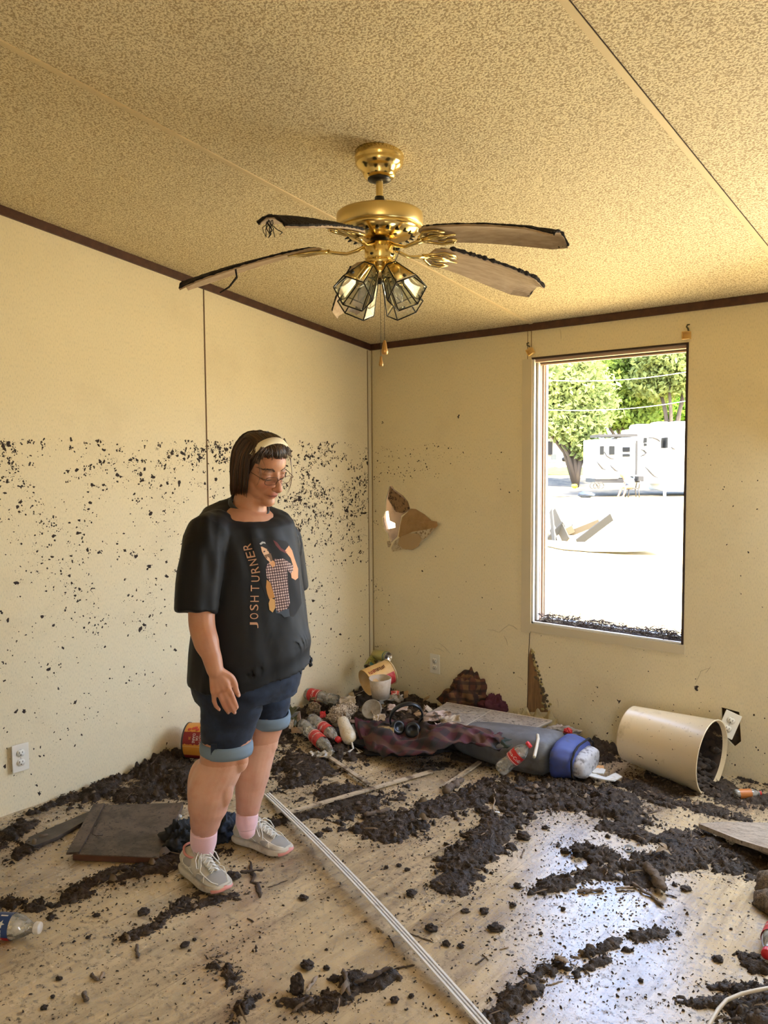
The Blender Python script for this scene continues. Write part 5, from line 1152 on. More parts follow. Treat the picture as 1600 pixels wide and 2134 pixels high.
# ------------------------------------------------------------------ mud on the floor
def lat(ix, iy, seed):
    h = (ix * 374761393 + iy * 668265263 + seed * 974634777) & 0xFFFFFFFF
    h = ((h ^ (h >> 13)) * 1274126177) & 0xFFFFFFFF
    return ((h ^ (h >> 16)) & 0xFFFF) / 65535.0
def vnoise(x, y, seed=0):
    x0 = np.floor(x).astype(np.int64); y0 = np.floor(y).astype(np.int64); fx = x - x0; fy = y - y0; fx = fx * fx * (3 - 2 * fx); fy = fy * fy * (3 - 2 * fy)
    a = lat(x0, y0, seed); b = lat(x0 + 1, y0, seed); c = lat(x0, y0 + 1, seed); d = lat(x0 + 1, y0 + 1, seed)
    return (a * (1 - fx) + b * fx) * (1 - fy) + (c * (1 - fx) + d * fx) * fy
def fbm(x, y, s, o=5, seed=0, g=.55):
    t = 0; a = 1; n = 0; f = s
    for i in range(o): t = t + a * vnoise(x * f, y * f, seed + i * 17); n += a; a *= g; f *= 2.03
    return t / n
# (pixel centre, radii, tilt in degrees (positive = rising to the right), height in metres)
MUD = [(330, 1590, 75, 38, 20, .075), (230, 1640, 70, 22, 25, .035), (120, 1675, 80, 8, 20, .02), (290, 1650, 60, 26, 10, .03), (375, 1620, 60, 45, 0, .06), (30, 1740, 50, 22, 30, .015), (60, 1770, 45, 12, 25, .012),
       (625, 1600, 62, 40, 0, .035), (700, 1560, 60, 30, 0, .04), (700, 1655, 60, 18, 10, .02), (640, 1700, 90, 10, 12, .012), (760, 1680, 60, 22, 15, .018), (650, 1470, 90, 50, 0, .07), (760, 1440, 70, 32, 0, .10), (860, 1455, 60, 20, -10, .05), (720, 1520, 120, 40, 0, .05), (850, 1500, 80, 30, 0, .06),
       (830, 1720, 75, 32, 8, .028), (900, 1690, 90, 20, 18, .02), (1000, 1660, 70, 26, 20, .03), (980, 1780, 70, 38, 35, .030), (1030, 1730, 70, 40, 40, .032), (1080, 1660, 90, 40, 0, .04), (1190, 1655, 90, 34, 0, .045), (1280, 1680, 80, 38, -15, .045), (1350, 1650, 70, 26, -20, .03), (1310, 1740, 70, 16, -20, .02), (950, 1840, 60, 28, 15, .010),
       (1240, 1780, 75, 20, -12, .03), (1260, 1815, 80, 22, 5, .026), (1360, 1800, 90, 26, 0, .026), (1450, 1780, 80, 34, 5, .035), (1540, 1790, 90, 30, 0, .035), (1160, 1845, 60, 18, 15, .022), (1330, 1835, 60, 14, -10, .018), (1420, 1745, 70, 12, 10, .015),
       (1530, 1655, 110, 22, -12, .02), (1480, 1690, 90, 10, -12, .010), (1240, 1560, 40, 26, 0, .05), (1560, 1610, 60, 16, -12, .04), (1400, 1640, 60, 20, -20, .02),
       (1240, 1985, 50, 14, 20, .016), (1340, 1950, 55, 12, 5, .012), (1150, 2020, 60, 22, 20, .022), (1240, 2010, 60, 14, 25, .016), (1080, 2075, 65, 22, 25, .018), (1040, 2115, 50, 25, 20, .018), (1280, 1965, 30, 12, 30, .012),
       (1590, 2120, 90, 60, 0, .030), (1570, 2010, 30, 14, -20, .025), (1480, 2090, 90, 12, 0, .008), (1510, 2060, 60, 10, -10, .008),
       (700, 2085, 60, 22, 25, .022), (780, 2050, 50, 14, 25, .018), (640, 2095, 60, 18, 0, .014), (480, 2030, 42, 20, -50, .014), (450, 2015, 26, 8, 0, .010), (500, 2110, 40, 18, 45, .016), (730, 2040, 30, 14, 0, .016),
       (330, 1800, 110, 16, 20, .020), (400, 1790, 60, 26, 10, .03), (180, 1845, 70, 12, 20, .016), (150, 1870, 50, 14, 15, .020), (370, 1890, 60, 14, 35, .010), (290, 1945, 50, 12, 20, .008), (90, 1890, 40, 16, 10, .012), (20, 1885, 34, 12, 10, .018), (240, 1815, 40, 8, 15, .010), (440, 1880, 70, 10, 15, .006),
       (900, 1600, 60, 10, 10, .012), (1100, 1560, 200, 40, 0, .02), (560, 1520, 60, 40, 0, .04)]
def mudfield(X, Y):
    """raw density and height at floor points, from the ellipses above"""
    cx, cy, cz = CAM; dx, dy, dz = X - cx, Y - cy, -cz
    w_ = dx * FW.x + dy * FW.y + dz * FW.z
    PX = 800 + F_PX * (dx * RT.x + dy * RT.y + dz * RT.z) / w_; PY = 1067 - F_PX * (dx * UP.x + dy * UP.y + dz * UP.z) / w_
    D = np.zeros_like(X); H = np.zeros_like(X)
    for px, py, rx, ry, a, h in MUD:
        a = -math.radians(a); c, s = math.cos(a), math.sin(a); u = ((PX - px) * c + (PY - py) * s) / (rx * 1.22); v = (-(PX - px) * s + (PY - py) * c) / (ry * 1.22)
        g = np.exp(-(u * u + v * v)); D = np.maximum(D, g); H = np.maximum(H, h * g)
    return D, H, PX, PY
st = 0.0052
gx = np.arange(0.004, 3.2, st); gy = np.arange(-3.05, -0.003, st); X, Y = np.meshgrid(gx, gy)
D, H, PX, PY = mudfield(X, Y)
n1 = fbm(X, Y, 9, 6, 3, .62); n2 = fbm(X, Y, 34, 4, 9, .7); n3 = fbm(X, Y, 64, 2, 21, .6)
vis = (PX > -60) & (PX < 1680) & (PY < 2240)
q = D - 0.56 + 1.25 * (n1 - 0.5) + 1.0 * (n2 - 0.5)
hgt = np.clip(q, 0, 1); hgt = np.where(vis, hgt, 0)
Z = np.where(hgt > 0, (0.003 + H * np.clip(hgt * 2.4, 0, 1) ** .8) * (0.55 + .6 * n2) * .80 + 0.0065 * (n3 - .4) * (hgt > 0) + .012 * np.clip(n2 - .55, 0, 1) * 2, -0.004)
Z = np.where(hgt > 0, np.maximum(Z, 0.0015), -0.004)
ny, nx_ = X.shape; on = hgt > 0
cell = on[:-1, :-1] | on[1:, :-1] | on[:-1, 1:] | on[1:, 1:]
idx = np.arange(ny * nx_).reshape(ny, nx_); fj, fi = np.nonzero(cell)
F4 = np.stack([idx[fj, fi], idx[fj, fi + 1], idx[fj + 1, fi + 1], idx[fj + 1, fi]], 1)
used_, inv = np.unique(F4.ravel(), return_inverse=True)
jx_ = (lat(X.astype(np.int64) * 0 + np.arange(nx_)[None, :], np.arange(ny)[:, None] + 0 * X.astype(np.int64), 5) - .5) * st * .5
V3 = np.stack([(X + jx_).ravel()[used_], (Y + jx_.T.ravel()[:1][0] * 0).ravel()[used_], Z.ravel()[used_]], 1)
def np_mesh(name, V, F, m, smooth=False, kind=None, lab=None, cat=None):
    me = bpy.data.meshes.new(name); me.from_pydata(V.tolist(), [], F.tolist()); me.update()
    if smooth: me.polygons.foreach_set('use_smooth', [True] * len(me.polygons))
    me.materials.append(m); o = bpy.data.objects.new(name, me); COL.objects.link(o); return tag(o, lab, cat, kind=kind)
MUDM = mat('wet_mud', (0.032, 0.019, 0.010), 0.7, spec=0.4, var=(42, (0.085, 0.055, 0.034), 0.48, 0.72), var2=(9, (0.014, 0.009, 0.006), .5, .7), bump=(220, .8, .004))
np_mesh('mud', V3, inv.reshape(-1, 4), MUDM, True, 'stuff', 'dark crusted mud lying in drifts and patches over the whole floor', 'mud')
def mud_h(x, y):
    i = int(round((x - gx[0]) / st)); j = int(round((y - gy[0]) / st))
    return max(0.0, float(Z[j, i])) if 0 <= i < nx_ and 0 <= j < ny else 0.0
def shards(n, seed, lo, hi, asp, accept, m, name, lab, cat, lift=0.0, tall=.5):
    R = np.random.RandomState(seed); xs = R.rand(n) * 3.15 + .02; ys = -R.rand(n) * 3.0 - .015; D_, H_, px, py = mudfield(xs, ys)
    nn = fbm(xs, ys, 2.3, 3, 77); p = accept(D_, nn); keep = (R.rand(n) < p) & (px > -40) & (px < 1650) & (py < 2190); xs, ys = xs[keep], ys[keep]; k_ = len(xs)
    L = np.exp(np.log(lo) + (np.log(hi) - np.log(lo)) * R.rand(k_) ** 2.2); W = L / (1 + (asp - 1) * R.rand(k_)); a = R.rand(k_) * 2 * PI; T_ = np.minimum(W, L) * tall * (.5 + R.rand(k_))
    zb = np.array([mud_h(x, y) for x, y in zip(xs, ys)]) + lift * R.rand(k_)
    tilt = (R.rand(k_) - .3) * .5 * (zb > 0.002); ca, sa = np.cos(a), np.sin(a); V = []
    for (u, v, w_) in ((-1, -.6, 0), (1, -.5, 0), (.8, .7, 0), (-.7, .6, 0), (-.5, -.2, 1), (.5, .15, .9)):
        jj = .75 + .5 * R.rand(k_); du = u * L / 2 * jj; dv = v * W / 2 * jj; V.append(np.stack([xs + du * ca - dv * sa, ys + du * sa + dv * ca, zb + w_ * T_ + du * tilt + .0003], 1))
    V = np.stack(V, 1).reshape(-1, 3); Fq = np.array([(0, 1, 5, 4), (3, 4, 5, 2)]); b = (np.arange(k_) * 6)[:, None, None]
    Fa = (Fq[None] + b).reshape(-1, 4).tolist(); Ft = (np.array([(1, 2, 5), (0, 4, 3)])[None] + b).reshape(-1, 3).tolist()
    V[:, 2] = np.maximum(V[:, 2], 0.0004)
    me = bpy.data.meshes.new(name); me.from_pydata(V.tolist(), [], Fa + Ft); me.update(); me.polygons.foreach_set('use_smooth', [True] * len(me.polygons)); me.materials.append(m); o = bpy.data.objects.new(name, me); COL.objects.link(o); return tag(o, lab, cat, kind='stuff')
DRYM = mat('dry_crumbs', (0.055, 0.036, 0.023), 0.9, var=(60, (0.022, 0.014, 0.009), .4, .65))
shards(110000, 3, .0018, .0115, 2.2, lambda D_, n: np.clip(.20 + 1.5 * np.clip(n - .48, 0, 1) + 2.0 * np.clip(D_ - .04, 0, .4), 0, 1), DRYM, 'mud_crumbs', 'fine dark crumbs of dried mud sprinkled over the bare floor', 'mud crumbs')
shards(52000, 4, .006, .030, 7, lambda D_, n: np.clip((D_ - .30) * 1.8, 0, 1), mat('shredded_bark', (0.085, 0.056, 0.036), 0.85, var=(50, (0.028, 0.017, 0.010), .42, .62)), 'bark_shreds', 'shredded bark and leaf litter covering the mud drifts', 'bark shreds', .004, .5)
shards(2500, 5, .018, .060, 22, lambda D_, n: np.clip((D_ - .22) * 1.5, 0, 1), mat('pale_twiglets', (0.17, 0.12, 0.075), 0.8), 'dry_grass_stems', 'thin pale stems and twiglets lying over the mud drifts', 'stems', .010, .8)

# larger clods, each its own
CLOD = mat('clod_mud', (0.034, 0.021, 0.013), 0.9, bump=(90, 1.0, .006), var=(30, (0.065, 0.044, 0.03), .5, .7))
def clod(px, py, rx, ry, lab=None, seed=0, tall=.62):
    t = FL(px, py + ry * .6); dep = (t - CAM).dot(FW); s = dep / F_PX; a, b = rx * s, max(ry * s * 1.1, rx * s * .5); R = random.Random(seed)
    k = MB(); off = Vector((seed * 3.1, 0, 0)); k.ellipsoid((0, 0, b * .62 * tall), (a, a * .85, b * tall), R=Matrix.Rotation(R.random() * 3, 3, 'Z'), nu=22, nv=16, fn=lambda d: (1 + .55 * noise.noise(d * 1.7 + off) + .35 * noise.noise(d * 4 + off)) * .85)
    o = k.build('mud_clod', CLOD); o.location = (t.x, t.y, mud_h(t.x, t.y) * .6)
    tag(o, lab or 'small dark clod of dried mud lying loose on the floor', 'clod', 'mud clods scattered on the floor'); return o
clod(618, 2053, 18, 22, 'tall round lump of mud standing left of the pale forked stick', 1, 1.0)
clod(1089, 1739, 18, 11, 'largest loose clod on the shiny floor right of the long mud drift', 2)
clod(485, 1822, 17, 15, 'brown ridged clod just behind the near shoe', 3)
clod(1032, 1931, 18, 10, 'flat crumbly clod on the shiny floor right of the white strip', 4)
clod(1241, 1790, 20, 13, 'big clod in the middle of the right hand mud drift', 5)
for i, (x, y, a, b) in enumerate([(641, 2009, 18, 8), (680, 2016, 8, 6), (632, 1869, 11, 7), (899, 1931, 15, 10), (857, 1859, 14, 8), (848, 1811, 7, 5), (831, 1802, 7, 5), (805, 1806, 6, 5), (969, 1897, 10, 5), (1009, 1896, 12, 8), (1068, 1884, 9, 7), (1078, 1844, 10, 8), (684, 1728, 10, 5), (665, 1738, 11, 7), (822, 2081, 11, 10), (857, 2074, 7, 6), (697, 2037, 13, 9),
     (1176, 1771, 10, 9), (1202, 1775, 17, 9), (1136, 1723, 8, 6), (1495, 1996, 13, 8), (1173, 1893, 6, 6), (1127, 1944, 5, 4), (1005, 1686, 18, 10), (1333, 1738, 14, 8), (1429, 1850, 13, 7), (1335, 2042, 7, 5), (1370, 1821, 10, 7), (385, 1967, 11, 7), (405, 1957, 5, 4), (299, 1898, 14, 9), (201, 1906, 9, 5), (92, 2098, 9, 5), (184, 1952, 6, 4), (110, 2076, 6, 4), (123, 2038, 8, 5), (930, 1965, 10, 7), (960, 1970, 8, 6), (1570, 2000, 16, 10), (1540, 1985, 9, 5), (1280, 1660, 16, 10), (1190, 1680, 14, 9), (1060, 1700, 12, 8), (1310, 1690, 13, 8)]):
    clod(x, y, a, b, None, 20 + i)

# ------------------------------------------------------------------ mud spatter on the walls
def fleck_mesh(pts, place, m, name, lab):
    V = []; Fc = []; R = random.Random(3)
    for (u, v, r, el, an) in pts:
        n = 6 if r < .003 else 9; k0 = len(V)
        for i in range(n):
            t = 2 * PI * i / n; q = r * (.55 + .9 * R.random()); a, b = q * math.cos(t) * el, q * math.sin(t); V.append(place(u + a * math.cos(an) - b * math.sin(an), v + a * math.sin(an) + b * math.cos(an), .0002))
        V.append(place(u, v, min(.0025, r * .35))); Fc += [(k0 + i, k0 + (i + 1) % n, k0 + n) for i in range(n)]
    me = bpy.data.meshes.new(name); me.from_pydata([tuple(v) for v in V], [], Fc); me.update(); me.materials.append(m); o = bpy.data.objects.new(name, me); COL.objects.link(o); return tag(o, lab, 'mud spatter', kind='stuff')
SPM = mat('spatter_mud', (0.030, 0.017, 0.013), 0.8)
R = np.random.RandomState(8); pts = []
N = 150000; yy = -R.rand(N) * 2.45 - .01; zz = 1.54 - R.rand(N) * 1.5
cl = fbm(yy, zz, 2.2, 3, 5, .6); cl2 = fbm(yy * 1.0, zz * 1.0, 7.5, 4, 15, .7); fine = fbm(yy, zz, 34, 3, 25, .7)
top = np.exp(-((1.50 - zz) / .075) ** 2); dens = .30 * np.exp(-(1.54 - zz) / .38) + .035 * np.exp(-(1.54 - zz) / 1.2) + .40 * top * np.clip((-yy - 1.0) * 1.2, .10, 1)
rightband = np.where((yy > -.85), np.exp(-((zz - 1.27) / .20) ** 2) * .38, 0)
dens = dens + rightband; dens = np.where((yy < -1.22) & (yy > -1.50) & (zz < 1.46), dens * .45, dens)
p = dens * np.clip((cl - .22) * 2.6, 0.12, 1) * np.clip((cl2 - .37) * 5, 0.06, 1.5) * np.clip((fine - .38) * 5, 0, 1.5); keep = R.rand(N) < p * 1.8
keep &= zz < 1.535 + .006 * np.sin(yy * 40)
for u, v in zip(yy[keep], zz[keep]):
    r = .0008 + .0033 * R.rand() ** 5 + (.005 if R.rand() < .02 else 0); pts.append((u, v, r, 1 + .9 * R.rand(), R.rand() * PI))
for c_ in range(60):   # blotches made of several joined flecks
    u, v = -R.rand() * 2.3 - .05, 1.52 - R.rand() ** 1.8 * .7
    for _ in range(R.randint(4, 12)): pts.append((u + R.randn() * .008, v + R.randn() * .006, .0016 + .0022 * R.rand(), 1.4, R.rand() * PI))
fleck_mesh(pts, lambda u, v, w_: Vector((w_, u, v)), SPM, 'mud_spatter', 'dark mud specks spattered below the flood line on the left wall')
pts = []; N = 60000; xx = R.rand(N) * 2.4 + .01; zz = 1.53 - R.rand(N) * 1.5; cl = fbm(xx, zz * 1.6, 4, 4, 45, .6); fine = fbm(xx, zz * 3, 22, 3, 55, .7)
dens = .26 * np.exp(-((zz - 1.42) / .11) ** 2) * np.clip(1.15 - xx, 0.06, 1) + .20 * np.clip(.16 - xx, 0, .16) / .16 + .010 + .08 * np.exp(-zz / .15)
p = dens * np.clip((cl - .36) * 4, 0, 1.3) * np.clip((fine - .40) * 5, 0, 1.3); keep = (R.rand(N) < p * 1.4) & ~((xx > WX1 - .01) & (xx < WX2 + .01) & (zz > WZ1 - .01)) & ~((xx > .05) & (xx < .52) & (zz < 1.30) & (zz > .88))
for u, v in zip(xx[keep], zz[keep]): pts.append((u, v, .0009 + .0028 * R.rand() ** 4, 1 + .8 * R.rand(), R.rand() * PI))
for (px, py, s) in ((1135, 1453, .009), (1140, 1462, .006), (1452, 1435, .008), (1070, 1402, .004), (880, 1190, .005), (955, 868, .006), (797, 880, .005), (1290, 1462, .006), (908, 1160, .003), (1449, 1415, .003)):
    q = WF(px, py); pts += [(q.x + R.randn() * s * .5, q.z + R.randn() * s * .5, s * (.3 + .4 * R.rand()), 1.6, R.rand() * PI) for _ in range(5)]
fleck_mesh(pts, lambda u, v, w_: Vector((u, -w_, v)), SPM, 'mud_spatter', 'fine mud specks on the far wall around the corner and window')
# scratches and smears low on the walls
SCR = mat('scratch_brown', (0.16, 0.10, 0.05), 0.9)
sc_lines = [((915, 1340), (938, 1362)), ((905, 1350), (925, 1358)), ((1112, 1490 - 60), (1122, 1448)), ((1458, 1400), (1480, 1392)), ((1448, 1425), (1462, 1395)), ((1015, 1312), (1040, 1318)), ((1040, 1318), (1060, 1302)), ((1060, 1302), (1078, 1312)), ((1050, 1325), (1058, 1345)), ((868, 1365), (874, 1350)), ((1078, 1410), (1090, 1418)), ((1160, 1455), (1163, 1475)), ((1470, 1403), (1481, 1388)), ((1104, 1178), (1101, 1215)), ((1166, 686), (1169, 706))]
k = MB()
for a, b in sc_lines:
    A, B = WF(*a, y=-.0006), WF(*b, y=-.0006); k.tube([A, A.lerp(B, .5) + Vector((.003, 0, .004)), B], [.0008, .0013, .0006], 4, flat=.4)
tag(k.build('scratches', SCR), 'thin brown scratches and cracks on the far wall', 'scratches', kind='stuff')
# torn board around the hole
BK = M_BROWNPAPER; GY = mat('gypsum_crumble', (0.50, 0.42, 0.29), 0.9, var=(60, (0.2, 0.13, 0.07), .5, .62))
hl = empty('torn_wallboard_flap', WF(860, 1105), label='torn brown paper flap of wallboard hanging beside the hole in the far wall', cat='torn wallboard')
def flap(pts, name, m, parent, th=.002):
    tp = [WF(x, y, -d) for x, y, d in pts]; tr = tessellate_polygon([[Vector((p.x, p.z, 0)) for p in tp]]); n = len(tp); k = MB()
    k.add([p for p in tp] + [p + Vector((0, th, 0)) for p in tp], [tuple(t) for t in tr] + [tuple(i + n for i in t[::-1]) for t in tr] + [(i, (i + 1) % n, (i + 1) % n + n, i + n) for i in range(n)], 0, False); return k.build(name, m, parent, world=parent is not None)
flap([(856, 1060, .002), (866, 1061, .002), (884, 1072, .004), (898, 1085, .012), (909, 1087, .02), (912, 1095, .022), (905, 1102, .022), (893, 1110, .020), (876, 1112, .014), (852, 1118, .006), (836, 1122, .003), (830, 1118, .002), (834, 1095, .002), (838, 1078, .002)], 'paper', BK, hl)
flap([(905, 1100, .024), (896, 1113, .024), (880, 1126, .024), (868, 1140, .022), (860, 1146, .020), (838, 1145, .014), (818, 1150, .008), (815, 1142, .006), (822, 1128, .004), (832, 1120, .004), (860, 1108, .012), (885, 1104, .02)], 'gypsum_layer', GY, hl)
flap([(872, 1112, .026), (878, 1124, .026), (872, 1138, .026), (858, 1146, .024), (838, 1143, .018), (829, 1133, .012), (832, 1121, .010), (850, 1112, .016)], 'paper', mat('paper_flap_tan', (0.40, 0.28, 0.15), .85), hl)
o = flap([(813, 1014, -.004), (820, 1022, -.006), (838, 1036, -.006), (850, 1048, -.008), (853, 1060, -.008), (838, 1070, -.010), (824, 1066, -.010), (815, 1050, -.010), (808, 1040, -.008)], 'inner_paper', mat('paper_inner_brown', (0.27, 0.16, 0.08), .9, var=(70, (0.05, 0.03, 0.02), .5, .6)), hl)
o = flap([(806, 1128, .002), (813, 1128, .004), (817, 1122, .004), (812, 1140, .006), (808, 1140, .004)], 'gypsum_layer', GY, hl)
# split joint left of the window with the stud and insulation showing
js = empty('split_wall_joint', WF(1115, 1420), label='split wall joint below the window showing brown stud and dirty insulation', cat='damaged joint')
flap([(1106, 1350, .001), (1112, 1378, .001), (1122, 1410, .001), (1134, 1455, .001), (1142, 1484, .001), (1098, 1484, .001), (1100, 1370, .001)], 'stud', mat('stud_brown', (0.26, 0.14, 0.06), .8, var=(12, (0.15, 0.08, 0.035), .4, .65), stretch=(6, 6, .6)), js)
k = MB(); R2 = random.Random(4)
for i in range(60):
    t = i / 60; x = 1108 + 32 * t + R2.gauss(0, 2 + 2 * t); y = 1355 + 125 * t; k.ellipsoid(WF(x, y, -.003), (.006 + .006 * t * R2.random(), .004, .007), nu=8, nv=6, mi=0 if R2.random() < .5 - .4 * (t > .45) else 1)
k.build('insulation', [mat('insulation_yellow', (0.42, 0.33, 0.13), .95, bump=(300, 1, .003)), mat('insulation_grey', (0.10, 0.075, 0.045), .95, bump=(300, 1, .003))], js, world=True)
k = MB(); k.tube([WF(x, y, -.001) for x, y in ((1097, 1150), (1099, 1172), (1102, 1180), (1102, 1205), (1104, 1210), (1103, 1240), (1102, 1262), (1104, 1290), (1103, 1330), (1101, 1370), (1100, 1420), (1098, 1484))], [.0012, .002, .003, .002, .0035, .002, .003, .002, .003, .003, .003, .003], 5, flat=.5); k.build('crack', M_GAP, js, world=True)
k = MB(); rows = []
for j in range(5):
    rows.append([WF(1078 + 84 * i / 24, 1478 + 10 * math.sin(i * .9) * (1 - j / 4) + 36 * j / 4 + 12 * (i / 24), -.012 - .04 * (j / 4) - .012 * math.sin(i * .7 + j)) for i in range(25)])
k.loft(rows, closed=False, caps=False); me = evalmesh(k.mesh('c', True), [('SOLIDIFY', dict(thickness=.0015)), ('SUBSURF', dict(levels=1, render_levels=1))]); tag(obj_from(me, 'plastic_sheet', mat('peeling_sheet', (0.50, 0.41, 0.23), .45, var=(20, (0.32, 0.24, 0.12), .4, .7))), 'crinkled tan sheet curling along the foot of the far wall', 'sheet')
# litter on the window sill
def strands(n, fn, m, name, lab, cat, parent=None, kind='stuff'):
    k = MB(); R = random.Random(n)
    for i in range(n):
        a, b, r = fn(R); mdl = a.lerp(b, .5) + Vector((R.gauss(0, 1), R.gauss(0, 1), abs(R.gauss(0, 1)))) * (b - a).length * .12; k.tube([a, mdl, b], [r * .7, r, r * .4], 4, caps=False)
    return tag(k.build(name, m), lab, cat, kind=kind)
def sillfn(R):
    u = R.random(); c = Vector((WX1 + .03 + (WX2 - WX1 - .04) * u, .02 + .085 * R.random(), 0)); hh = .012 + .016 * (u > .35) * (0.6 + .4 * math.sin(u * 17)) + (.018 if u < .3 else 0); c.z = WZ1 + .006 + (hh + .012) * R.random(); d = Vector((R.gauss(0, 1), R.gauss(0, .6), R.gauss(0, .35))).normalized() * (.008 + .02 * R.random()); return c - d, c + d, .0011 + .0012 * R.random()
strands(900, sillfn, mat('sill_litter', (0.07, 0.048, 0.035), .9, var=(60, (0.2, 0.15, 0.11), .55, .7)), 'sill_litter', 'matted twigs and dry leaf litter piled on the window sill', 'litter')

# ------------------------------------------------------------------ sticks and bark
WOODD = mat('stick_dark', (0.055, 0.035, 0.022), .85, bump=(120, .8, .003)); WOODL = mat('stick_grey_brown', (0.13, 0.09, 0.06), .85, bump=(90, .8, .003), var=(30, (0.06, 0.04, 0.026), .45, .65)); WOODP = mat('stick_pale', (0.26, 0.19, 0.13), .8, bump=(90, .6, .002))
def stick(a, b, r, m=WOODL, lab=None, flat=.8, z=0.0, seed=1, cat='stick', name='stick'):
    A, B = FL(*a), FL(*b); R = random.Random(seed); n = 13; s = (A - CAM).dot(FW) / F_PX; P = []
    for i in range(n + 1):
        t = i / n; p = A.lerp(B, t) + Vector((R.gauss(0, 1), R.gauss(0, 1), 0)) * (A - B).length * .018; p.z = max(mud_h(p.x, p.y) * .8, mud_h(A.x, A.y) * (1 - t) + mud_h(B.x, B.y) * t) * .9 + r * s * flat + z; P.append(p)
    k = MB(); k.tube(P, [r * s * (.62 + .5 * R.random()) * (1 if 0 < i < n else .5) for i in range(n + 1)], 6, flat=flat)
    k.v = [tuple(Vector(v) + Vector((noise.noise(Vector(v) * 70), noise.noise(Vector(v) * 70 + Vector((9, 0, 0))), noise.noise(Vector(v) * 70 + Vector((0, 9, 0))))) * r * s * .55) for v in k.v]
    return tag(k.build(name, m), lab or 'thin broken twig lying among the scattered mud', cat, 'twigs and sticks on the floor')
stick((520, 1795), (544, 1873), 4.5, WOODD, 'flat dark stick pointing at the camera between the shoes and the white strip', .4, seed=2)
stick((500, 1824), (549, 1819), 4, WOODD, 'short stick crossing over the flat dark one near the shoes', .7, .006, seed=3)
stick((636, 2081), (661, 2040), 5, WOODP, 'pale forked stick beside the tall round mud lump', .8, .004, seed=4)
stick((717, 2031), (726, 2086), 5, WOODL, 'upright looking brown stick in the bottom mud patch', .8, .008, seed=5)
stick((610, 2112), (649, 2094), 4.5, WOODL, 'grey stick at the lower left of the bottom mud patch', seed=6)
stick((759, 1708), (811, 1694), 7, WOODL, 'grey brown log piece on the drift behind the white strip', seed=7)
stick((925, 1657), (960, 1631), 10, WOODL, 'stubby weathered log end at the top of the central drift', .7, seed=8)
stick((741, 2066), (820, 2034), 7, WOODD, 'long strip of dark bark in the bottom mud patch', .6, .006, seed=9)
stick((824, 2020), (864, 2013), 2.5, WOODD, seed=10)
stick((1346, 1820), (1384, 1866), 12, WOODL, 'thick split log with bark peeling on the right hand drift', .75, .004, seed=11, cat='log', name='log')
stick((1320, 1846), (1381, 1891), 4, WOODL, 'long bent twig below the thick split log', seed=12)
stick((1281, 1852), (1322, 1850), 2.2, WOODP, seed=13); stick((1283, 1858), (1322, 1857), 2, WOODL, seed=14)
stick((1202, 1860), (1259, 1857), 6, WOODL, 'flat weathered wood splinter on the bright shiny floor', .5, seed=15)
stick((1158, 2005), (1186, 2020), 8, WOODP, 'pale curved bark chip on the diagonal mud patch', .3, .01, seed=16)
stick((1075, 1659), (1123, 1668), 5, WOODL, 'grey stick lying across the big drift below the duffel', seed=17)
stick((285, 1970), (287, 1998), 3.5, WOODL, 'short upright looking splinter on the bare floor left of centre', seed=18)
stick((175, 2072), (179, 2090), 6, WOODL, 'stubby bark piece near the lower left corner', seed=19)
for i, (a, b, r) in enumerate([((1388, 1866), (1410, 1872), 2), ((1085, 1790), (1092, 1770), 1.6), ((880, 1790), (940, 1770), 1.6), ((990, 2012), (1010, 1998), 2.2), ((1005, 1990), (1018, 2002), 1.6), ((783, 1936), (800, 1945), 2.6), ((810, 1950), (822, 1975), 1.8), ((850, 1945), (905, 1965), 1.4), ((1030, 1645), (1028, 1690), 1.8), ((1140, 1680), (1150, 1700), 2), ((190, 2035), (205, 2045), 4), ((207, 2045), (216, 2030), 4), ((515, 1915), (530, 1922), 2), ((560, 1850), (600, 1835), 1.4), ((1262, 1830), (1275, 1805), 1.8), ((1300, 1815), (1312, 1840), 1.8), ((1340, 1700), (1375, 1690), 2), ((700, 2110), (718, 2070), 2), ((300, 1620), (330, 1600), 2), ((690, 1620), (740, 1600), 2.4), ((1140, 2055), (1172, 2045), 1.6), ((1480, 1640), (1500, 1655), 2), ((1430, 1760), (1450, 1745), 2), ((1040, 1980), (1060, 1975), 1.5)]):
    stick(a, b, r, [WOODD, WOODL, WOODP][i % 3], seed=40 + i)

# ------------------------------------------------------------------ boards and strips
def slabq(name, quad, z, th, m, lab, cat, zs=None, extra=None, group=None):
    P = [FL(*q) if zs is None else FL(q[0], q[1], zs[i]) for i, q in enumerate(quad)]
    if zs is None: P = [p + VZ * z for p in P]
    r = empty(name, sum(P, Vector()) / len(P) - VZ * th, label=lab, cat=cat, group=group); k = MB(); n = len(P)
    tr = tessellate_polygon([[Vector((p.x, p.y, 0)) for p in P]])
    k.add(P + [p - VZ * th for p in P], [tuple(t) for t in tr] + [tuple(i + n for i in t[::-1]) for t in tr] + [(i, (i + 1) % n, (i + 1) % n + n, i + n) for i in range(n)], 0, False)
    k.build('panel', m, r, world=True, bevel=.0015); return r, P
BRD = mat('muddy_cabinet_board', (0.105, 0.070, 0.050), .5, var=(14, (0.045, 0.028, 0.018), .45, .62), var2=(70, (0.02, 0.012, 0.008), .55, .62))
EDG = mat('board_edge_brown', (0.085, 0.033, 0.016), .6)
r_, P = slabq('cabinet_door', [(207, 1678), (382, 1672), (330, 1787), (152, 1780)], 0.024, .022, BRD, 'muddy brown cabinet door lying flat on the floor behind the near leg', 'cabinet door', zs=(.026, .026, .026, .026))
k = MB(); k.bar(P[0] + VZ * .003, P[3] + VZ * .003, .045, .008); k.build('end_strip', BRD, r_, world=True)
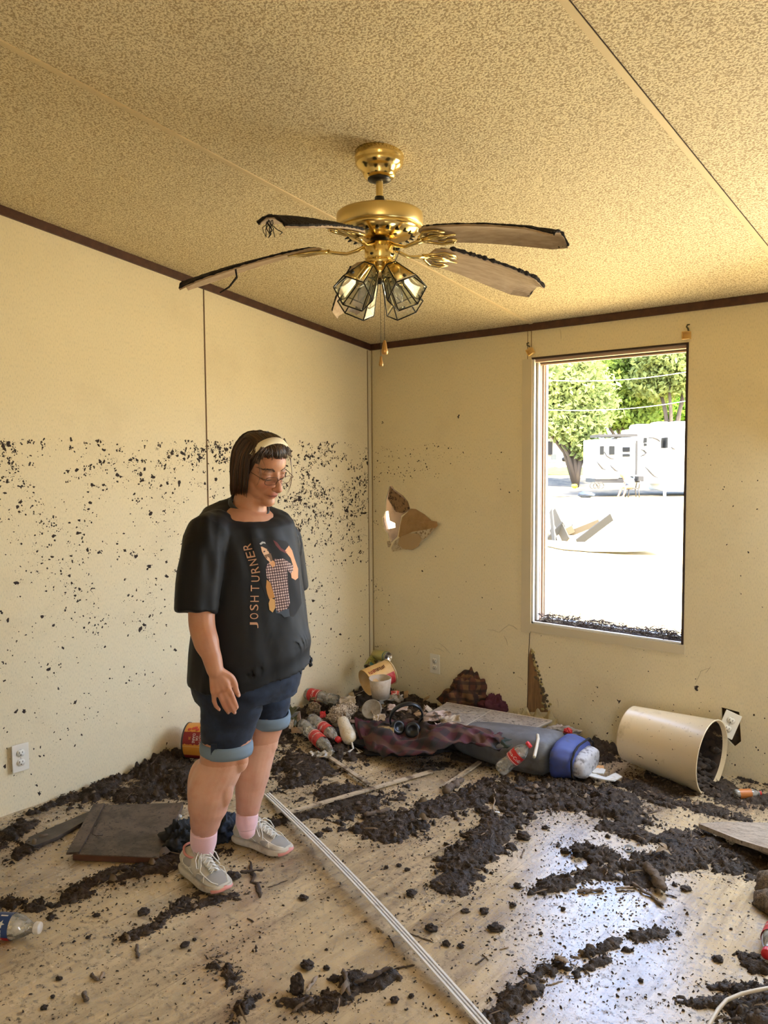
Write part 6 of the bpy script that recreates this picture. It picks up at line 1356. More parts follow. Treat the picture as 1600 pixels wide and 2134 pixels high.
k = MB(); k.bar(P[3] - VZ * .012, P[2] - VZ * .012, .004, .02); k.build('front_edge', EDG, r_, world=True)
k = MB(); k.tube([FL(x, y, .034) for x, y in ((205, 1705), (200, 1722), (196, 1722), (192, 1738), (200, 1742), (214, 1741))], .0016, 5); k.build('hinge_wire', WOODD, r_, world=True)
o = slabq('plank', [(52, 1765), (62, 1752), (205, 1690), (210, 1700), (120, 1752), (70, 1772)], .016, .014, mat('soaked_plank', (0.05, 0.036, 0.026), .5, var=(16, (0.09, 0.068, 0.05), .45, .65)), 'dark soaked splintered plank lying left of the cabinet door', 'plank')
o, P = slabq('wall_panel', [(880, 1492), (930, 1464), (1150, 1502), (1076, 1536)], 0, .010, mat('grey_panel', (0.22, 0.18, 0.14), .6, var=(9, (0.30, 0.26, 0.21), .4, .65), var2=(60, (0.05, 0.035, 0.025), .53, .62)), 'flat grey tiled panel lying on top of the soaked blanket pile', 'panel', zs=(.14, .10, .12, .14))
k = MB(); k.bar(P[0].lerp(P[1], .5).lerp(P[0].lerp(P[3], .3), .3) + VZ * .001, P[0].lerp(P[3], .05).lerp(P[1].lerp(P[2], .55), .8) + VZ * .001, .002, .002); k.bar(P[1].lerp(P[2], .45), P[0].lerp(P[3], .48), .003, .002); k.bar(P[1], P[2], .008, .004); k.bar(P[2], P[3], .004, .006); k.build('seam_line', mat('seam_pale', (0.4, 0.34, 0.27), .6), o, world=True)
o, P = slabq('plank', [(1455, 1716), (1500, 1712), (1700, 1716), (1700, 1810), (1600, 1768), (1540, 1750)], 0, .018, mat('grey_plank', (0.33, 0.26, 0.19), .7, var=(20, (0.21, 0.16, 0.11), .4, .65), stretch=(1, 4, 1), var2=(80, (0.06, 0.04, 0.025), .58, .64)), 'pale grey plank propped over dark mud at the right edge', 'plank', zs=(.035, .05, .075, .085, .08, .07))
# long white trim strip with grooves
A, B = FL(556, 1655, .012), FL(1022, 2150, .012); A = A + (A - B).normalized() * 0.0
ts = empty('trim_strip', A.lerp(B, .5), label='long narrow white plastic trim strip running across the floor to the camera', cat='trim strip')
d = (B - A).normalized(); sd = d.cross(VZ).normalized()
def arc(off, h): return [A.lerp(B, i / 24) + sd * off + VZ * (h + .022 * math.sin(PI * i / 24)) for i in range(25)]
def ribbon(P, w_, th):
    k = MB(); k.loft([[p + sd * u * w_ / 2 + VZ * v for u, v in ((-1, -th), (1, -th), (1, th), (-1, th))] for p in P], smooth=False); return k
WST = mat('strip_white_plastic', (0.72, 0.69, 0.64), .35, var=(30, (0.5, 0.43, 0.34), .55, .75))
ribbon(arc(0, -.003), .024, .002).build('web', mat('strip_groove', (0.30, 0.20, 0.15), .6), ts, world=True)
for off in (-.0105, .0, .0105): ribbon(arc(off, .001), .0062 if off else .0045, .004).build('rail', WST, ts, world=True)
for a, b, z, lab in (((602, 1693), (900, 1607), .014, 'pale strip half buried in mud behind the long white one'), ((686, 1578), (768, 1634), .016, 'short pale strip end poking out below the rubbish pile'), ((925, 1640), (1000, 1588), .010, 'pale sliver of trim lying in front of the blanket pile')):
    k = MB(); A1, B1 = FL(*a, z), FL(*b, z); k.bar(A1, B1, .022, .008); tag(k.build('trim_strip', mat('strip_muddy', (0.45, 0.36, 0.25), .6, var=(14, (0.12, 0.08, 0.05), .48, .6))), lab, 'trim strip')
k = MB(); k.tube([FL(*q, .040) for q in ((1460, 2170), (1478, 2134), (1496, 2104), (1514, 2084), (1545, 2071), (1575, 2064), (1640, 2052))], .0052, 10); tag(k.build('cable', mat('cable_ivory', (0.50, 0.42, 0.31), .5)), 'bent ivory cable in the bottom right corner', 'cable')

# ------------------------------------------------------------------ bottles
PET = clear_plastic('pet_plastic', (0.95, 0.96, 0.95), .30, .07, (0.60, 0.57, 0.52), .34); REDL = mat('label_red', (0.52, 0.02, 0.02), .35, var=(40, (0.36, 0.012, 0.012), .5, .7)); WHT = mat('print_white', (0.72, 0.68, 0.62), .5); REDC = mat('cap_red', (0.50, 0.02, 0.02), .4)
def axis_frame(A, B, up=VZ, spin=0.0):
    Z = (B - A).normalized(); X = Z.cross(up); X = X.normalized() if X.length > 1e-3 else Vector((1, 0, 0)); X = Matrix.Rotation(spin, 3, Z) @ X; Y = Z.cross(X); return frame(A, X, Y, Z)
def wrap_text(txt, size, rad, z, ang, parent, m, vertical=False, sx=1.0):
    me = refine(text_mesh(txt, size), .006)
    for v in me.vertices:
        u, w_ = (v.co.x * sx, v.co.y) if not vertical else (-v.co.y, v.co.x * sx)
        a = ang + u / rad; v.co = Vector(((rad) * math.cos(a), rad * math.sin(a), z + w_))
    me.materials.clear(); me.materials.append(m); o = bpy.data.objects.new('lettering', me); link(o, parent); return o
def bottle(A, B, lab, label=True, cap=True, spin=0.0, rad=.033, crush=0.0, text='Coca-Cola', lab_m=REDL, cap_m=REDC, name='soda_bottle', lz=(.42, .66)):
    L = (B - A).length; r = empty(name, mtx=axis_frame(A, B, spin=spin), label=lab, cat='bottle', group='bottles on the floor')
    pr = [(0, .006), (.55, .0), (.82, .012), (.97, .05), (1, .09), (1, .20), (.93, .26), (.88, .32), (.93, .38), (.99, .41), (1, .44), (1, .64), (.98, .68), (.88, .75), (.68, .82), (.46, .88), (.40, .905), (.40, .92), (.47, .925), (.47, .935), (.38, .94), (.38, .99)]
    k = MB(); n = 30; vs = []
    for q, z in pr:
        for i in range(n):
            a = 2 * PI * i / n; rr = rad * q
            if z < .22: rr *= 1 - .10 * (abs(math.cos(2.5 * a)) < .35) * (1 - z / .22)
            rr *= 1 - crush * .5 * max(0, noise.noise(Vector((math.cos(a) * 1.4, math.sin(a) * 1.4, z * 6 + L * 50)))) * 2
            vs.append((rr * math.cos(a), rr * math.sin(a), z * L))
    k.add(vs, [(j * n + i, j * n + (i + 1) % n, (j + 1) * n + (i + 1) % n, (j + 1) * n + i) for j in range(len(pr) - 1) for i in range(n)]); k.build('bottle_body', PET, r)
    if label:
        k = MB(); k.lathe([(rad * 1.012, L * lz[0]), (rad * 1.02, L * (lz[0] + lz[1]) / 2), (rad * 1.012, L * lz[1])], 30); lb = k.build('label', lab_m, r)
        if text:
            for a in (0.4, 2.5, 4.6): wrap_text(text, .020, rad * 1.032, L * (lz[0] + lz[1]) / 2, a, lb, WHT)
            k = MB(); k.lathe([(rad * 1.024, L * (lz[0] + .015)), (rad * 1.024, L * (lz[0] + .026))], 30); k.build('label_band', WHT, lb)
    if cap:
        k = MB(); k.lathe([(rad * .46, L * .935), (rad * .47, L * .99), (rad * .44, L), (0, L)], 24); k.build('cap', cap_m, r)
    return r
def F_(px, py, z): return FL(px, py, z)
bottle(F_(706, 1462, .105), F_(618, 1440, .11), 'empty clear bottle with red label lying at the back left of the pile', spin=.6, cap=False, rad=.036, crush=.35)
bottle(F_(628, 1508, .055), F_(696, 1572, .035), 'crushed clear bottle with red label lying frontmost left of the pile', spin=1.2, crush=.5, rad=.034, cap=False)
bottle(F_(648, 1497, .075), F_(707, 1543, .05), 'clear bottle with red cap lying behind the crushed frontmost one', spin=2.2, crush=.15)
bottle(F_(1040, 1606, .055), F_(1104, 1550, .185), 'clear bottle with red label and cap leaning on the grey duffel', spin=-.9, rad=.034, crush=.1)
tb = bottle(F_(-78, 1925, .038), F_(84, 1934, .036), 'clear water bottle with blue star label at the left edge', label=False, cap_m=mat('cap_white', (0.6, 0.56, 0.5), .4), rad=.0375, name='water_bottle')
BLU = mat('label_blue', (0.016, 0.045, 0.15), .4)
Lt = (F_(84, 1934, .036) - F_(-78, 1925, .038)).length; zl0 = .47 * Lt; zl1 = .66 * Lt
Mi_ = tb.matrix_world.inverted() if False else axis_frame(F_(-78, 1925, .038), F_(84, 1934, .036)).inverted()
cdir = (Mi_.to_3x3() @ (CAM - F_(20, 1925, .03))).normalized(); ca_ = math.atan2(cdir.y, cdir.x); dwn = (Mi_.to_3x3() @ Vector((0, 0, -1))); sgn = 1 if (Vector((-math.sin(ca_), math.cos(ca_), 0)).dot(dwn) > 0) else -1
k = MB(); k.lathe([(.0383, zl0), (.0386, zl1)], 40, a0=ca_ - 1.9, a1=ca_ + 1.9); lbl = k.build('label', BLU, tb)
k = MB(); a_, b_ = (ca_ + sgn * .95, ca_ + sgn * 1.9); k.lathe([(.0388, zl0), (.0388, zl1)], 16, a0=min(a_, b_), a1=max(a_, b_)); k.build('label_band', mat('label_dark_red', (0.32, 0.012, 0.012), .4), lbl)
k = MB(); sc = ca_ - sgn * .12; zc_ = (zl0 + zl1) / 2; sp = []
for i in range(10):
    t = 2 * PI * i / 10 + .3; q = .0125 if i % 2 == 0 else .005; sp.append((q * math.cos(t), q * math.sin(t)))
pts = [Vector((.0392 * math.cos(sc + u / .039), .0392 * math.sin(sc + u / .039), zc_ + v)) for u, v in sp]; c_ = Vector((.0396 * math.cos(sc), .0396 * math.sin(sc), zc_)); k.add([c_] + pts, [(0, 1 + i, 1 + (i + 1) % 10) for i in range(10)]); k.build('star', WHT, lbl)
me = refine(text_mesh('TEXAS', .014, space=1.1, align='LEFT'), .006)
for v in me.vertices: a = sc + sgn * (.42 + v.co.x / .039); v.co = Vector((.0394 * math.cos(a), .0394 * math.sin(a), zc_ + v.co.y - .001))
me.materials.clear(); me.materials.append(WHT); link(bpy.data.objects.new('lettering', me), lbl)
k = MB(); a_ = sc - sgn * .62; k.lathe([(.0391, zc_ - .010), (.0391, zc_ + .012)], 6, a0=min(a_, a_ - sgn * .12), a1=max(a_, a_ - sgn * .12)); k.build('label_box', WHT, lbl)
bottle(F_(1640, 1890, .034), F_(1597, 1990, .034), 'clear bottle with dark red cap cut off by the right edge', rad=.033, spin=1.0, lz=(.5, .72))
sb_ = bottle(F_(1530, 1655, .022), F_(1585, 1653, .02), 'small flat bottle with orange label and red cap by the right hand wall foot', rad=.020, text='', lab_m=mat('label_orange', (0.42, 0.14, 0.03), .5), lz=(.15, .6))

# ------------------------------------------------------------------ tubs, bin, cans
def tub(Aopen, Bclosed, ra, rb, m, name, lab, cat, th=.002, spin=0.0, inner=None, lip=None, seg=48, deform=None):
    r = empty(name, mtx=axis_frame(Bclosed, Aopen, spin=spin), label=lab, cat=cat); L = (Aopen - Bclosed).length
    prof = [(0, 0), (rb * .97, 0), (rb, .003), (rb, .008), (ra, L - .004), (ra + (.003 if lip else 0), L - .002), (ra + (.003 if lip else 0), L), (ra - th, L), (rb - th, .01), (0, .008)]
    n = seg; vs = []
    for q, z in prof:
        for i in range(n):
            a = 2 * PI * i / n; p = Vector((q * math.cos(a), q * math.sin(a), z)); vs.append(deform(p, a, q, z, L) if deform else p)
    k = MB(); k.add(vs, [(j * n + i, j * n + (i + 1) % n, (j + 1) * n + (i + 1) % n, (j + 1) * n + i) for j in range(len(prof) - 1) for i in range(n)], 0)
    k.build('shell', m, r); return r, L
BINM = mat('bin_beige_plastic', (0.66, 0.53, 0.33), .28, spec=.6, var=(11, (0.42, 0.31, 0.17), .58, .74), var2=(60, (0.15, 0.09, 0.05), .64, .70))
def bdef(p, a, q, z, L):
    if z > L * .7 and q > .1:
        w_ = math.exp(-((((a - BA) + PI) % (2 * PI) - PI) / .16) ** 2); p.z += -.085 * w_ * ((z / L - .7) / .3)
    return p
Ab, Bb = S(1484, 1578, 3.46), S(1312, 1527, 3.73)
fm = axis_frame(Bb, Ab).inverted().to_3x3(); dn = fm @ (Vector((0, 0, -1)) + VR * -.35); BA = math.atan2(dn.y, dn.x) % (2 * PI)
bn, BL = tub(Ab, Bb, .160, .126, BINM, 'waste_bin', 'large beige plastic waste bin lying on its side against the far wall', 'waste bin', .0035, deform=bdef, lip=True, seg=96)
k = MB(); R = random.Random(3)
dz = fm @ Vector((0, 0, -1)); ad = math.atan2(dz.y, dz.x)
for i in range(300):
    a = ad + R.gauss(0, .6); z = BL * (.10 + .80 * R.random()); q = (.126 + .034 * z / BL) - .024 - .045 * R.random() * (R.random() < .5); k.ellipsoid((q * math.cos(a), q * math.sin(a), z), (.010 + .016 * R.random(), .008 + .014 * R.random(), .014 + .02 * R.random()), nu=9, nv=7, fn=lambda d: 1 + .5 * nz(d, 2.5))
for i in range(80):
    a = R.random() * 2 * PI; q = .11 * math.sqrt(R.random()); k.ellipsoid((q * math.cos(a), q * math.sin(a), .02 + .06 * R.random()), (.03, .03, .025), nu=7, nv=5)
k.build('mud_inside', MUDM, bn)['kind'] = 'stuff'
k = MB(); k.lathe([(0, .012)] + [(.1195 + .034 * t / 12 * .96, .012 + (BL - .030) * t / 12) for t in range(13)], 60); k.build('dark_lining', mat('dark_lining', (0.05, 0.03, 0.018), .7, var=(9, (0.36, 0.25, 0.13), .63, .68), var2=(30, (0.02, 0.012, 0.008), .5, .6)), bn)  # dark mottled lining over the inner wall of the bin
# orange party tub behind the leg
ORG = mat('tub_orange_card', (0.62, 0.24, 0.03), .5, var=(7, (0.70, 0.32, 0.06), .4, .7)); RDK = mat('tub_dark_red', (0.22, 0.012, 0.012), .5); RIMK = mat('tub_rim_dark', (0.04, 0.03, 0.02), .5)
To = FL(455, 1588, .078); To2 = FL(383, 1575, .080)
To, To2 = S(470, 1535, 3.80), S(391, 1547, 3.83); To.z = .105; To2.z = .105
otb, OL = tub(To, To2, .088, .080, ORG, 'card_tub', 'orange and red round card tub lying against the left wall behind the leg', 'tub', .002)
Mo = axis_frame(To2, To).inverted().to_3x3(); cv = Mo @ (CAM - To2.lerp(To, .4)).normalized(); ca2 = math.atan2(cv.y, cv.x)
up_ = Mo @ VZ; sg2 = 1 if Vector((-math.sin(ca2), math.cos(ca2), 0)).dot(up_) > 0 else -1
k = MB(); vs = []; n = 26
def RAD(z): return .080 + .008 * z / OL + .0008
for j, a in enumerate((ca2 - .28 * sg2 * 1, ca2 + .42 * sg2)):
    for i in range(n + 1): z = .004 + (OL - .01) * i / n; aa = a + sg2 * (.05 * nz((i * .6, j * 9, 2)) ); vs.append((RAD(z) * math.cos(aa), RAD(z) * math.sin(aa), z))
rows = [[Vector((RAD(.004 + (OL - .01) * i / n) * math.cos(a), RAD(.004 + (OL - .01) * i / n) * math.sin(a), .004 + (OL - .01) * i / n)) for i in range(n + 1)] for a in [ca2 + sg2 * (-.25 + .72 * t / 8 + (0)) for t in range(9)]]
for i in range(n + 1):
    for t, sgnn in ((0, 1), (8, -1)):
        z = rows[t][i].z; a = ca2 + sg2 * (-.25 + .72 * t / 8 + .06 * nz((i * .7, t, 4))); rows[t][i] = Vector((RAD(z) * math.cos(a), RAD(z) * math.sin(a), z))
k.loft(rows, closed=False, caps=False); bd = k.build('label_band', RDK, otb)
for z_, txt, sz, mm in ((.040, '20', .014, mat('print_amber', (0.7, 0.35, 0.05), .5)), (.060, 'DARE', .018, WHT), (.076, 'OR', .016, WHT), (.093, 'TRUTH', .018, WHT)):
    me = refine(text_mesh(txt, sz), .008); ac = ca2 + sg2 * .10
    for v in me.vertices:
        a = ac - sg2 * v.co.x / .085; z = z_ + v.co.y; q = RAD(z) + .0012; v.co = Vector((q * math.cos(a), q * math.sin(a), z))
    me.materials.clear(); me.materials.append(mm); link(bpy.data.objects.new('lettering', me), bd)
k = MB(); k.lathe([(.0805, -.001), (.083, .001), (.083, .006), (.0815, .007)], 48); k.build('rim', RIMK, otb)
k = MB(); c0 = ca2 + sg2 * -.36; k.lathe([(RAD(.004) + .0006, .004), (RAD(OL) + .0006, OL - .004)], 2, a0=c0, a1=c0 + .02); k.build('seam_line', mat('seam_amber', (0.75, 0.5, 0.2), .5), otb)
k = MB(); a0_, a1_ = sorted((ca2 - sg2 * .95, ca2 - sg2 * 1.9)); k.lathe([(RAD(.004) + .0006, .004), (RAD(.07), .07), (RAD(OL) + .0006, OL - .02)], 12, a0=a0_, a1=a1_); k.build('label_band', RDK, otb)
for a_, z_ in ((.62, .03), (.68, .05), (.60, .07), (.80, .085), (.74, .06), (.85, .10)):
    k = MB(); aa = ca2 + sg2 * a_; q = RAD(z_) + .001; k.ellipsoid((q * math.cos(aa), q * math.sin(aa), z_), (.0012, .008, .008), R=Matrix.Rotation(aa, 3, 'Z'), nu=10, nv=8, fn=lambda d: 1 + .4 * nz(d, 3)); k.build('motif', mat('motif_red', (0.5, 0.05, 0.02), .5), otb)
# yellow card tub in the corner
YEL = mat('tub_yellow_card', (0.62, 0.37, 0.12), .5, var=(9, (0.68, 0.47, 0.22), .4, .65))
Ta, Tb = S(762, 1423, 4.42), S(813, 1399, 4.50)
ytb, YL = tub(Ta, Tb, .074, .070, YEL, 'card_tub', 'yellow printed card tub tipped open side down in the corner', 'tub', .002)
My = axis_frame(Tb, Ta).inverted().to_3x3(); cv = My @ (CAM - Ta.lerp(Tb, .5)).normalized(); cy_ = math.atan2(cv.y, cv.x)
uy = My @ VZ; sg3 = 1 if Vector((-math.sin(cy_), math.cos(cy_), 0)).dot(uy) > 0 else -1
a0_, a1_ = sorted((cy_ - sg3 * .1, cy_ - sg3 * 1.15)); k = MB(); k.lathe([(.0715, .012), (.0728, YL * .60)], 14, a0=a0_, a1=a1_); k.build('label_patch', mat('tub_red_patch', (0.42, 0.03, 0.03), .5, var=(30, (0.6, 0.12, 0.10), .5, .7)), ytb)
k = MB(); k.lathe([(.071, -.001), (.073, .001), (.073, .006), (.0715, .007)], 48); k.build('rim', mat('tub_rim_tan', (0.5, 0.38, 0.2), .5), ytb)
R = random.Random(2)
for i in range(12):
    z = YL * (.30 + .055 * i); aa = cy_ + sg3 * (.42 + .06 * R.random()); k = MB(); q = .0745
    for s_ in (0, 1, 2): k.box(((q) * math.cos(aa + s_ * .09), q * math.sin(aa + s_ * .09), z + .002 * R.random()), (.001, .004 + .004 * R.random(), .003 + .003 * R.random()), rot=Matrix.Rotation(aa + s_ * .09, 3, 'Z'))
    k.build('print_mark', RDK if i > 6 else mat('print_brown', (0.12, 0.05, 0.02), .6), ytb)
def can(A, B, lab, m, crush=0.0):
    L = (B - A).length; r = empty('drink_can', mtx=axis_frame(A, B), label=lab, cat='can', group='cans in the corner'); rad = .031
    k = MB(); k.lathe([(0, .004), (rad * .7, .002), (rad * .8, 0), (rad, .008), (rad, L - .010), (rad * .86, L - .002), (rad * .86, L)], 36)
    if crush: k.v = [tuple(Vector(v) * 1.0 + Vector((.35 * crush * rad * noise.noise(Vector(v) * 40), .35 * crush * rad * noise.noise(Vector(v) * 37 + Vector((5, 0, 0))), 0))) for v in k.v]
    k.build('can_body', m, r); k = MB(); k.lathe([(rad * .86, L), (rad * .84, L + .001), (rad * .80, L - .003), (0, L - .004)], 36); lid = k.build('can_lid', mat('aluminium', (0.62, 0.60, 0.55), .3, 1.0), r)
    k = MB(); k.ellipsoid((.012, 0, L - .0030), (.009, .010, .0012), nu=16, nv=6); k.build('opening', RIMK, lid); k = MB(); k.tube([(-.012, 0, L - .002), (.002, 0, L - .001)], .004, 8, flat=.3); k.build('pull_tab', mat('aluminium', (0.6, .6, .6)), lid)
    k = MB(); k.lathe([(rad * 1.005, L - .022), (rad * 1.005, L - .012), (rad * .9, L - .0035)], 36); k.build('band', mat('can_teal', (0.03, 0.12, 0.12), .4), r)
can(S(782, 1364, 4.72), S(809, 1369, 4.60), 'pale green drink can lying on top with its opened lid facing out', mat('can_lime', (0.40, 0.36, 0.12), .35, .3))
can(S(784, 1366, 4.74), S(768, 1392, 4.66), 'yellow green dented can wedged behind the tub in the corner', mat('can_mottled', (0.30, 0.28, 0.07), .45, .2, var=(60, (0.10, 0.06, 0.03), .5, .58)), .8)

# ------------------------------------------------------------------ soft and crumpled things
def heap(name, px, py, rx, ry, h, m, lab, cat, seed=1, fold=.25, z0=0.0, rot=0.0, grp=None, freq=2.2, dep=.8, parent=None, top=.0):
    c = FL(px, py, z0); s = (c - CAM).dot(FW) / F_PX; a = rx * s; R_ = random.Random(seed); off = Vector((seed * 7.3, seed * 1.7, 0))
    def fn(d):
        q = d * freq + off; v = 1 + fold * (noise.noise(q) + .6 * (1 - 2 * abs(noise.noise(q * 1.9 + Vector((3, 1, 2)))))) - fold * .5; return v
    k = MB(); Rz = Matrix.Rotation(math.atan2(VR.y, VR.x) + rot, 3, 'Z'); k.ellipsoid((0, 0, 0), (a, max(ry * s, a * dep * .5), h), R=Rz, nu=56, nv=32, fn=fn)
    k.v = [(x, y, max(z, -h * .35)) for x, y, z in k.v]
    o = k.build(name, m); o.location = c + VZ * (h * .35); return tag(o, lab, cat, grp)
def plaid_mat(name, base, c1, c2, sc_=9):
    m = bpy.data.materials.new(name); m.use_nodes = True; n = m.node_tree; b = n.nodes['Principled BSDF']; b.inputs['Roughness'].default_value = .9
    tc = n.nodes.new('ShaderNodeTexCoord'); col = None
    for i, (dr, cc) in enumerate((('X', c1), ('Y', c2), ('Z', c1))):
        wv = n.nodes.new('ShaderNodeTexWave'); wv.bands_direction = dr; wv.inputs['Scale'].default_value = sc_; wv.inputs['Distortion'].default_value = 1.0
        n.links.new(tc.outputs['Object'], wv.inputs['Vector']); r = n.nodes.new('ShaderNodeMapRange'); r.inputs['From Min'].default_value = .55; r.inputs['From Max'].default_value = .75; r.inputs['To Max'].default_value = .7; n.links.new(wv.outputs['Fac'], r.inputs['Value'])
        mx = n.nodes.new('ShaderNodeMix'); mx.data_type = 'RGBA'; n.links.new(r.outputs[0], mx.inputs[0]); mx.inputs[7].default_value = (*cc, 1)
        if col is None: mx.inputs[6].default_value = (*base, 1)
        else: n.links.new(col, mx.inputs[6])
        col = mx.outputs[2]
    n.links.new(col, b.inputs['Base Color']); return m
PLA = plaid_mat('plaid_maroon', (0.060, 0.010, 0.014), (0.010, 0.012, 0.010), (0.09, 0.04, 0.022), 4); PLB = plaid_mat('plaid_rust', (0.085, 0.028, 0.014), (0.02, 0.012, 0.01), (0.16, 0.08, 0.03), 7)
DKB = mat('soaked_black_cloth', (0.010, 0.008, 0.008), .8); MAR = mat('maroon_cloth', (0.085, 0.016, 0.028), .85, var=(8, (0.05, 0.01, 0.015), .4, .7), bump=(300, .3, .001))
def drape(name, grid, m, lab, cat, th=.004, wr=.012, seed=1, sub=1, grp=None, parent=None):
    """grid of world points refined into crumpled cloth"""
    n = 10; rows = []; gh, gw = len(grid), len(grid[0])
    for j in range((gh - 1) * n + 1):
        r = []; jj = min(gh - 2, j // n); fj = j / n - jj
        for i in range((gw - 1) * n + 1):
            ii = min(gw - 2, i // n); fi = i / n - ii; p = (grid[jj][ii] * (1 - fi) + grid[jj][ii + 1] * fi) * (1 - fj) + (grid[jj + 1][ii] * (1 - fi) + grid[jj + 1][ii + 1] * fi) * fj
            q = Vector((i * .11, j * .11, seed * 5.0)); r.append(p + Vector((nz(q), nz(q + Vector((9, 0, 0))), 1.3 * (1 - 2 * abs(nz(q * 1.4 + Vector((0, 7, 0))))) - .5)) * wr)
        rows.append(r)
    k = MB(); k.loft(rows, closed=False, caps=False); M_ = W2L(parent) if parent is not None else None
    me = evalmesh(k.mesh('d', True, M_), [('SOLIDIFY', dict(thickness=th)), ('SMOOTH', dict(factor=.5, iterations=1))]); o = obj_from(me, name, m, parent)
    return tag(o, lab, cat, grp) if lab else o
heap('blanket', 980, 1478, 56, 30, .15, PLB, 'crumpled rust plaid blanket heaped against the far wall', 'blanket', 3, .42, .03, freq=1.7, dep=1.2)
heap('blanket', 1032, 1490, 34, 20, .085, MAR, 'dark maroon cloth fold at the right end of the plaid heap', 'blanket', 9, .4, .03, dep=1.2)
heap('cloth', 840, 1560, 105, 45, .05, DKB, 'black soaked cloth under the headphones and maroon blanket', 'cloth', 4, .3, .0, dep=1.0)
heap('cloth', 1010, 1550, 115, 36, .07, DKB, 'black soaked bedding roll under the grey panel', 'cloth', 5, .22, .0, dep=1.2)
drape('blanket', [[FL(745, 1510, .10), FL(800, 1500, .09), FL(850, 1505, .07), FL(900, 1512, .13), FL(960, 1515, .15), FL(1010, 1525, .15), FL(1050, 1535, .14)], [FL(752, 1535, .07), FL(800, 1530, .10), FL(850, 1540, .07), FL(905, 1530, .14), FL(960, 1520, .16), FL(1010, 1540, .15), FL(1055, 1550, .13)], [FL(768, 1570, .02), FL(800, 1575, .04), FL(850, 1580, .06), FL(900, 1575, .09), FL(960, 1550, .13), FL(1010, 1560, .12), FL(1048, 1568, .09)]], PLA, 'maroon plaid blanket spread over the middle of the rubbish pile', 'blanket', wr=.022, seed=2)
drape('cloth', [[FL(738, 1497, .10), FL(760, 1503, .10), FL(785, 1508, .09)], [FL(745, 1530, .06), FL(765, 1535, .07), FL(782, 1530, .07)], [FL(757, 1562, .015), FL(766, 1566, .02), FL(776, 1556, .03)]], MAR, 'plum coloured cloth hanging beside the white bulb bottle', 'cloth', wr=.012, seed=5)
drape('cloth', [[FL(1018, 1527, .145), FL(1045, 1538, .145), FL(1070, 1545, .14)], [FL(1025, 1545, .12), FL(1045, 1556, .12), FL(1068, 1560, .12)]], mat('teal_edged_cloth', (0.03, 0.045, 0.04), .8), 'small teal edged black cloth behind the leaning bottle', 'cloth', wr=.012, seed=8)
# grey and blue duffel
df = empty('duffel_bag', FL(1120, 1600), label='muddy grey duffel bag with blue end panel in front of the far wall', cat='bag')
DA, DB = S(945, 1562, 3.98), S(1236, 1584, 3.58); DA.z = .075; DB.z = .085
dax = (DB - DA).normalized(); dsd = dax.cross(VZ).normalized()
def dsec(t, a, b, zc_=.0, n=40, off=0):
    c = DA.lerp(DB, t) + VZ * zc_; r = []
    for i in range(n):
        th = 2 * PI * i / n; x, y = math.cos(th), math.sin(th); p = Vector((x, y, t * 3)); q = 1 + .10 * nz(p, 2.2) + .05 * nz((x * 5, y * 5, t * 9))
        v = c + dsd * (a * q * math.copysign(abs(x) ** .62, x)) + VZ * (b * q * math.copysign(abs(y) ** .72, y)); v.z = max(v.z, .006); r.append(v)
    return r
DG = mat('duffel_grey_nylon', (0.085, 0.082, 0.080), .55, var=(6, (0.16, 0.16, 0.165), .45, .7), var2=(5, (0.06, 0.05, 0.035), .5, .7)); DBL = mat('duffel_blue', (0.045, 0.065, 0.22), .6, var=(14, (0.05, 0.055, 0.10), .5, .7)); DPL = mat('duffel_pale_end', (0.42, 0.41, 0.42), .7, var=(40, (0.16, 0.15, 0.15), .5, .62))
T_ = [(0, .02, .02), (.03, .07, .045), (.12, .11, .065), (.3, .14, .075), (.5, .15, .082), (.68, .15, .085), (.78, .145, .082)]
k = MB(); k.loft([dsec(*t) for t in T_]); me = evalmesh(k.mesh('d', True, W2L(df)), [('SUBSURF', dict(levels=1, render_levels=2))]); obj_from(me, 'bag_body', DG, df)
k = MB(); k.loft([dsec(*t) for t in ((.76, .150, .086), (.82, .148, .086), (.88, .14, .080), (.92, .125, .070), (.935, .10, .055))]); me = evalmesh(k.mesh('d', True, W2L(df)), [('SUBSURF', dict(levels=1, render_levels=2))]); obj_from(me, 'end_panel', DBL, df)
k = MB(); k.loft([dsec(t, a, b, -.012) for t, a, b in ((.90, .112, .060), (.95, .112, .058), (.99, .104, .050), (1.0, .085, .040), (1.0, .03, .015))]); me = evalmesh(k.mesh('d', True, W2L(df)), [('SUBSURF', dict(levels=1, render_levels=2))]); obj_from(me, 'end_cap', DPL, df)
k = MB(); P = dsec(.93, .132, .075); k.tube(P + P[:1], .005, 6, caps=False); k.build('piping', DKB, df, world=True)
# pipe on the bag, pale cloth behind it
k = MB(); P = [FL(1120, 1532, .165), FL(1121, 1540, .165), FL(1118, 1556, .155), FL(1113, 1578, .145)]; k.tube(P, [.0075] * 4, 12, caps=False); k.tube(P, [.0055] * 4, 12); me = k.mesh('p', True); me.materials.append(mat('pipe_ivory', (0.55, 0.48, 0.36), .4)); tag(link(bpy.data.objects.new('plastic_pipe', me)), 'short bent ivory pipe lying on the grey duffel', 'pipe')
heap('cloth', 1165, 1531, 42, 14, .035, mat('pale_rag', (0.30, 0.26, 0.22), .85, var=(20, (0.10, 0.07, 0.05), .5, .65)), 'pale grey rag bundle behind the duffel', 'cloth', 12, .4, .06, dep=.7)
heap('cloth', 1183, 1527, 9, 6, .018, REDC, 'small red scrap on the pale rag bundle', 'scrap', 14, .4, .10)
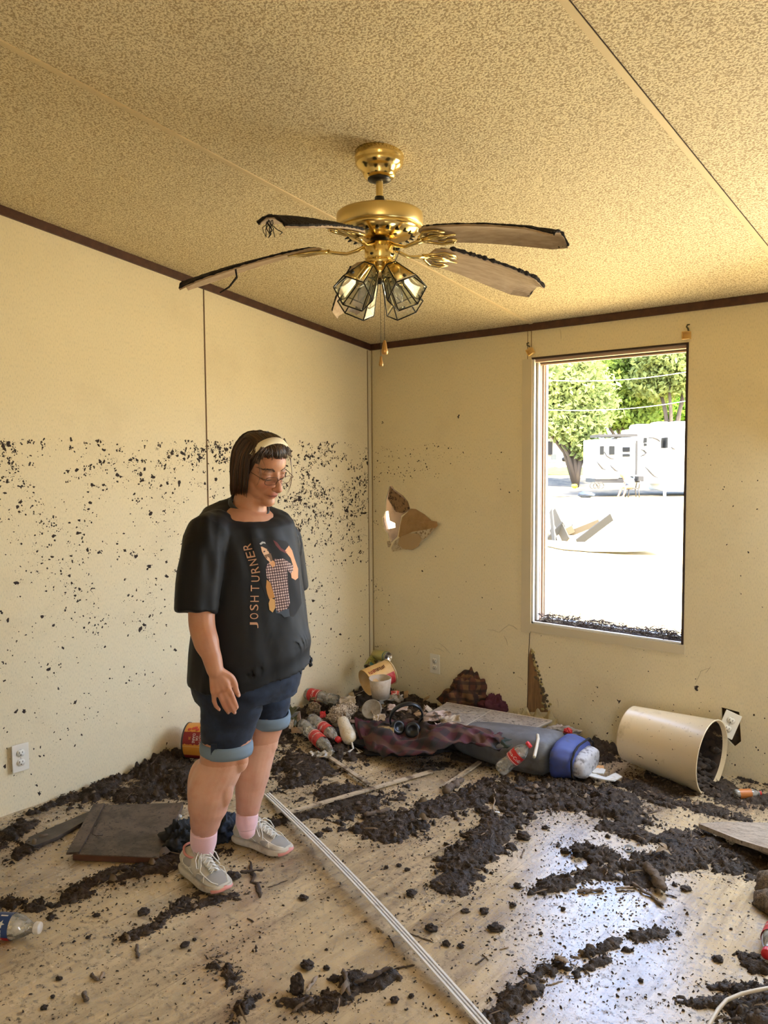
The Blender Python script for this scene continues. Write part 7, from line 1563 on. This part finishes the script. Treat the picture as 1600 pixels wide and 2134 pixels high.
# headphones
hp = empty('headphones', FL(845, 1520), label='black over ear headphones lying on top of the pile', cat='headphones'); BLKP = mat('headphone_black', (0.010, 0.011, 0.013), .35)
c = S(846, 1494, 4.03); U = (VR * .97 + VZ * .1).normalized(); Wv = (VZ * .82 - VF * .3 + VR * .05).normalized(); nrm_ = U.cross(Wv).normalized()
k = MB(); k.loft([[c + (U * math.cos(t) + Wv * math.sin(t)) * (.081 + u) + nrm_ * v for u, v in ((-.004, -.014), (.003, -.014), (.005, 0), (.003, .014), (-.004, .014))] for t in [-.55 + (PI + 1.1) * i / 40 for i in range(41)]]); k.build('headband', BLKP, hp, world=True)
for (x, y, t_, r_) in ((829, 1516, 3.98, .036), (860, 1522, 3.96, .040)):
    cc = S(x, y, t_); k = MB(); ax = (U * (.35 if x < 840 else -.2) - VF * .8 + VZ * .35).normalized(); X_ = ax.orthogonal().normalized(); Y_ = ax.cross(X_); k.lathe([(0, -.022), (r_ * .7, -.020), (r_, -.008), (r_, .004), (r_ * .9, .014), (r_ * .62, .016), (r_ * .5, .006), (0, .005)], 28, frame(cc, X_, Y_, ax)); k.build('ear_cup', BLKP, hp, world=True)
k = MB(); k.tube([S(869, 1512, 3.95), S(872, 1530, 3.93), S(866, 1550, 3.86), FL(868, 1580, .03), FL(872, 1592, .01)], .0016, 6); k.tube([S(875, 1500, 3.98), S(890, 1485, 4.0), S(905, 1482, 4.0), S(915, 1500, 3.98), S(925, 1495, 3.98)], .0014, 6); k.build('cord', mat('cord_grey', (0.10, 0.10, 0.10), .5), hp, world=True)
# other rubbish in the pile
FOAM = mat('bumpy_foam', (0.50, 0.40, 0.28), .9, var=(110, (0.16, 0.10, 0.06), .5, .6), bump=(160, 1, .01))
def bumpy(px, py, z, rx, ry, m, lab, seed, n=150, name='foam_chunk', cat='foam'):
    c = FL(px, py, z); s = (c - CAM).dot(FW) / F_PX; R = random.Random(seed); k = MB(); k.ellipsoid(c, (rx * s, rx * s * .7, ry * s), R=Matrix.Rotation(math.atan2(VR.y, VR.x), 3, 'Z'), nu=20, nv=12, fn=lambda d: 1 + .35 * noise.noise(d * 2 + Vector((seed, 0, 0))))
    base_ = [Vector(v) for v in k.v]
    for i in range(n): p = R.choice(base_); k.ellipsoid(p, (.0045 + .003 * R.random(),) * 3, nu=6, nv=4)
    return tag(k.build(name, m), lab, cat)
bumpy(706, 1490, .10, 24, 20, FOAM, 'large pale bumpy foam clump in front of the lying bottle', 3, 260); bumpy(726, 1478, .11, 17, 11, FOAM, 'smaller bumpy foam piece joined right of the large clump', 4, 130)
bumpy(654, 1478, .07, 14, 12, mat('muddy_foam', (0.26, 0.18, 0.10), .9, var=(80, (0.07, 0.045, 0.03), .48, .6)), 'mud brown foam lump left of the pale clump', 6, 120)
wb = empty('bulb_bottle', FL(728, 1540), label='white mud speckled bulb shaped bottle pointing at the camera', cat='bottle'); A, B = FL(713, 1500, .105), FL(731, 1547, .045)
WBM = mat('speckled_white_plastic', (0.62, 0.55, 0.42), .4, var=(120, (0.06, 0.04, 0.03), .60, .66), var2=(9, (0.45, 0.32, 0.14), .5, .7)); k = MB(); L = (B - A).length; k.lathe([(0, 0), (.026, .004), (.030, L * .1), (.031, L * .3), (.036, L * .55), (.038, L * .72), (.034, L * .86), (.022, L * .96), (.010, L), (0, L * 1.01)], 28, axis_frame(A, B)); k.build('bulb', WBM, wb, world=True)
k = MB(); k.tube([FL(733, 1548, .045), FL(736, 1560, .03)], .005, 8); k.build('neck', mat('wire_white', (0.6, 0.57, 0.52), .4), wb, world=True)
k = MB(); R = random.Random(8)
for i in range(7): k.tube([FL(736, 1560, .03), FL(728 - 8 * R.random(), 1566 + 4 * R.random(), .02), FL(706 + 10 * R.random(), 1567 + 6 * R.random(), .012), FL(725 + 10 * R.random(), 1572 + 3 * R.random(), .01), FL(748 + 8 * R.random(), 1566 + 3 * R.random(), .012), FL(740, 1558, .02)], .0014, 5)
tag(k.build('string_tangle', mat('wire_white', (0.6, .57, .52))), 'tangle of white wire in front of the bulb bottle', 'wire')
k = MB(); A = FL(774, 1478, .125); Zl = (-VF * .75 + VZ * .6 - VR * .25).normalized(); Xl = Zl.orthogonal().normalized(); k.lathe([(0, 0), (.046, 0), (.050, .003), (.054, .002), (.055, -.004), (.052, -.006), (0, -.004)], 40, frame(A, Xl, Zl.cross(Xl), Zl)); tag(k.build('pot_lid', mat('lid_grey', (0.26, 0.23, 0.18), .5, var=(30, (0.16, 0.12, 0.08), .45, .65))), 'round dirty translucent lid tilted up in the middle of the pile', 'lid')
def crumple(px, py, z, w_, h, m, lab, cat, seed, name='paper', d=.05, wr=.012, lean=.6, grp=None):
    c = FL(px, py, z); s = (c - CAM).dot(FW) / F_PX; W, H_ = w_ * s, h * s; g_ = [[c + VR * (W * (i / 2 - .5)) + VZ * (H_ * (.5 - j / 2)) * lean + VF * (d * (1 - j / 2) * (1 - lean + .3)) for i in range(3)] for j in range(3)]; return drape(name, g_, m, lab, cat, th=.0015, wr=wr, seed=seed, grp=grp)
PAP = mat('soiled_paper', (0.48, 0.40, 0.30), .8, var=(12, (0.30, 0.22, 0.14), .45, .7)); CRD = mat('wet_cardboard', (0.30, 0.19, 0.09), .85, var=(14, (0.16, 0.10, 0.05), .45, .7)); PNK = mat('pinkish_paper', (0.42, 0.31, 0.25), .8, var=(18, (0.14, 0.09, 0.06), .52, .62)); PLS = clear_plastic('cloudy_film', (0.9, 0.88, 0.84), .45, .15, (0.55, 0.48, 0.38), .25)
cb = empty('paper_cup', FL(792, 1450), label='crushed white paper cup under the yellow tub', cat='cup'); k = MB(); k.lathe([(0, 0), (.050, 0), (.062, .105), (.060, .105), (.048, .003), (0, .003)], 28, Matrix.Translation(S(793, 1452, 4.33)) @ Matrix.Rotation(.06, 4, 'X')); k.v = [tuple(Vector(v) + Vector((1, 1, 0)) * .009 * noise.noise(Vector(v) * 18)) for v in k.v]; k.build('cup', PAP, cb, world=True)
crumple(815, 1458, .09, 50, 16, PLS, 'cloudy plastic film at the foot of the paper cup', 'plastic film', 3, 'plastic_film'); crumple(824, 1447, .11, 18, 9, mat('red_white_wrapper', (0.5, 0.06, 0.04), .4, var=(60, (0.6, 0.5, 0.42), .52, .56)), 'small red and white wrapper right of the paper cup', 'wrapper', 5, 'wrapper', wr=.006)
crumple(668, 1577, .03, 44, 20, PLS, 'torn clear wrapper over the neck of the crushed bottle', 'wrapper', 7, 'wrapper', wr=.010, lean=.4)
crumple(627, 1432, .10, 34, 22, CRD, 'brown cardboard flap behind the denim shorts', 'cardboard', 8, 'cardboard'); crumple(673, 1428, .12, 20, 12, CRD, 'curled cardboard scrap against the left wall', 'cardboard', 9, 'cardboard')
crumple(618, 1525, .03, 24, 14, mat('tan_card', (0.34, 0.22, 0.13), .8), 'tan card corner left of the crushed bottle', 'cardboard', 11, 'cardboard', wr=.006)
crumple(724, 1462, .14, 34, 16, PAP, 'pale torn paper above the foam clump', 'paper', 12); crumple(912, 1500, .14, 60, 26, PNK, 'crinkled pinkish paper left of the grey panel', 'paper', 13, wr=.022); crumple(930, 1522, .13, 50, 22, PNK, 'torn pinkish sheet over the maroon blanket', 'paper', 14, wr=.020); crumple(940, 1506, .135, 40, 20, PAP, 'pale creased sheet at the left end of the grey panel', 'paper', 29, wr=.018)
crumple(804, 1527, .10, 34, 22, mat('food_carton', (0.34, 0.24, 0.11), .7, var=(22, (0.12, 0.07, 0.03), .5, .6)), 'flattened tan food carton left of the headphones', 'carton', 15, 'carton', wr=.008); crumple(816, 1546, .06, 40, 12, CRD, 'open carton flap under the headphones', 'cardboard', 16, 'cardboard', wr=.006); crumple(790, 1500, .13, 26, 14, PAP, 'grey white scrap behind the food carton', 'paper', 17)
crumple(828, 1478, .12, 44, 16, PNK, 'soiled paper layer behind the headphones', 'paper', 18); crumple(608, 1497, .06, 20, 60, mat('dark_green_film', (0.10, 0.10, 0.05), .35), 'dark glossy film hanging below the shorts hem', 'plastic film', 19, 'plastic_film', wr=.012); crumple(606, 1512, .05, 9, 24, PAP, 'narrow white carton edge just right of the far knee', 'carton', 20, 'carton', wr=.004)
crumple(672, 1492, .07, 12, 16, REDC, 'dark red plastic scrap between foam and brown lump', 'scrap', 21, 'plastic_scrap', wr=.005)
R = random.Random(6)
for i in range(34):
    x, y = [(610 + 130 * R.random(), 1440 + 90 * R.random()), (740 + 160 * R.random(), 1440 + 60 * R.random())][i % 2]
    c = FL(x, y, .05 + .05 * (1 if y < 1490 else .3)); k = MB(); w1, h1 = .012 + .022 * R.random(), .008 + .016 * R.random(); ang = R.random() * 6
    k.box((0, 0, 0), (w1 * 2, h1 * 2, .002), rot=(R.gauss(0, .5), R.gauss(0, .5), ang)); o = k.build('scrap', [PAP, CRD, PNK, mat('grey_scrap', (0.2, 0.19, 0.16), .7), CRD][i % 5]); o.location = c; tag(o, 'little torn scrap of card or paper tucked in the rubbish pile', 'scrap', 'scraps in the rubbish pile')
# broken plates, ring, leaves, small pieces
CER = mat('white_ceramic', (0.62, 0.62, 0.60), .25, spec=.6, var=(30, (0.35, 0.28, 0.18), .56, .72))
for pts, z, lab in (([(1218, 1600), (1240, 1597), (1262, 1606), (1258, 1614), (1236, 1612)], .035, 'upper curved white plate fragment right of the duffel'), ([(1216, 1615), (1232, 1612), (1262, 1622), (1282, 1612), (1296, 1620), (1280, 1629), (1262, 1627), (1238, 1622)], .030, 'lower white plate fragment right of the duffel')):
    k = MB(); P = [FL(*q, z) for q in pts]; k.prism([(p.x, p.y) for p in P], z, z + .005); me = evalmesh(k.mesh('p'), []); tag(obj_from(me, 'plate_shard', CER, smooth=False), lab, 'plate fragment')
crumple(1248, 1604, .04, 26, 8, mat('orange_white_scrap', (0.55, 0.28, 0.10), .6), 'small orange and white scrap beside the plate fragments', 'scrap', 33, 'scrap', wr=.004)
k = MB(); c = FL(1310, 1772, .03); k.lathe([(.017, 0), (.018, .010), (.0155, .011), (.014, .002), (.017, 0)], 24, Matrix.Translation(c) @ Matrix.Rotation(.25, 4, 'X')); tag(k.build('jar_ring', clear_plastic('ring_plastic', (.85, .85, .85), .35, .15, (.5, .5, .5))), 'clear plastic bottle ring on the right hand drift', 'ring')
LFM = mat('dry_leaf', (0.24, 0.17, 0.10), .8)
for i, (x, y, a) in enumerate(((1370, 1793, .6), (1380, 1798, 1.4), (1390, 1795, 2.2), (1398, 1802, 2.6), (1366, 1800, .2))):
    k = MB(); L = .045; rows = [[Vector((L * t, w_ * .011 * math.sin(PI * min(1, t + .02)), .004 * abs(w_) + .008 * math.sin(PI * t))) for w_ in (-1, 0, 1)] for t in [j / 8 for j in range(9)]]; k.loft(rows, closed=False, caps=False); o = k.build('dry_leaf', LFM); q = FL(x, y); o.location = (q.x, q.y, mud_h(q.x, q.y) + .006 + .004 * i); o.rotation_euler = (.1, -.2, a + .6); tag(o, 'curled pale dry leaf in the cluster on the right hand drift', 'leaf', 'dry leaves on the right drift')
for x, y, a, b, m, lab in ((1037, 1640, 7, 4, PAP, 'small white chip on the drift in front of the duffel'), (372, 1706, 10, 8, CER, 'bright white scrap between the cabinet door and dark cloth'), (1036, 1700, 7, 3, CER, 'thin white chip on the central drift')):
    c = FL(x, y); s = (c - CAM).dot(FW) / F_PX; k = MB(); k.ellipsoid((0, 0, 0), (a * s, a * s * .6, b * s * .5), nu=10, nv=6, fn=lambda d: 1 + .4 * nz(d, 2)); o = k.build('white_chip', m); o.location = (c.x, c.y, mud_h(c.x, c.y) + .01); tag(o, lab, 'chip')
heap('cloth', 372, 1760, 34, 44, .06, mat('black_rag', (0.012, 0.011, 0.010), .8, var=(10, (0.05, 0.04, 0.03), .55, .7)), 'black muddy rag heap between the cabinet door and the near leg', 'cloth', 17, .5, 0, freq=2.6, dep=.8)
heap('cloth', 470, 1738, 32, 40, .055, mat('navy_rag', (0.012, 0.018, 0.032), .7), 'navy blue crumpled cloth on the floor behind the two legs', 'cloth', 18, .5, 0, freq=2.6)
# fuzzy bundle at the right edge
fz_ = empty('plush_bundle', FL(1600, 1900), label='matted grey brown fuzzy bundle cut off by the right edge', cat='plush'); FUR = mat('matted_fur', (0.17, 0.12, 0.075), .95, bump=(260, 1, .006), var=(80, (0.08, 0.055, 0.035), .45, .6))
k = MB()
for x, y, t_, r in ((1612, 1850, 2.62, .055), (1600, 1885, 2.56, .045), (1625, 1900, 2.52, .05), (1650, 1860, 2.6, .08)): k.ellipsoid(S(x, y, t_), (r, r, r * .95), fn=lambda d: 1 + .22 * nz(d, 2.5) + .1 * nz(d, 7))
k.v = [(x, y, max(.004, z)) for x, y, z in k.v]; k.build('fur', FUR, fz_, world=True)
